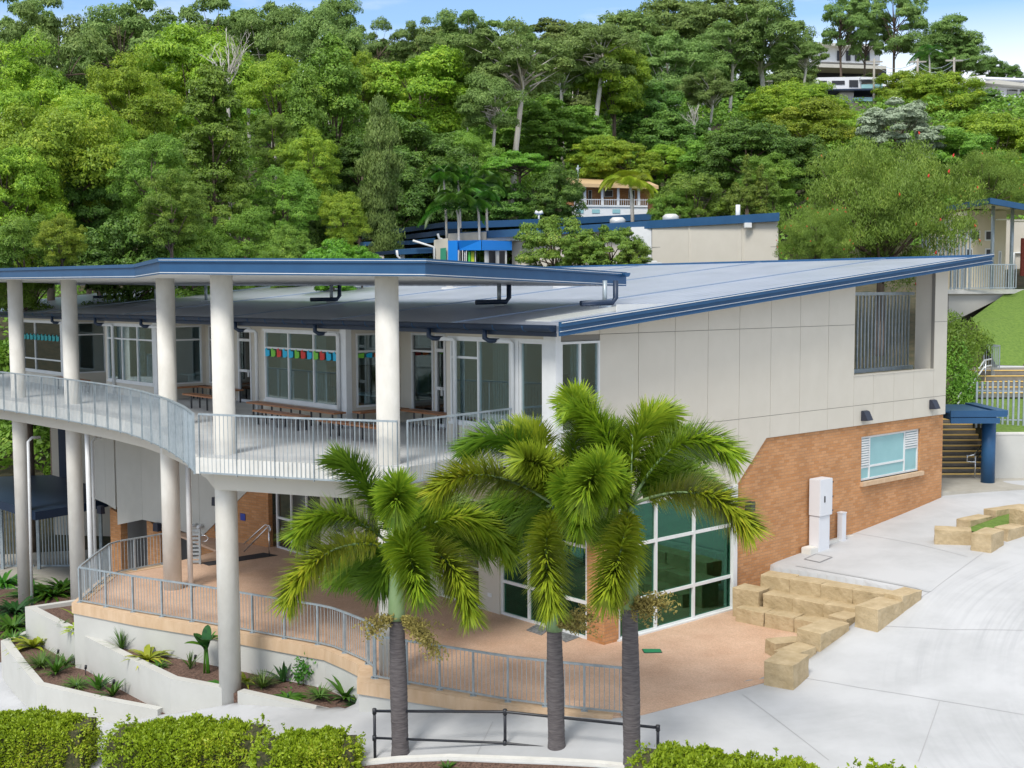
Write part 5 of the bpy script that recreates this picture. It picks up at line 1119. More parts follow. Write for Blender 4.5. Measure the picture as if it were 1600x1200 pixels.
PL = [
 (230, 1032, z1s, 'yellow-green arching lily in the upper planter, second plant from the left', 'lime', 26, .55, .08, .8, 'lily'),
 (190, 1015, z1s, 'grey spiky grass clump beside the yellow-green lily in the upper planter', 'grassy', 46, .5, .014, 1.2, 'grass_clump'),
 (297, 1045, z1s, 'small grass tuft left of the banana-leaved plant in the upper planter', 'grassy', 30, .4, .014, 1.2, 'grass_clump'),
 (248, 1043, z1s, 'low soft green clump at the foot of the yellow-green lily', 'midg', 40, .25, .03, .6, 'groundcover_clump'),
 (345, 1070, z1s, 'low bright green mound against the front round column', 'midg', 60, .26, .05, .4, 'groundcover_clump'),
 (385, 1068, z1s, 'little lime plant just right of the front round column', 'lime', 18, .3, .05, .9, 'lily'),
 (410, 1075, z1s, 'feathery green grass clump right of the front round column', 'grassy', 80, .42, .016, .9, 'grass_clump'),
 (443, 1066, z1s, 'dark upright strappy plant in the right part of the upper planter', 'darkg', 14, .5, .06, 1.15, 'cordyline'),
 (500, 1092, z1s, 'soft pale grass clump towards the right end of the upper planter', 'grassy', 80, .38, .014, .8, 'grass_clump'),
 (541, 1092, z1s, 'large glossy strappy plant at the right end of the upper planter', 'midg', 30, .6, .07, .75, 'cordyline'),
 (562, 1105, z1s, 'dark fuzzy ground plant against the terrace wall end', 'darkg', 70, .3, .03, .7, 'groundcover_clump'),
 (450, 1090, z1s, 'flat green mat of groundcover in the middle of the right planter', 'midg', 60, .3, .05, .3, 'groundcover_clump'),
 (120, 965, z1s, 'red and green spiky plant at the back corner of the upper planter', 'lime', 14, .4, .05, 1.1, 'cordyline'),
 (120, 988, z1s, 'lime green leafy plant against the end of the terrace wall', 'lime', 26, .36, .07, .7, 'lily'),
 (100, 978, z1s, 'thin grassy weed near the corner of the upper planter', 'grassy', 30, .25, .014, .8, 'grass_clump'),
 (53, 1012, z2s, 'yellow-green arching lily in the lower planter at the left edge', 'lime', 30, .62, .085, .8, 'lily'),
 (20, 1003, z2s, 'broad green tuft at the far left of the lower planter', 'midg', 40, .4, .03, .8, 'grass_clump'),
 (64, 1042, z2s, 'dense dark grass clump in the lower planter', 'grassy', 110, .5, .016, .8, 'grass_clump'),
 (88, 1052, z2s, 'strappy green plant in the middle of the lower planter', 'midg', 26, .5, .045, .9, 'cordyline'),
 (102, 1040, z2s, 'dark grass tuft behind the strappy plant in the lower planter', 'grassy', 60, .45, .014, .8, 'grass_clump'),
 (120, 1073, z2s, 'low green mound of grass in the lower planter', 'grassy', 90, .35, .016, .6, 'grass_clump'),
 (154, 1078, z2s, 'upright strappy plant towards the right of the lower planter', 'midg', 14, .45, .06, 1.1, 'cordyline'),
 (176, 1088, z2s, 'last upright leafy plant at the right end of the lower planter', 'midg', 20, .4, .05, .9, 'cordyline'),
 (20, 985, -3.0, 'large shaded fern at the left edge behind the lower planter', 'midg', 60, .9, .07, .7, 'fern'),
 (52, 935, -3.0, 'bright fern between the two left round columns', 'midg', 50, 1.0, .08, .7, 'fern'),
 (5, 915, -3.0, 'arching fern at the left edge beside the path', 'midg', 50, 1.1, .08, .6, 'fern'),
 (82, 935, -3.0, 'bright green fern right of the thin white pipe', 'midg', 60, 1.0, .09, .7, 'fern'),
 (100, 925, -3.0, 'pale fern in front of the second round column', 'midg', 50, .9, .08, .8, 'fern'),
 (25, 960, -3.0, 'dark fern at the foot of the leftmost round column', 'darkg', 60, .9, .08, .7, 'fern'),
 (700, 1203, None, 'small green weed in the bark of the palm bed', 'midg', 20, .18, .03, .8, 'groundcover_clump'),
]
for i, (x, y, z, lab, m, n_, ln, wd, up, nm) in enumerate(PL):
    p = Pz(x, y, z) if z is not None else gp(x, y)
    rosette(lab, nm.replace('_', ' ').replace('groundcover clump', 'groundcover').replace('grass clump', 'grass'), nm, p, m, int(n_*1.3), ln*1.6, wd*1.5, up, i, arch=.45 if nm in ('lily', 'fern') else .3)
# banana-leaved plant and a leafy shrub
p = Pz(322, 1052, z1s); t = thing('banana_plant', 'dark glossy banana-leaved plant, tallest in the upper planter', 'plant', p)
for i, (a, e, l_) in enumerate(((.3, 1.2, .75), (1.4, 1.35, .85), (2.6, .9, .65), (3.4, .5, .6), (4.6, .75, .6), (5.6, .6, .7), (.9, .4, .5), (2.2, .3, .5))):
    r_ = []; st = Vector((0, 0, .55+.04*i)); d = Vector((math.cos(a)*math.cos(e), math.sin(a)*math.cos(e), math.sin(e))); sd = Vector((-math.sin(a), math.cos(a), 0)); L1 = []; R1 = []
    for j in range(8):
        q = j/7; c = st+d*l_*q-Vector((0, 0, .25*l_*q*q)); wv = .13*math.sin(math.pi*min(1, .08+.92*q))**.7; L1.append(p+c-sd*wv+Vector((0, 0, wv*.3))); R1.append(p+c+sd*wv+Vector((0, 0, wv*.3)))
    mb = MB(); mid = [p+st+d*l_*(j/7)-Vector((0, 0, .25*l_*(j/7)**2)) for j in range(8)]; mb.quad_strip(L1, mid); mb.quad_strip(mid, R1); mb.build('leaf', M['darkg'] if i % 3 else M['midg'], t)
for dx in (-.05, .03, .08): mb = MB(); mb.tube([p+Vector((dx, 0, -.1)), p+Vector((dx*.4, .02, .7))], [.03, .02], n=8); mb.build('stem', M['midg'], t)
# path bollard lights: small dark stakes in the planters
for (x, y, z, lab) in ((305, 1040, z1s, 'dark spike light in the upper planter beside the banana-leaved plant'), (466, 1068, z1s, 'dark spike light in the right part of the upper planter'), (91, 1030, z2s, 'dark spike light in the lower planter behind the dense grass'), (134, 1055, z2s, 'dark spike light in the middle of the lower planter'), (178, 1078, z2s, 'dark spike light at the right end of the lower planter')):
    p = Pz(x, y, z); t = thing('spike_light', lab, 'garden light', p, 'garden spike lights'); mb = MB(); mb.tube([p-Vector((0, 0, .1)), p+Vector((0, 0, .2))], .013, n=6); mb.build('stake', M['black'], t); mb = MB(); mb.tube([p+Vector((0, 0, .18)), p+Vector((.02, -.02, .28))], .035, n=8); mb.build('head', M['black'], t)
p = Pz(474, 1072, z1s); t = thing('leafy_shrub', 'thin leafy shrub with small leaves in the right part of the upper planter', 'shrub', p)
r = np.random.default_rng(77); st = r.normal(size=(260, 3))*np.array([.13, .13, .16])+np.array([0, 0, .38]); d = r.normal(size=(260, 3)); d /= np.linalg.norm(d, axis=1, keepdims=True)
fastmesh('foliage', leaf_blades(st, d, np.full(260, .08), np.full(260, .045), r.normal(size=(260, 3))), 4, M['midg'], t); mb = MB(); mb.tube([p-Vector((0, 0, .05)), p+Vector((0, 0, .4))], .012, n=6); mb.build('stem', M['bark'], t)
# ================================================================ TREES
LM = {}
LM['bb'] = leafmat('leaf_yellow_green', (.10, .22, .018), (.34, .48, .035), (.62, .66, .07), .5, .32)
LM['mid'] = leafmat('leaf_mid_green', (.08, .19, .022), (.22, .39, .045), (.42, .56, .08), .5, .28)
LM['dark'] = leafmat('leaf_dark_green', (.045, .13, .018), (.13, .26, .035), (.27, .42, .06), .5, .2)
LM['gum'] = leafmat('leaf_gum_green', (.11, .20, .05), (.23, .36, .085), (.38, .50, .14), .55, .28)
LM['bottle'] = leafmat('leaf_olive', (.09, .17, .022), (.22, .34, .045), (.42, .50, .10), .5, .3, .03)
LM['silver'] = leafmat('leaf_silver', (.20, .28, .16), (.42, .50, .36), (.70, .74, .60), .6, .2)
LM['bright'] = leafmat('leaf_bright', (.08, .22, .02), (.20, .38, .03), (.34, .46, .06), .4, .35)
LM['gold'] = leafmat('leaf_gold_green', (.08, .17, .02), (.22, .32, .04), (.50, .48, .10), .5, .25)
LM['far'] = leafmat('leaf_far_green', (.09, .16, .04), (.20, .28, .06), (.33, .40, .10), .6, .25)
M['red'] = mat('bottlebrush_flower', (.62, .05, .03), rough=.7)
def crown_verts(seed, ncl, per, R, H, rc, leaf, flat=.75, cut=.55, kind='dome', hang=0., lw=.5):
    """leaf quads of a crown made of many clumps; each clump is a ragged dome of leaves. Base of crown z=0, top z=H"""
    r = np.random.default_rng(seed); C_ = []; tries = 0
    while len(C_) < ncl and tries < 20000:
        tries += 1; d = r.normal(size=3); d /= np.linalg.norm(d); q = r.uniform(cut, 1.0)
        if kind == 'dome': c = np.array([d[0]*R*q, d[1]*R*q, H*.5+d[2]*H*.5*q])
        elif kind == 'cone':
            z = r.uniform(.03, .97); rr = R*(1-z)**.55*(.35+.65*min(1, z*4+.3)); a = r.uniform(0, 6.283); qq = math.sqrt(r.uniform(.25, 1)); c = np.array([math.cos(a)*rr*qq, math.sin(a)*rr*qq, z*H])
        elif kind == 'flat': a = r.uniform(0, 6.283); qq = math.sqrt(r.uniform(0, 1)); c = np.array([math.cos(a)*R*qq, math.sin(a)*R*qq, H*(1-.55*qq**2)*r.uniform(.6, 1)])
        elif kind == 'col': a = r.uniform(0, 6.283); qq = math.sqrt(r.uniform(.2, 1)); z = r.uniform(0, 1); rr = R*(.75+.25*math.sin(z*9+seed))*(1-z**4); c = np.array([math.cos(a)*rr*qq, math.sin(a)*rr*qq, z*H])
        if all(np.linalg.norm((c-e)*[1, 1, 1.25]) > rc*.62 for e in C_): C_.append(c)
    C_ = np.array(C_); n = len(C_); rcs = rc*r.uniform(.65, 1.25, n)
    idx = np.repeat(np.arange(n), per); m = len(idx); d = r.normal(size=(m, 3)); d /= np.linalg.norm(d, axis=1, keepdims=True)
    low = d[:, 2] < -.15; d[low, 2] *= -r.uniform(.2, 1, low.sum()); d /= np.linalg.norm(d, axis=1, keepdims=True)
    # ragged shell: the dome's radius varies with direction
    ph = r.uniform(0, 6.28, (n, 3)); bump_ = 1+.22*np.sin(d[:, 0]*5+ph[idx, 0])*np.sin(d[:, 1]*5+ph[idx, 1])+.12*np.sin(d[:, 2]*9+ph[idx, 2])
    q = (1-np.abs(r.normal(size=m))*.16)*bump_; P = C_[idx]+d*np.stack([rcs[idx]]*2+[rcs[idx]*flat], 1)*q[:, None]
    P[:, 2] -= hang*r.uniform(0, 1, m)*rcs[idx]
    cen = np.array([0, 0, H*.4]); o = P-cen; o /= np.linalg.norm(o, axis=1, keepdims=True)
    nrm = d*.9+o*.3+r.normal(size=(m, 3))*.42+np.array([0, 0, .25]); nrm /= np.linalg.norm(nrm, axis=1, keepdims=True)
    a = np.cross(nrm, r.normal(size=(m, 3))); a /= np.linalg.norm(a, axis=1, keepdims=True)
    if hang: a = a*.5+np.array([0, 0, -1.])*hang; a /= np.linalg.norm(a, axis=1, keepdims=True)
    b = np.cross(nrm, a); b /= np.linalg.norm(b, axis=1, keepdims=True); s = leaf*r.uniform(.6, 1.35, m)[:, None]
    V_ = np.stack([P-a*s, P-b*s*lw+nrm*s*.15, P+a*s, P+b*s*lw+nrm*s*.15], 1).reshape(-1, 3)
    return V_, C_, rcs
def tree_proto(key, seed, Hc, Ht, R, ncl, per, rc, leaf, leafm, barkm, tr=.28, kind='dome', flat=.75, cut=.55, hang=0., limbs=14, lean=.0, lw=.5, extra=None):
    """Ht total height; Hc crown height"""
    V_, C_, rcs = crown_verts(seed, ncl, per, R, Hc, rc, leaf, flat, cut, kind, hang, lw); z0 = Ht-Hc; V_[:, 2] += z0; C_[:, 2] += z0
    o = fastmesh('crown', V_, 4, LM[leafm])
    r = random.Random(seed); mb = MB(); base = Vector((0, 0, -1.0)); fork = Vector((lean, lean*.4, z0+Hc*.12)); topp = Vector((lean*1.3, 0, z0+Hc*.72))
    mb.tube([base, Vector((lean*.2, 0, z0*.4)), fork, fork.lerp(topp, .5)+Vector((r.uniform(-.3, .3), r.uniform(-.3, .3), 0)), topp], [tr*1.15, tr*.95, tr*.75, tr*.45, tr*.12], n=10)
    idx = list(range(len(C_))); r.shuffle(idx)
    for i in idx[:limbs]:
        c = Vector(C_[i]); a = fork.lerp(topp, r.uniform(-.25, .6)) if kind != 'cone' else Vector((0, 0, max(z0*.6, c.z-Hc*.12)))
        m_ = a.lerp(c, .5)+Vector((0, 0, (c-a).length*.06)); mb.tube([a, m_, c], [tr*.36, tr*.22, tr*.06], n=6)
    t = mb.build('trunk', M[barkm], None, origin=(0, 0, 0))
    res = [o, t]
    if extra: res += extra(V_, r)
    for q in res: q.hide_render = False; COL.objects.unlink(q)
    return dict(parts=res, H=Ht, R=R)
def flowers(V_, r):
    cen = V_.mean(0); ii = [r.randrange(len(V_)//4)*4 for _ in range(400)]
    ii = [i for i in ii if np.linalg.norm((V_[i]-cen)/[5.2, 5.2, 3.1]) > .92][:34]; res = []
    for i in ii:
        c = Vector(V_[i]); d = (c-Vector(cen)).normalized(); c = c+d*.05; mb = MB(); mb.tube([c, c+Vector((r.uniform(-.05, .05), 0, .06)), c+Vector((r.uniform(-.08, .08), 0, .13))], [.04, .05, .02], n=6)
        res.append(mb.build('flower', M['red'], None, origin=(0, 0, 0)))
    return res
PR = {}
def getp(key):
    if key in PR: return PR[key]
    k_, v = key[:-1], int(key[-1]); s = 100+v*17+len(k_)
    if k_ == 'bb': PR[key] = tree_proto(key, s, 9, 14, 5, 72, 900, 1.25, .10, 'bb', 'bark', .3, flat=.88, limbs=18)
    if k_ == 'bbf': PR[key] = tree_proto(key, s, 9, 14, 5, 74, 860, 1.3, .125, 'bb', 'bark', .3, flat=.88, limbs=18)
    if k_ == 'mid': PR[key] = tree_proto(key, s, 10, 13, 4.6, 78, 760, 1.1, .10, 'mid', 'bark', .3, flat=.85, limbs=14)
    if k_ == 'midf': PR[key] = tree_proto(key, s, 10, 13, 4.6, 74, 800, 1.2, .125, 'mid', 'bark', .3, flat=.7, limbs=14)
    if k_ == 'cone': PR[key] = tree_proto(key, s, 14, 17, 4.2, 130, 620, 1.0, .10, 'mid', 'bark', .3, kind='cone', flat=.62, limbs=30)
    if k_ == 'dark': PR[key] = tree_proto(key, s, 9, 12, 4.6, 66, 760, 1.25, .13, 'dark', 'bark', .3, flat=.85, limbs=10)
    if k_ == 'gum': PR[key] = tree_proto(key, s, 11, 18, 4.6, 66, 900, 1.25, .14, 'gum', 'barkw', .26, flat=.85, cut=.4, hang=.3, limbs=26, lean=.6, lw=.42)
    if k_ == 'euc': PR[key] = tree_proto(key, s, 7.2, 18, 4.8, 44, 760, 1.15, .14, 'gum', 'barkw', .27, flat=.85, cut=.35, hang=.25, limbs=36, lean=.9, lw=.42)
    if k_ == 'sky': PR[key] = tree_proto(key, s, 10, 17, 4.6, 48, 700, 1.05, .13, 'gum', 'bark', .22, flat=.8, cut=.5, hang=.2, limbs=28, lean=.4, lw=.45)
    if k_ == 'tall': PR[key] = tree_proto(key, s, 15, 19, 3.4, 84, 620, 1.1, .13, 'mid', 'bark', .3, kind='col', flat=.9, hang=.25, limbs=18, lw=.42)
    if k_ == 'weep': PR[key] = tree_proto(key, s, 11, 13, 2.0, 56, 620, .8, .12, 'gum', 'bark', .2, kind='col', flat=1.2, hang=.6, limbs=12, lw=.3)
    if k_ == 'flat': PR[key] = tree_proto(key, s, 2.6, 8, 4.6, 60, 520, .95, .12, 'bright', 'bark', .25, kind='flat', flat=.35, limbs=20)
    if k_ == 'bottle': PR[key] = tree_proto(key, s, 6.2, 8.2, 5.2, 100, 800, .92, .08, 'bottle', 'bark', .26, flat=.8, cut=.3, hang=.55, limbs=34, lw=.26, extra=flowers)
    if k_ == 'silver': PR[key] = tree_proto(key, s, 7, 9.5, 4.2, 72, 520, .85, .13, 'silver', 'bark', .25, flat=.65, limbs=20)
    if k_ == 'bush': PR[key] = tree_proto(key, s, 4.2, 5, 2.6, 34, 620, .8, .10, 'bright', 'bark', .15, flat=.7, limbs=10)
    if k_ == 'gold': PR[key] = tree_proto(key, s, 4.6, 6, 3.2, 44, 700, .72, .085, 'gold', 'bark', .18, flat=.8, limbs=16)
    if k_ == 'cyp': PR[key] = tree_proto(key, s, 6, 6.6, 1.1, 24, 420, .55, .09, 'gold', 'bark', .15, kind='col', flat=1.3, limbs=5)
    if k_ == 'far': PR[key] = tree_proto(key, s, 9, 14, 5, 60, 640, 1.35, .17, 'far', 'barkw', .22, flat=.8, limbs=14)
    return PR[key]
NAMES = {'euc': ('gum_tree', 'gum tree'), 'bbf': ('brush_box_tree', 'tree'), 'midf': ('rainforest_tree', 'tree'), 'bb': ('brush_box_tree', 'tree'), 'mid': ('rainforest_tree', 'tree'), 'cone': ('rainforest_tree', 'tree'), 'dark': ('dark_evergreen_tree', 'tree'), 'gum': ('gum_tree', 'gum tree'), 'sky': ('gum_tree', 'gum tree'), 'tall': ('tall_evergreen_tree', 'tree'), 'weep': ('she_oak_tree', 'tree'), 'flat': ('flat_topped_tree', 'tree'),
  'bottle': ('bottlebrush_tree', 'bottlebrush tree'), 'silver': ('silver_leaved_tree', 'tree'), 'bush': ('leafy_bush', 'bush'), 'gold': ('golden_penda_shrub', 'shrub'), 'cyp': ('golden_cypress', 'cypress'), 'far': ('hillside_tree', 'tree')}
used_p = set(); rt = random.Random(3)
def tree(key, x, ytop, wpx, Y, label, ybot=None, group='trees on the forested hillside'):
    if Y > 88 and key[:-1] in ('bb', 'mid'): key = key[:-1]+'f'+str((int(key[-1])-1) % 2+1)
    p = Pd(x, ytop, Y); gz = hz(p.x, p.y); pr = getp(key); s_xy = wpx*Y/1900/(2*pr['R'])
    Ht = p.z-gz; nm, cat = NAMES[key[:-1]]
    if ybot is not None:      # foot of the tree at the given height instead of the terrain's
        pass
    sz = Ht/pr['H']
    lo_, hi_ = {'gum': (.8, 1.25), 'euc': (.85, 1.3), 'sky': (.8, 1.5), 'tall': (.8, 1.5), 'cone': (.9, 1.4), 'weep': (.8, 1.3)}.get(key[:-1], (.9, 1.25)); sz = min(max(sz, s_xy*lo_), s_xy*hi_)
    gz0 = p.z-pr['H']*sz
    t = bpy.data.objects.new(nm, None); COL.objects.link(t); t.location = (p.x, p.y, gz0); t.scale = (s_xy, s_xy, sz); t.rotation_euler.z = rt.uniform(0, 6.28)
    tag(t, label, cat, group)
    for q in pr['parts']:
        c = q.copy(); COL.objects.link(c); c.parent = t; c.name = q.name.split('.')[0]
    if gz0 > gz+.5:           # the stem carries on down to the hillside
        mb = MB(); mb.tube([Vector((0, 0, (gz-gz0-1)/sz)), Vector((0, 0, .3))], [.4, .3], n=8)
        o = mb.build('lower_trunk', M['barkw' if 'gum' in key else 'bark'], None, origin=(0, 0, 0)); o.parent = t
    return t
TREES = [
 ('dark1', 835, 118, 120, 132, 'dark crown in the gap behind the trunks of the big central gum'), ('far1', 895, 108, 120, 138, 'hazy crown in the gap right of the big central gum trunks'), ('dark2', 1150, 92, 120, 160, 'dark crown behind the white trunks on the right hill, left one'), ('far2', 1215, 88, 120, 165, 'hazy crown behind the white trunks of the largest right hill gum'),
 ('dark3', 1240, 96, 60, 170, 'dark crown behind the slender forked trunk left of the white box house'), ('mid2', 790, 150, 110, 118, 'green crown low behind the pale leaning trunk in the centre'),
 ('far1', 235, 22, 150, 128, 'hazy crown behind the left skyline gums'), ('far2', 385, 8, 150, 132, 'hazy crown filling the skyline behind the cone-shaped tree'), ('far3', 560, 62, 110, 140, 'low hazy crown under the open blue sky on the left'), ('far1', 640, 62, 120, 146, 'low hazy crown below the two small skyline gums'),
 ('far2', 705, 38, 120, 150, 'hazy crown left of the broad centre skyline gum'), ('far3', 850, 34, 130, 150, 'hazy crown behind the tall yellow-green gum'), ('far1', 60, 40, 150, 118, 'hazy crown behind the thin gum at the top left corner'), ('far2', 140, 30, 120, 122, 'hazy crown left of the dark spreading gum'),
 ('euc1', 880, 62, 110, 112, 'grey gum between the big central gum and the tall yellow-green one'), ('euc1', 705, 90, 110, 104, 'grey gum touching the left side of the big central gum'), ('far3', 1350, 118, 110, 200, 'hazy low crown on the ridge behind the white box house'),
 # left edge of the photo, nearest forest
 ('bb1', 40, 78, 200, 72, 'yellow-green tree in the upper left corner behind the dark gum branches'), ('bb2', 70, 165, 240, 62, 'broad yellow-green tree filling the left edge above the canopy'), ('bb3', 10, 215, 170, 58, 'yellow-green tree cut by the left edge below the broad one'),
 ('bb4', 95, 335, 75, 52, 'small bright yellow-green tree directly above the left end of the navy canopy'), ('mid1', 35, 330, 130, 54, 'dark leafy tree low at the left edge behind the canopy'), ('mid2', 235, 205, 120, 58, 'glossy green tree left of the tall cone-shaped tree'),
 ('mid3', 265, 265, 100, 54, 'shiny mid green tree low in front of the cone-shaped tree, left side'), ('cone1', 330, 104, 160, 64, 'tall cone-shaped lush green tree above the step in the canopy'), ('bb1', 200, 92, 150, 80, 'yellow-green tree between the left corner trees and the cone-shaped tree'),
 ('bb2', 130, 150, 140, 68, 'rounded yellow-green tree right of the broad left edge tree'), ('bb3', 300, 36, 190, 92, 'yellow-green tree high above the cone-shaped tree'), ('bb4', 435, 85, 125, 84, 'yellow-green tree right of the bare grey branches'),
 ('sky1', 85, -14, 150, 88, 'thin gum against white cloud at the top left corner'), ('sky2', 190, -20, 170, 104, 'dark spreading gum at the top edge with sky between its limbs'), ('sky3', 330, -18, 140, 108, 'gum cut by the top edge above the yellow-green forest'), ('gum1', 425, -12, 120, 108, 'dense gum on the skyline left of the tall sky gap'),
 ('gum2', 510, -16, 110, 104, 'gum at the top edge just left of the open blue sky'), ('sky1', 20, -30, 130, 96, 'gum crown cut off by the top left corner of the photo'), ('tall1', 520, 62, 130, 86, 'tall dark column-shaped tree left of the grey weeping tree'), ('tall2', 475, 120, 110, 80, 'column-shaped dark tree right of the yellow-green tree with bare branches behind'),
 ('weep1', 592, 162, 75, 74, 'grey-green weeping tree with a narrow drooping crown'), ('mid4', 425, 172, 75, 72, 'blue-green tree just right of the cone-shaped tree'), ('bb1', 480, 205, 95, 70, 'small yellow-green tree right of the blue-green tree'), ('bb2', 535, 300, 80, 66, 'small green tree low beside the dark school roof edge'),
 ('mid1', 440, 255, 110, 66, 'leafy green tree above the bright frangipani'), ('mid2', 380, 320, 120, 60, 'mid green tree right of the cone-shaped tree base behind the canopy'), ('dark1', 200, 345, 150, 56, 'dark tree low behind the middle of the left canopy'), ('dark2', 480, 330, 110, 68, 'dark shady tree behind the bright frangipani'),
 ('mid3', 450, 352, 85, 57, 'small leafy tree just above the canopy near the frangipani'), ('dark3', 150, 240, 130, 63, 'dark green gap-filling tree between the left yellow-green trees'), ('mid4', 300, 340, 110, 56, 'leafy tree at the canopy step, below the cone-shaped tree'),
 ('dark1', 560, 210, 90, 84, 'dark tree left of the weeping tree crown'), ('bb3', 565, 85, 90, 98, 'yellow-green crown below the open blue sky on the left'),
 # centre
 ('sky3', 590, 28, 75, 135, 'small open gum on the skyline left of centre with sky showing through'), ('sky1', 658, 26, 80, 135, 'second small open gum on the skyline left of centre'), ('gum3', 730, 12, 110, 140, 'broad gum on the skyline above the centre'), ('sky2', 790, 22, 110, 140, 'gum on the skyline just right of the photo centre line'),
 ('bb4', 655, 78, 185, 100, 'wide yellow-green tree left of the big grey gum'), ('bb2', 600, 95, 100, 112, 'yellow-green tree behind the wide one, to its left'), ('euc1', 800, 40, 175, 98, 'big grey-green gum in the centre with pale forked trunks'), ('euc2', 762, 112, 110, 93, 'grey gum in front of the big central one, with a pale leaning trunk'),
 ('euc2', 925, 28, 150, 110, 'tall gum with dark straight stems right of the big grey gum'), ('bb3', 960, 60, 110, 112, 'yellow-green crown above the dark straight trunks right of centre'), ('gum3', 1040, 45, 130, 128, 'hazy grey-green gum right of the centre'), ('far1', 960, 15, 120, 150, 'olive tree on the skyline right of centre'),
 ('dark2', 650, 190, 160, 92, 'dark round tree under the wide yellow-green tree'), ('dark3', 700, 240, 130, 84, 'dark tree behind the palms by the school roofs'), ('dark1', 620, 260, 110, 82, 'dark tree right of the weeping tree'), ('mid2', 740, 205, 90, 88, 'mid green tree just behind the flat-topped bright tree'),
 ('flat1', 812, 240, 105, 84, 'bright flat-topped tree spreading above the palms'), ('dark2', 870, 262, 80, 82, 'dark dense tree left of the tan-roofed house'), ('dark3', 790, 285, 110, 84, 'black-green thicket tree below the flat-topped tree'), ('mid1', 860, 150, 110, 104, 'green tree between the pale trunks in the centre'),
 ('bb4', 940, 215, 90, 98, 'bright yellow-green tree above the tan-roofed house, left one'), ('bb2', 985, 222, 95, 97, 'bright yellow-green tree above the tan-roofed house, right one'), ('mid3', 900, 165, 100, 106, 'green tree behind the bright pair above the tan-roofed house'), ('dark1', 1050, 178, 120, 108, 'dark spreading tree right of the bright pair'),
 ('dark2', 1010, 130, 110, 116, 'dark tree below the hazy grey-green gum'), ('mid4', 1085, 262, 125, 74, 'leafy green tree right of the tan-roofed house'), ('mid2', 1050, 290, 70, 73, 'smaller leafy tree touching the right end of the tan-roofed house'),
 # right hill
 ('gum2', 1095, 55, 105, 140, 'grey-green gum above the pale bare branches on the right hill'), ('euc1', 1142, 35, 110, 140, 'tall gum with white trunk left of the big right hill gum'), ('euc2', 1205, 5, 165, 140, 'largest gum on the right hill, many white trunks below its crown'), ('euc1', 1252, 58, 80, 136, 'gum with slender forked trunk at the left end of the white box house'),
 ('far2', 1060, -5, 130, 175, 'hazy tree at the top edge right of centre'), ('far3', 1130, -12, 130, 178, 'hazy tree at the top edge above the right hill gums'), ('far1', 1000, 22, 90, 168, 'hazy skyline tree between the centre and the right hill'), ('sky3', 1318, -25, 85, 190, 'tall open gum on the ridge, left of the pair above the white box house'),
 ('sky1', 1352, -15, 75, 192, 'tall dark gum on the ridge directly above the white box house'), ('sky2', 1400, -28, 95, 190, 'tall dark gum on the ridge, right of the pair above the white box house'), ('gum1', 1478, 22, 105, 188, 'wide gum standing alone on the ridge against the sky, right'), ('sky3', 1500, 60, 75, 186, 'smaller gum beside the lone wide gum on the ridge'),
 ('dark1', 1545, 90, 45, 205, 'dark distant tree above the right hand white house'), ('dark2', 1578, 98, 40, 205, 'distant round tree at the right edge above the white house'), ('bb1', 1215, 128, 110, 124, 'yellow-green tree left below the white box house'), ('bb3', 1270, 132, 100, 120, 'yellow-green tree just below the white box house on its left'),
 ('bb4', 1420, 108, 110, 140, 'yellow-green tree right of the white box house'), ('bb2', 1480, 118, 120, 136, 'wide yellow-green tree left of the right hand white house'), ('dark3', 1548, 140, 42, 148, 'dark conical tree in front of the right hand white house'), ('silver1', 1405, 160, 135, 96, 'silvery white-leaved tree on the right hill'),
 ('bb1', 1330, 172, 110, 112, 'yellow-green tree left of the silvery tree'), ('bb3', 1560, 175, 150, 106, 'yellow-green tree at the right edge below the white house'), ('bb2', 1262, 158, 130, 104, 'wide yellow-green tree in the middle of the right hill'), ('bb4', 1500, 182, 90, 112, 'yellow-green tree right of the silvery tree'),
 ('dark1', 1165, 190, 130, 92, 'dark green dome-shaped tree in the middle of the right hill'), ('mid1', 1120, 205, 100, 96, 'green tree left of the dark dome-shaped tree'), ('dark2', 1240, 205, 120, 92, 'dark tree below the wide yellow-green tree on the right hill'), ('euc1', 1105, 112, 90, 122, 'rounded grey gum above pale dead branches'),
 ('mid4', 1200, 235, 100, 84, 'leafy tree right of the golden cypresses'), ('bb1', 1040, 225, 70, 100, 'small yellow-green tree between the bright pair and the dark trees'), ('mid2', 1500, 195, 120, 96, 'green tree behind the bottlebrush, upper right'), ('mid3', 1350, 215, 120, 84, 'green tree directly behind the top of the bottlebrush'),
 ('bottle1', 1380, 222, 290, 57, 'large olive bottlebrush tree with red flowers behind the roof on the right'), ('bottle2', 1275, 318, 130, 53, 'smaller bottlebrush in front of the large one, against the roof'), ('bottle1', 1545, 235, 150, 76, 'olive tree at the right edge behind the pavilion roof'),
 ('bush1', 520, 378, 85, 50, 'bright green frangipani peeping over the canopy near the centre'), ('bush1', 565, 388, 55, 51, 'smaller bright green bush next to the frangipani over the canopy'),
 ('gold1', 865, 340, 125, 61, 'olive gold-tipped shrub in front of the bright blue entrance'), ('gold2', 955, 352, 100, 60, 'second gold-tipped shrub, right of the blue entrance'), ('gold1', 990, 378, 60, 59, 'small gold-tipped shrub at the left end of the beige wall'), ('gold2', 905, 355, 70, 60, 'gold-tipped shrub in the middle of the row by the blue entrance'),
 ('cyp1', 1168, 246, 22, 70, 'tallest golden cypress right of the leafy tree'), ('cyp1', 1150, 290, 22, 69, 'short golden cypress left of the tallest one'), ('cyp1', 1190, 262, 24, 70, 'golden cypress right of the tallest one'), ('cyp1', 1208, 270, 24, 71, 'rightmost golden cypress beside the bottlebrush'), ('gold2', 1165, 285, 70, 72, 'gold green shrub at the foot of the golden cypresses'),
]
for a in TREES: tree(*a)
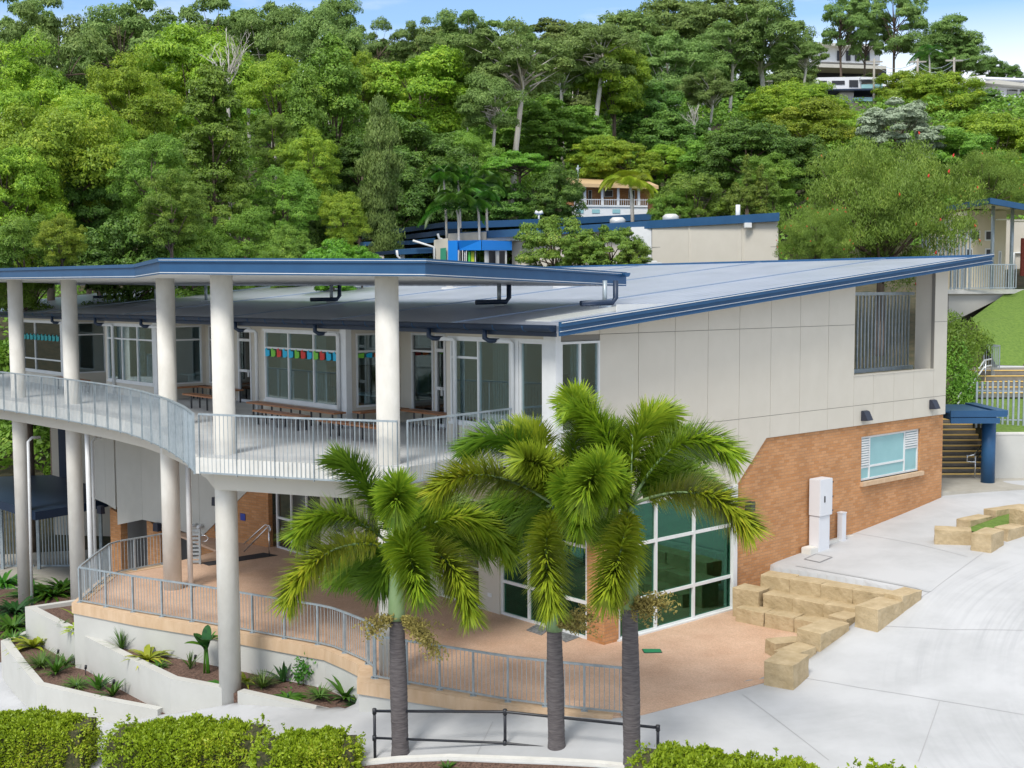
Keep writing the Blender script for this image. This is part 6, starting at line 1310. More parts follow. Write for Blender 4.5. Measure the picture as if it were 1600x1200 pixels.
# undergrowth on the hillside: a dense mass nobody could count
def undergrowth(label, n, xr, yr, seed, m, size):
    r = np.random.default_rng(seed); x = r.uniform(*xr, n); y = r.uniform(*yr, n); cx = np.round(x/3.2)*3.2; cy = np.round(y/3.2)*3.2
    h = 1.6+1.2*np.sin(cx*1.7+cy*2.3)+1.2*np.sin(cx*.9-cy*1.1); dx = (x-cx)/1.9; dy = (y-cy)/1.9; z = gz_far(x, y)+np.clip(h, .8, 6)*np.sqrt(np.clip(1-dx**2*.8-dy**2*.8, .03, 1))*(1-np.abs(r.normal(size=n))*.15)
    P = np.stack([x, y, z], 1); nr = np.stack([dx, dy, np.full(n, .7)], 1)+r.normal(size=(n, 3))*.45; nr /= np.linalg.norm(nr, axis=1, keepdims=True)
    a = np.cross(nr, r.normal(size=(n, 3))); a /= np.linalg.norm(a, axis=1, keepdims=True); b = np.cross(nr, a); s = size*r.uniform(.6, 1.4, n)[:, None]
    k_ = ~((x > 0) & (x < 17) & (y < 95)); P, a, b, s = P[k_], a[k_], b[k_], s[k_]
    o = fastmesh('undergrowth', np.stack([P-a*s, P-b*s*.5, P+a*s, P+b*s*.5], 1).reshape(-1, 3), 4, m); tag(o, label, 'undergrowth', kind='stuff'); return o
undergrowth('dense dark undergrowth covering the forested slope behind the school', 120000, (-45, 60), (78, 140), 5, LM['mid'], .20)
undergrowth('far undergrowth on the top of the hill behind the gums', 60000, (-50, 34), (138, 215), 9, LM['mid'], .30)
undergrowth('leafy thicket filling the ground left behind the school building', 60000, (-48, -18), (62, 80), 6, LM['mid'], .17)
# bare dead tree among the left forest
def bare(label, x, ytop, hpx, Y, seed, m='barkw', name='dead_tree'):
    top = Pd(x, ytop, Y); bot = Pd(x, ytop+hpx, Y); r = random.Random(seed); mb = MB(); gz = hz(bot.x, bot.y); H_ = (top-bot).z
    def limb(p, d, l, rad, k_):
        pts = [p]; q = p
        for i in range(4): d = (d+Vector((r.uniform(-.25, .25), r.uniform(-.25, .25), r.uniform(-.05, .22)))).normalized(); q = q+d*l/4; pts.append(q)
        mb.tube(pts, list(np.linspace(rad, rad*.3, 5)), n=5)
        if k_ > 0:
            for i in range(4 if k_ > 1 else 3):
                a = pts[1+i % 4]; limb(a, (d+Vector((r.uniform(-1, 1), r.uniform(-1, 1), r.uniform(-.2, .7)))).normalized(), l*r.uniform(.4, .6), rad*.5, k_-1)
    mb.tube([(bot.x, bot.y, gz-.5), bot, bot.lerp(top, .35)], [.12, .09, .07], n=7); p0 = bot
    for i in range(9):
        a = bot.lerp(top, .02+.045*i); limb(a, Vector((r.uniform(-1, 1), r.uniform(-1, 1), r.uniform(.5, 1.6))).normalized(), H_*r.uniform(.5, .8), .05, 2)
    return tag(mb.build(name, M[m], None), label, 'dead tree')
bare('bare grey-white dead tree above the cone-shaped tree', 356, 66, 75, 68, 4)
bare('pale bare forked branches on the right hill left of the white-trunked gums', 1085, 172, 30, 106, 5)
# distant and middle palms
def palm(label, x, ytop, Y, ybase, fl=2.4, nf=11, seed=0, m='midg', tr=.07, name='palm_tree'):
    r = np.random.default_rng(seed+900); tp = np.array(Pd(x, ytop, Y)); gz = hz(tp[0], tp[1]); gb = Pd(x, ybase, Y).z; c = tp-np.array([0, 0, fl*.35]); t = thing(name, label, 'palm tree', (tp[0], tp[1], min(gb, gz)))
    mb = MB(); mb.tube([Vector((tp[0]+.3, tp[1], min(gb, gz)-.3)), Vector((tp[0]+.1, tp[1], (gb+c[2])/2)), Vector(c)], [tr*1.2, tr, tr*.7], n=8); mb.build('trunk', M['barkw'], t)
    V_ = []
    for i in range(nf):
        a = i*2*math.pi/nf+r.uniform(-.2, .2); e = r.uniform(.1, 1.2); d = np.array([math.cos(a)*math.cos(e), math.sin(a)*math.cos(e), math.sin(e)]); l_ = fl*r.uniform(.8, 1.1)
        mid_ = c+d*l_*.55; tip = c+d*l_; tip[2] -= l_*.55; cv = bez3(c, mid_, tip, 24); n = 90; q = np.repeat(np.linspace(.12, 1, n//2), 2); idx = np.minimum((q*23).astype(int), 22); b_ = cv[idx]; tn = cv[idx+1]-cv[idx]; tn /= np.linalg.norm(tn, axis=1, keepdims=True)
        sd = np.cross(tn, [0, 0, 1.]); sd /= np.linalg.norm(sd, axis=1, keepdims=True)+1e-9; sg = np.where(np.arange(n) % 2, 1, -1)[:, None]; dd = sd*sg*.9+tn*.5+np.array([0, 0, -.35]); dd /= np.linalg.norm(dd, axis=1, keepdims=True)
        v = leaf_blades(b_, dd, fl*.32*np.sin(np.pi*(.15+.8*q))+.1, np.full(n, .07), tn, .2)
        fastmesh('frond', v-np.array(LOC[t.name]), 4, M[m], t)
palm('thin palm left of the palm cluster by the school roofs', 693, 262, 72, 345, 1.8, seed=1); palm('palm in the middle of the cluster by the school roofs', 715, 265, 73, 345, 1.7, seed=2); palm('yellowish palm at the right of the cluster by the school roofs', 757, 272, 72, 345, 1.8, seed=3)
palm('low bushy palm in the cluster directly behind the school roof', 713, 305, 70, 350, 2.4, 14, 4); palm('low green palm right of the bushy one behind the school roof', 745, 300, 70, 350, 2.2, 13, 5)
palm('tall palm with yellow-green fronds in front of the tan-roofed house', 985, 272, 76, 335, 2.2, 13, 6, 'lime', .11); palm('distant palm in front of the lone wide gum on the ridge', 1452, 72, 178, 112, 3.5, 12, 7, 'midg', .12)
# bushes on the right bank and clump behind the building end
def clump(label, pts, m, name='bush', cat='bush', leaf=.07, per=900, seed=1, flat=.9, hang=.4):
    r = np.random.default_rng(seed); V_ = []
    for (x, y, Y, rr_) in pts:
        c = np.array(Pd(x, y, Y)); d = r.normal(size=(per, 3)); d /= np.linalg.norm(d, axis=1, keepdims=True); P = c+d*rr_*(1-np.abs(r.normal(size=(per, 1)))*.2)*(1+.15*np.sin(d[:, :1]*6+x)); P[:, 2] -= hang*rr_*r.uniform(0, .6, per)
        nr = d+r.normal(size=(per, 3))*.5; a = np.cross(nr, r.normal(size=(per, 3))); a[:, 2] -= hang; a /= np.linalg.norm(a, axis=1, keepdims=True); b = np.cross(nr, a); b /= np.linalg.norm(b, axis=1, keepdims=True); s = leaf*r.uniform(.6, 1.4, per)[:, None]
        V_.append(np.stack([P-a*s, P-b*s*.35, P+a*s, P+b*s*.35], 1).reshape(-1, 3))
    V_ = np.concatenate(V_); org = V_.mean(0); org[2] = V_[:, 2].min(); t = thing(name, label, cat, org); fastmesh('foliage', V_-org, 4, LM[m], t)
    mb = MB(); mb.tube([Vector(org)-Vector((0, 0, .8)), Vector(V_.mean(0))], [.08, .03], n=6); mb.build('stem', M['bark'], t)
clump('drooping olive bamboo bush beside the curved steps at the building end', [(1492, 515, 48, .75), (1515, 520, 48.5, .7), (1498, 545, 47.5, .8), (1530, 530, 49, .55), (1508, 560, 47.5, .7), (1490, 530, 47.6, .7), (1485, 500, 48, .5)], 'bottle', seed=2, leaf=.06, hang=.9)
clump('dark dense bush at the foot of the bank behind the building end', [(1490, 590, 46.6, .75), (1510, 600, 46.8, .6), (1487, 620, 46.4, .7), (1505, 625, 46.5, .5), (1490, 560, 47.2, .8)], 'mid', seed=3)
# ================================================================ RIGHT SIDE BEHIND THE BUILDING
def pdz(x, Y): return Pd(x, 600, Y).x
# undercroft floor, stairs with yellow nosings
mb = MB(); a = [Pz(x, y, 1.93) for x, y in ((1470, 778), (1600, 765), (1556, 745), (1530, 738), (1470, 738))]
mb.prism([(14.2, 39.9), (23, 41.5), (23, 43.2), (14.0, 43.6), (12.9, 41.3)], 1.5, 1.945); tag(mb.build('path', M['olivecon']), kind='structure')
stt = thing('outdoor_stairs', 'shaded concrete stairs with yellow nosings rising behind the navy post', 'stairs', Pd(1505, 750, 43))
xs0 = pdz(1466, 43); xs1 = pdz(1540, 43)
for i in range(11):
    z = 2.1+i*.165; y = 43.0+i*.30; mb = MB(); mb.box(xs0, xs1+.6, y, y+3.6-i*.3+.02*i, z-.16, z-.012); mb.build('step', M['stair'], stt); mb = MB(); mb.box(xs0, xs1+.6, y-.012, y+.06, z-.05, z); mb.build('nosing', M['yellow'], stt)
st2 = thing('outdoor_stairs', 'upper flight of steps with yellow nosings above the palisade fence', 'stairs', Pd(1560, 640, 48.5))
for i in range(5):
    z = 4.55+i*.2; y = 48.2+i*.34; mb = MB(); mb.box(pdz(1516, y), pdz(1640, y), y, y+2, z-.2, z-.012); mb.build('step', M['stair'], st2); mb = MB(); mb.box(pdz(1516, y), pdz(1640, y), y-.02, y+.10, z-.03, z+.004); mb.build('nosing', M['yellow'], st2)
# navy awning with its round post
aw = thing('awning', 'navy metal awning on a thick round navy post at the end of the building', 'awning', Pd(1543, 757, 41.9))
mb = MB(); x0, x1 = pdz(1474, 42), pdz(1561, 42); mb.box(x0, x1-.35, 41.3, 44.2, 4.20, 4.42); mb.box(x0, x1+.0, 41.22, 41.295, 4.30, 4.52); mb.box(x0, x1-.25, 41.2, 41.296, 4.08, 4.27); mb.box(x1-.345, x1+.05, 41.3, 44.2, 4.36, 4.52); mb.box(x0-1, x1-.4, 41.5, 44.1, 4.425, 4.47); mb.build('roof', M['navy'], aw)
mb = MB(); p = Pd(1543, 757, 41.9); mb.tube([(p.x, 41.9, 1.8), (p.x, 41.9, 4.25)], .23, n=28); mb.build('post', M['navy'], aw)
hr2 = thing('stair_handrail', 'short bent stainless handrail at the foot of the shaded stairs', 'handrail', Pd(1523, 750, 42.8))
mb = MB(); mb.tube([Pd(1533, 697, 43.6), Pd(1522, 711, 42.9), Pd(1511, 712, 42.8), Pd(1511, 721, 42.8), Pd(1521, 722, 42.8), Pd(1533, 707, 43.6)], .028); mb.build('rail', M['steel'], hr2); mb = MB(); p = Pd(1524, 712, 42.85); mb.tube([(p.x, p.y, 1.95), (p.x, p.y, p.z)], .024); mb.build('post', M['steel'], hr2)
# retaining wall with palisade fence
rw2 = thing('retaining_wall', 'plain grey-cream retaining wall right of the navy post', 'retaining wall', (19, 42.8, 1.9))
mb = MB(); mb.box(pdz(1552, 42.8), 30, 42.8, 43.1, 1.6, 3.50); mb.build('wall', M['render'], rw2); mb = MB(); mb.box(pdz(1552, 42.8), 30, 42.78, 43.12, 3.502, 3.56); mb.build('coping', M['conc_edge'], rw2)
mb = MB(); mb.face([(17.0, 43.1, 3.52), (32, 43.1, 3.52), (32, 48.2, 4.3), (17.8, 48.2, 4.3)]); tag(mb.build('lawn', M['turf']), kind='structure')
pf = thing('palisade_fence', 'galvanised palisade fence on the retaining wall at the right edge', 'fence', (19, 43.6, 3.5))
xa = pdz(1530, 44.4); n_ = 0
for i in range(22):
    x = xa+i*.17; y = 44.6-.9*min(1, i/16); zz_ = 3.55; mb = MB(); mb.hexa([(x-.035, y-.02, zz_), (x+.035, y-.02, zz_), (x+.035, y+.02, zz_), (x-.035, y+.02, zz_), (x-.035, y-.02, 5.25+.012*i), (x+.035, y-.02, 5.25+.012*i), (x+.035, y+.02, 5.25+.012*i), (x-.035, y+.02, 5.25+.012*i)]); mb.build('paling', M['galv'], pf)
mb = MB()
for z in (3.9, 4.95): mb.seg((xa, 44.63, z), (xa+2.7, 43.75, z), .03, .05); mb.seg((xa+2.7, 43.75, z), (xa+3.7, 43.75, z), .03, .05)
mb.build('rail', M['galv'], pf)
# turf bank, path above and curved balustrade
mb = MB(); q = [Pd(1600, 572, 52), Pd(1556, 570, 52), Pd(1525, 505, 55), Pd(1517, 498, 56), Pd(1575, 456, 59.5), Pd(1640, 448, 60), Pd(1660, 560, 52)]
c0 = Pd(1585, 505, 56.5); c0.z += .3
for i in range(len(q)): mb.face([q[i], q[(i+1) % len(q)], c0], smooth=False)
tag(mb.build('lawn', M['turf'], weld=True), kind='structure')
mb = MB(); q = [Pd(1560, 571, 51.6), Pd(1660, 573, 51.8), Pd(1660, 603, 49.9), Pd(1545, 600, 49.9)]; mb.face(q[::-1]); tag(mb.build('path', M['drive']), kind='structure')
cv = [(Pd(1538, 537, 51), .0), (Pd(1553, 541, 50.6), 0), (Pd(1562, 552, 50.2), 0), (Pd(1561, 562, 49.8), 0), (Pd(1550, 572, 49.4), 0)]
cpts = [(p.x, p.y) for p, _ in cv]; zs = 6.35
railing('curved_railing', cpts, 'small curved steel balustrade at the top of the steps below the turf bank', lambda x, y: 6.35, lambda x, y: 5.1, .8, bal=.12)
hr3 = thing('stair_handrail', 'pair of long white handrails running down beside the bushes', 'handrail', Pd(1500, 640, 46))
for dx, dy in ((0, 0), (0, 10)):
    mb = MB(); mb.tube([Pd(1496+dx, 622+dy, 46), Pd(1538+dx, 563+dy, 49), Pd(1549, 561+dy, 49.3)], .035); mb.build('rail', M['white'], hr3)
for x, y, Y in ((1503, 615, 46.5), (1540, 563, 49)):
    p = Pd(x, y, Y); mb = MB(); mb.tube([(p.x, p.y, p.z-1.1), (p.x, p.y, p.z)], .025); mb.build('post', M['steel'], hr3)
# raised pavilion on the upper level
pv = thing('pavilion', 'cream pavilion with navy edged skillion roof and louvred verandah at the right edge', 'building', Pd(1530, 450, 60))
z0 = Pd(1530, 452, 60).z
M['cream'] = mat('cream_wall', (.58, .52, .38), (.63, .57, .43), 1, .8)
mb = MB(); mb.prism([(p.x, p.y) for p in (Pd(1480, 450, 62), Pd(1480, 452, 58.5), Pd(1578, 451, 59), Pd(1660, 450, 62), Pd(1660, 450, 72), Pd(1480, 450, 72))], z0-.22, z0); mb.build('floor_slab', M['conc_edge'], pv)
mb = MB(); a, b, c_, d_ = Pd(1482, 457, 58.8), Pd(1575, 457, 59.2), Pd(1575, 460, 59.2), Pd(1482, 506, 58.8); mb.face([d_, c_, b, a]); off = Vector((0, .4, 0)); mb.face([a+off, b+off, c_+off, d_+off]); mb.face([a, b, b+off, a+off]); mb.build('base_wall', M['greypanel'], pv)
x0, x1 = pdz(1506, 64), pdz(1566, 64); mb = MB(); mb.box(x0, x1, 64, 70, z0, z0+4.1); mb.build('wall', M['cream'], pv)
for (xa_, xb_, ya, yb) in ((1508, 1520, 388, 414), (1539, 1552, 388, 414), (1539, 1553, 360, 376), (1515, 1532, 360, 376), (1560, 1565, 392, 414)):
    p, q = Pd(xa_, yb, 63.94), Pd(xb_, ya, 63.94); mb = MB(); mb.box(p.x, q.x, 63.94, 63.998, p.z, q.z); o = mb.build('window', M['white'], pv); mb = MB(); mb.box(p.x+.06, q.x-.06, 63.925, 63.9385, p.z+.06, q.z-.06); sub(o, pv); mb.build('pane', M['black'], o)
mb = MB(); A = [Pd(1470, 300, 66), Pd(1530, 317, 58), Pd(1640, 337, 59), Pd(1640, 322, 72)]; A = [(pdz(1470, 70), 70, z0+4.45), (pdz(1540, 57.5), 57.5, z0+4.0), (pdz(1660, 58), 58, z0+3.35), (pdz(1660, 70), 72, z0+4.3)]
top = [Vector(p)+Vector((0, 0, .28)) for p in A]; mb.hexa([Vector(p) for p in A]+top); mb.build('roof', M['navy'], pv)
mb = MB(); mb.face([Vector(p)-Vector((0, 0, .02)) for p in A][::-1]); mb.build('soffit', M['cream'], pv)
M['tubelight'] = mat('tube_light', (.9, .9, .85), rough=.5)
for (x, y, Y) in ((1568, 343, 62), (1590, 346, 62)):
    p = Pd(x, y, Y); mb = MB(); mb.box(p.x-.35, p.x+.35, p.y-.1, p.y+.1, p.z-.03, p.z+.03); mb.build('ceiling_light', M['tubelight'], pv)
for x, Y in ((1549, 59.3), (1579, 59.4), (1612, 59.5)):
    p = Pd(x, 450, Y); mb = MB(); mb.tube([(p.x, p.y, z0), (p.x, p.y, z0+4.2)], .09, n=10); mb.build('post', M['galv'], pv)
mb = MB(); xa, xb = pdz(1436, 60), pdz(1512, 60)
for q in np.arange(xa, xb, .18): mb.box(q, q+.07, 60, 60.1, z0-.4, z0+3.4)
mb.build('louvre', M['galv'], pv)
mb = MB()
for q in np.arange(pdz(1482, 58.6), pdz(1582, 58.8), .12): mb.box(q, q+.035, 58.6, 58.64, z0+.05, z0+1.15)
mb.seg((pdz(1480, 58.6), 58.62, z0+1.2), (pdz(1582, 58.6), 58.62, z0+1.2), .06, .05); mb.seg((pdz(1480, 58.6), 58.62, z0+.08), (pdz(1582, 58.6), 58.62, z0+.08), .06, .05); mb.build('balustrade', M['galv'], pv)
mb = MB(); c = Pd(1600, 425, 66); mb.face([(c.x-1.6, 61, z0+.03), (c.x+8, 61, z0+.03), (c.x+8, 72, z0+.1), (c.x-1.6, 72, z0+.1)]); tag(mb.build('lawn', M['turf']), kind='structure')
mb = MB(); p = Pd(1570, 410, 74); mb.box(p.x, p.x+8, 74, 78, z0-1, z0+4.2); fb_ = thing('far_block', 'pale block with white pipes beyond the pavilion posts', 'building', (p.x, 74, z0)); mb.build('wall', M['clad'], fb_)
mb = MB(); mb.tube([(p.x+1.2, 73.9, z0+2.2), (p.x+.5, 73.9, z0+2.2), (p.x+.5, 73.9, z0+.3)], .08); mb.build('pipe', M['white'], fb_); mb = MB(); p2 = Pd(1598, 400, 72); mb.box(p2.x-.1, p2.x+.25, 71.9, 72.1, z0, z0+3); tag(mb.build('red_post', mat('red_brown_post', (.3, .05, .03), rough=.7)), 'red-brown post at the right edge beyond the pavilion lawn', 'post')
# ================================================================ SCHOOL BLOCKS BEHIND THE ROOF
sb1 = thing('school_block', 'long low school block with beige walls, blue entrance and navy roof behind', 'building', Pd(900, 430, 70))
def quad_wall(px, Ya, Yb, m, name, parent, th=.3):   # px: 4 pixels tl,tr,br,bl; left edge at depth Ya, right edge at Yb
    a, d_ = Pd(*px[0], Ya), Pd(*px[3], Ya); b, c = Pd(*px[1], Yb), Pd(*px[2], Yb); off = Vector((0, th, 0)); mb = MB(); mb.hexa([d_, c, c+off, d_+off, a, b, b+off, a+off]); return mb.build(name, m, parent)
quad_wall([(1019, 352), (1216, 341), (1216, 430), (1019, 430)], 66, 61, M['clad'], 'wall', sb1)
for x0, x1, dy in ((1076, 1096, -.14), (1153, 1159, -.08), (1159, 1180, -.14)): 
    Yc = 66-5*(x0-1019)/197; quad_wall([(x0, 349), (x1, 348), (x1, 430), (x0, 430)], Yc+dy-.02, Yc+dy-.5*(x1-x0)/197*5*.2-.02, M['clad'], 'pilaster', sb1, .1)
mb = MB()
for x in (1039, 1132): Yc = 66-5*(x-1019)/197-.012; a, b = Pd(x, 352, Yc), Pd(x, 430, Yc); mb.box(a.x-.012, a.x+.012, Yc-.004, Yc+.02, b.z, a.z)
for (xa_, xb_) in ((1019, 1075), (1097, 1152), (1181, 1215)):
    Ya, Yb = 66-5*(xa_-1019)/197-.008, 66-5*(xb_-1019)/197-.008; a, b = Pd(xa_, 386, Ya), Pd(xb_, 385, Yb); mb.seg(a, b, .02, .025)
mb.build('joint', M['clad_dark'], sb1)
quad_wall([(984, 355), (1018, 354), (1018, 430), (984, 430)], 66.6, 66.1, M['white'], 'wall', sb1)
mb = MB(); p = Pd(1168, 352, 61.9); mb.box(p.x-.18, p.x+.18, 61.7, 61.95, p.z-.12, p.z+.12); mb.build('vent', M['white'], sb1)
# sloped roof and its navy fascia
def roofslab(px, Ys, m, name, parent, th=.35):        # px front edge pts (top of fascia) with depths; back edge pushed away and up
    mb = MB(); P = [Pd(x, y, Y) for (x, y), Y in zip(px, Ys)]
    for a, b in zip(P[:-1], P[1:]):
        back = Vector((-1.5, 9, .35)); dn = Vector((0, 0, -th)); mb.hexa([a+dn, b+dn, b+back+dn, a+back+dn, a, b, b+back, a+back])
    o = mb.build(name, m, parent); sub(o, parent); return o
o = roofslab([(718, 363), (875, 354), (1010, 345), (1218, 332)], [71, 69, 66.2, 60.6], M['navy'], 'roof', sb1, .42)
mb = MB()
for (x, y, Y) in ((965, 343, 70), (1048, 338, 68)): mb = MB(); p = Pd(x, y, Y); mb.tube([(p.x, p.y, p.z-.3), (p.x, p.y, p.z), (p.x, p.y, p.z+.12)], [.45, .45, .3], n=14); mb.build('vent', M['vent'], o)
mb = MB(); p = Pd(1153, 333, 64); mb.tube([(p.x, p.y, p.z-.5), (p.x, p.y, Pd(1153, 320, 64).z)], .12, n=10); mb.build('flue', M['white'], o)
# blue entrance
quad_wall([(700, 376), (752, 375), (752, 391), (714, 391)], 70, 69.2, M['blue'], 'entrance_band', sb1, .4); quad_wall([(753, 375), (800, 377), (800, 391), (753, 391)], 69.1, 70.3, M['blue'], 'entrance_band', sb1, .4); quad_wall([(700, 376), (715, 376), (715, 430), (700, 430)], 69.99, 69.7, M['blue'], 'entrance_wall', sb1, .42)
quad_wall([(715, 391), (756, 391), (756, 430), (715, 430)], 70.3, 69.6, M['glassdark'], 'window', sb1, .05); quad_wall([(757, 389), (792, 389), (792, 430), (757, 430)], 69.4, 70.2, M['white'], 'wall', sb1, .2)
for x0, x1 in ((764, 774), (780, 789)): quad_wall([(x0, 392), (x1, 392), (x1, 430), (x0, 430)], 69.45, 69.7, M['black'], 'window', sb1, .03)
for x0, x1, c_ in ((731, 735, (.08, .55, .08)), (736, 741, (.5, .6, .03)), (725, 727, (.7, .7, .7))):
    mm = mat('poster_%d' % x0, c_, rough=.5); quad_wall([(x0, 393), (x1, 393), (x1, 410), (x0, 410)], 69.9, 69.85, mm, 'poster', sb1, .02)
for x0 in (715.5, 722, 728, 742, 749, 755): quad_wall([(x0, 391), (x0+1.3, 391), (x0+1.3, 430), (x0, 430)], 69.75, 69.72, M['white'], 'window_frame', sb1, .05)
quad_wall([(678, 375), (700, 372), (700, 430), (678, 430)], 71, 70.2, M['clad'], 'wall', sb1); quad_wall([(688, 388), (697, 387), (697, 430), (688, 430)], 70.3, 70.1, mat('green_glass_panel', (.05, .28, .18), rough=.3), 'window', sb1, .05)
quad_wall([(700, 365), (760, 362), (760, 376), (700, 376)], 70.6, 70.2, M['olivecon'], 'wall', sb1); quad_wall([(754, 364), (830, 360), (830, 376), (754, 376)], 70.5, 70.4, M['white'], 'wall', sb1); quad_wall([(920, 356), (940, 355), (940, 364), (920, 364)], 68.5, 68.3, M['white'], 'wall', sb1)
quad_wall([(800, 365), (984, 360), (984, 430), (800, 430)], 71, 67.5, M['clad'], 'wall', sb1)
# dark gallery roofs on the left
sb2 = thing('school_block', 'dark roofed open gallery of the school left of the blue entrance', 'building', Pd(620, 430, 75))
def dk_roof(px, Ys, th, m=M['navydark'], nm='roof'): return roofslab(px, Ys, m, nm, sb2, th)
dk_roof([(542, 372), (600, 360), (695, 347)], [86, 82, 75], .3); dk_roof([(695, 347), (760, 345), (870, 341), (1030, 333)], [75, 77, 79, 82], .42, M['navy'])
dk_roof([(568, 378), (640, 376), (680, 372)], [78, 76, 73], .25, M['navy']); dk_roof([(640, 366), (722, 356)], [77, 72.5], .3); dk_roof([(560, 396), (618, 391), (620, 391)], [73, 72, 71.9], .2); dk_roof([(618, 390), (676, 387)], [71.5, 71], .3, M['navy'])
quad_wall([(560, 378), (696, 355), (696, 430), (560, 430)], 88, 86, M['black'], 'rear_wall', sb2); quad_wall([(590, 399), (600, 399), (600, 430), (590, 430)], 72.5, 72.4, M['clad'], 'wall', sb2, .2); quad_wall([(625, 395), (632, 395), (632, 430), (625, 430)], 71.8, 71.7, M['white'], 'post', sb2, .2)  # black rear wall puts the dark under the gallery roofs into its colour
for pts in ([(620, 391), (621, 400), (625, 404), (625, 430)], [(645, 376), (678, 386), (679, 430)], [(684, 365), (686, 372), (696, 376), (697, 382)]):
    mb = MB(); mb.tube([Pd(x, y, 70.8) for x, y in pts], .07, n=8); mb.build('downpipe', M['white'], sb2)
# ================================================================ HOUSES
h1 = thing('house', 'two storey brick and cream house with a long tan roof among the trees', 'house', Pd(955, 335, 90))
quad_wall([(889, 289), (1022, 290), (1022, 338), (889, 338)], 92, 92, M['brick'], 'wall', h1, 5); quad_wall([(890, 322), (1012, 323), (1012, 340), (890, 340)], 90.2, 90.2, M['white'], 'wall', h1, 1.8)
mb = MB(); a, b = Pd(886, 286, 89.5), Pd(1029, 290, 89.5); mb.hexa([a-Vector((0, 0, .25)), b-Vector((0, 0, .25)), b+Vector((0, 9, 1.0)), a+Vector((0, 9, 1.0)), a, b, b+Vector((0, 9, 1.25)), a+Vector((0, 9, 1.25))]); mb.build('roof', M['tanroof'], h1)
quad_wall([(898, 320), (1012, 321), (1012, 323.5), (898, 322.5)], 90.1, 90.1, M['white'], 'balcony_slab', h1, 1.6)
for x in (899, 914, 941, 966, 998): p = Pd(x, 322, 90.15); mb = MB(); mb.box(p.x-.09, p.x+.09, 90.1, 90.25, p.z, Pd(x, 289, 90.1).z); mb.build('post', M['white'], h1)
for x0, x1, y0, y1, m_ in ((904, 912, 296, 320, 'glassdark'), (919, 925, 297, 321, 'black'), (944, 958, 297, 308, 'glassdark'), (982, 992, 297, 310, 'glassdark')):
    o = quad_wall([(x0, y0), (x1, y0), (x1, y1), (x0, y1)], 91.9, 91.9, M['white'], 'window', h1, .05); sub(o, h1); quad_wall([(x0+1, y0+1), (x1-1, y0+1), (x1-1, y1-1), (x0+1, y1-1)], 91.86, 91.86, M['black'], 'pane', o, .03)
for x0 in (900, 925, 957): o = quad_wall([(x0, 327), (x0+12, 327), (x0+12, 333), (x0, 333)], 90.15, 90.15, M['frost'], 'window', h1, .03)
mb = MB(); a, b = Pd(899, 311, 90.1), Pd(1012, 312, 90.1); mb.seg(a, b, .05, .05)
for x in np.arange(a.x, b.x, .16): mb.box(x, x+.03, 90.08, 90.12, Pd(900, 321, 90.1).z, a.z)
mb.build('balustrade', M['white'], h1); mb = MB(); p = Pd(903, 288, 90); mb.tube([p, Pd(903, 258, 90)], .05, n=6); mb.tube([Pd(899, 266, 90), Pd(907, 262, 90)], .03, n=5); mb.tube([Pd(900, 262, 90), Pd(906, 270, 90)], .03, n=5); mb.build('antenna', M['galv'], h1)
M['whiteh'] = mat('white_house', (.70, .72, .76), (.76, .78, .82), .5, .6)
h2 = thing('house', 'modern white box-shaped house with a dark lower deck on the right hill', 'house', Pd(1325, 165, 180))
quad_wall([(1275, 121), (1346, 120), (1346, 139), (1275, 139)], 181, 181, M['whiteh'], 'wall', h2, 8); quad_wall([(1345, 120), (1379, 121), (1379, 124), (1345, 124)], 180, 180, M['whiteh'], 'roof', h2, 8); quad_wall([(1346, 124), (1368, 124), (1368, 138), (1346, 138)], 183, 183, M['greypanel'], 'wall', h2, 3)
quad_wall([(1290, 139), (1379, 138), (1379, 141), (1290, 141)], 180, 180, M['navydark'], 'deck', h2, 8); quad_wall([(1312, 141), (1334, 141), (1334, 167), (1312, 167)], 182, 182, M['whiteh'], 'wall', h2, 6); quad_wall([(1334, 141), (1368, 141), (1368, 166), (1334, 166)], 185, 185, M['black'], 'wall', h2, 3)
for q in (((1280, 126), (1292, 133)), ((1300, 126), (1320, 132)), ((1327, 125), (1341, 136))):
    (x0, y0), (x1, y1) = q; quad_wall([(x0, y0), (x1, y0), (x1, y1), (x0, y1)], 180.9, 180.9, M['black'], 'window', h2, .05)
quad_wall([(1335, 152), (1364, 152), (1364, 158), (1335, 158)], 181, 181, M['frost'], 'balustrade', h2, .05); quad_wall([(1346, 132), (1379, 131), (1379, 138), (1346, 138)], 180, 180, M['frost'], 'balustrade', h2, .05)
h3 = thing('house', 'large white two level house with balconies at the right edge of the hill', 'house', Pd(1560, 165, 165))
quad_wall([(1497, 122), (1540, 117), (1540, 150), (1497, 140)], 166, 166, M['whiteh'], 'wall', h3, 8); quad_wall([(1524, 131), (1650, 128), (1650, 150), (1524, 150)], 164, 164, M['whiteh'], 'wall', h3, 6)
quad_wall([(1520, 128), (1560, 125), (1650, 136), (1650, 139)], 162, 162, M['greypanel'], 'roof', h3, 8); quad_wall([(1555, 148), (1650, 150), (1650, 155), (1555, 153)], 161, 161, M['whiteh'], 'deck', h3, 5); quad_wall([(1562, 154), (1650, 155), (1650, 170), (1562, 170)], 164, 164, M['black'], 'wall', h3, 4)
for x0, x1 in ((1555, 1563), (1574, 1590), (1594, 1605)): quad_wall([(x0, 140), (x1, 140), (x1, 148), (x0, 148)], 163.9, 163.9, M['glassdark'], 'window', h3, .05)
quad_wall([(1562, 159), (1610, 160), (1610, 167), (1562, 166)], 161.5, 161.5, M['frost'], 'balustrade', h3, .05); quad_wall([(1540, 120), (1650, 124), (1650, 127), (1540, 123)], 168, 168, M['whiteh'], 'roof', h3, 6)
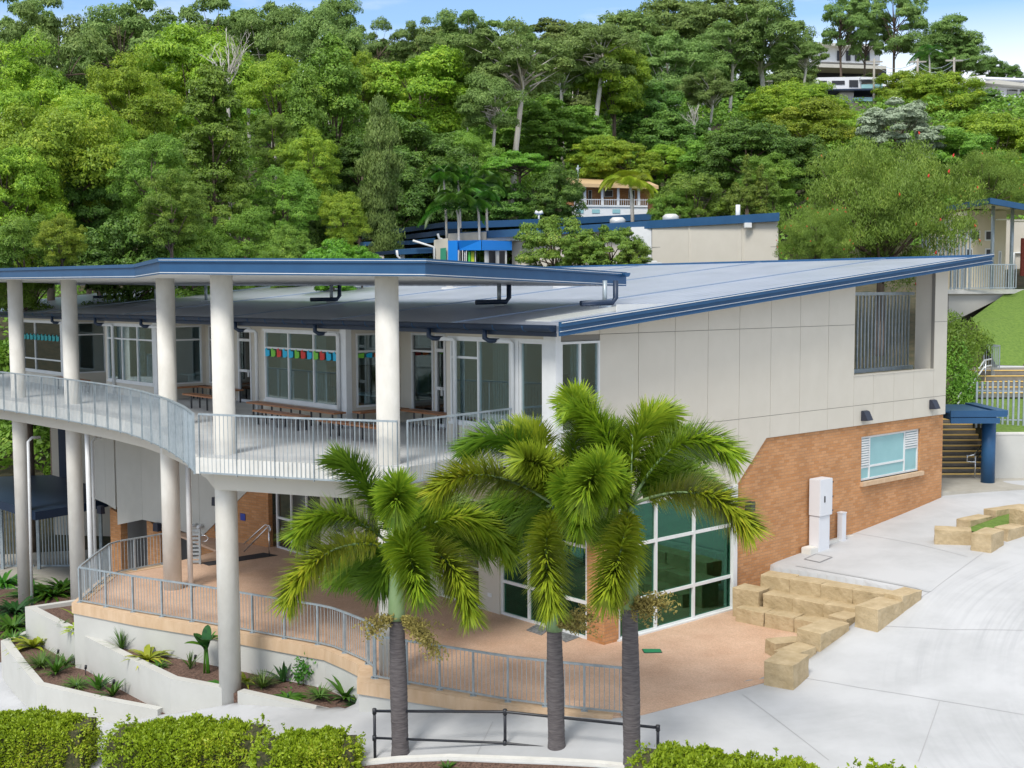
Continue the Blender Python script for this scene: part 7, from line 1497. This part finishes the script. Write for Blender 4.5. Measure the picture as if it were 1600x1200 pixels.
h4 = thing('house', 'long pale house half hidden behind the tall gums on the ridge', 'house', Pd(1320, 110, 215))
quad_wall([(1284, 70), (1375, 76), (1375, 100), (1284, 96)], 216, 216, M['whiteh'], 'wall', h4, 8); quad_wall([(1250, 98), (1385, 103), (1385, 108), (1250, 104)], 212, 212, M['greypanel'], 'deck', h4, 6); quad_wall([(1270, 66), (1380, 70), (1380, 74), (1270, 70)], 214, 214, M['greypanel'], 'roof', h4, 8); quad_wall([(1255, 105), (1385, 108), (1385, 125), (1255, 125)], 217, 217, M['black'], 'wall', h4, 4)
for x0 in (1308, 1322, 1336, 1352): quad_wall([(x0, 79), (x0+7, 79), (x0+7, 95), (x0, 95)], 215.8, 215.8, M['black'], 'window', h4, .05)
h5 = thing('house', 'small white gabled house glimpsed through the trees right of centre', 'house', Pd(1045, 155, 150)); quad_wall([(1028, 148), (1065, 143), (1065, 165), (1028, 165)], 142, 142, M['whiteh'], 'wall', h5, 6); quad_wall([(1024, 146), (1045, 138), (1068, 142), (1068, 146)], 141, 141, M['greypanel'], 'roof', h5, 7); quad_wall([(1035, 152), (1044, 152), (1044, 160), (1035, 160)], 141.9, 141.9, M['black'], 'window', h5, .05)
h6 = thing('house', 'low pale house behind the white trunks left of the white box house', 'house', Pd(1180, 140, 165)); quad_wall([(1157, 130), (1205, 128), (1205, 143), (1157, 143)], 160, 160, M['whiteh'], 'wall', h6, 6); quad_wall([(1155, 127), (1208, 125), (1208, 128), (1155, 130)], 159, 159, M['greypanel'], 'roof', h6, 7); quad_wall([(1170, 133), (1195, 132), (1195, 140), (1170, 140)], 159.9, 159.9, M['black'], 'window', h6, .05)
# power poles and lines on the ridge
M['pole'] = mat('timber_pole', (.35, .33, .29), rough=.9)
pts_w = []
for x, y0, y1, Y, lab in ((1434, 92, 122, 175, 'timber power pole left of the lone wide gum'), (1491, 90, 122, 172, 'pale power pole in front of the lone wide gum'), (1366, 92, 120, 178, 'power pole between the ridge gums above the white box house')):
    t = thing('power_pole', lab, 'power pole', (Pd(x, y1, Y).x, Y, hz(Pd(x, y1, Y).x, Y)), 'power poles on the ridge'); a = Pd(x, y0, Y); mb = MB(); mb.tube([(a.x, Y, hz(a.x, Y)-.5), a], .16, n=8); mb.build('pole', M['pole'], t)
    mb = MB(); mb.box(a.x-1.2, a.x+1.2, Y-.08, Y+.08, a.z-.5, a.z-.3); mb.build('crossarm', M['pole'], t); pts_w.append(a)
pts_w.sort(key=lambda p: p.x); mb = MB()
for a, b in zip(pts_w[:-1], pts_w[1:]):
    for dz in (-.3, -.9): mb.tube([a.lerp(b, q)+Vector((0, 0, dz-2.2*4*q*(1-q)*.5)) for q in np.linspace(0, 1, 9)], .035, n=4)
b = pts_w[-1]; e = Pd(1515, 88, 160); mb.tube([b.lerp(e, q)+Vector((0, 0, -.3-.6*q*(1-q))) for q in np.linspace(0, 1, 6)], .035, n=4)
tag(mb.build('power_lines', M['galv']), 'sagging power lines strung between the poles on the ridge', 'cable')
lp = thing('light_pole', 'twin headed white floodlight above the school block roof', 'light', Pd(842, 345, 80)); mb = MB(); mb.tube([Pd(842, 350, 80), Pd(842, 332, 80)], .06, n=6); mb.build('pole', M['white'], lp)
for sx in (-1, 1): mb = MB(); mb.tube([Pd(842, 334, 80), Pd(842+sx*6, 331, 80)], .12, n=6); mb.build('floodlight', M['white'], lp)
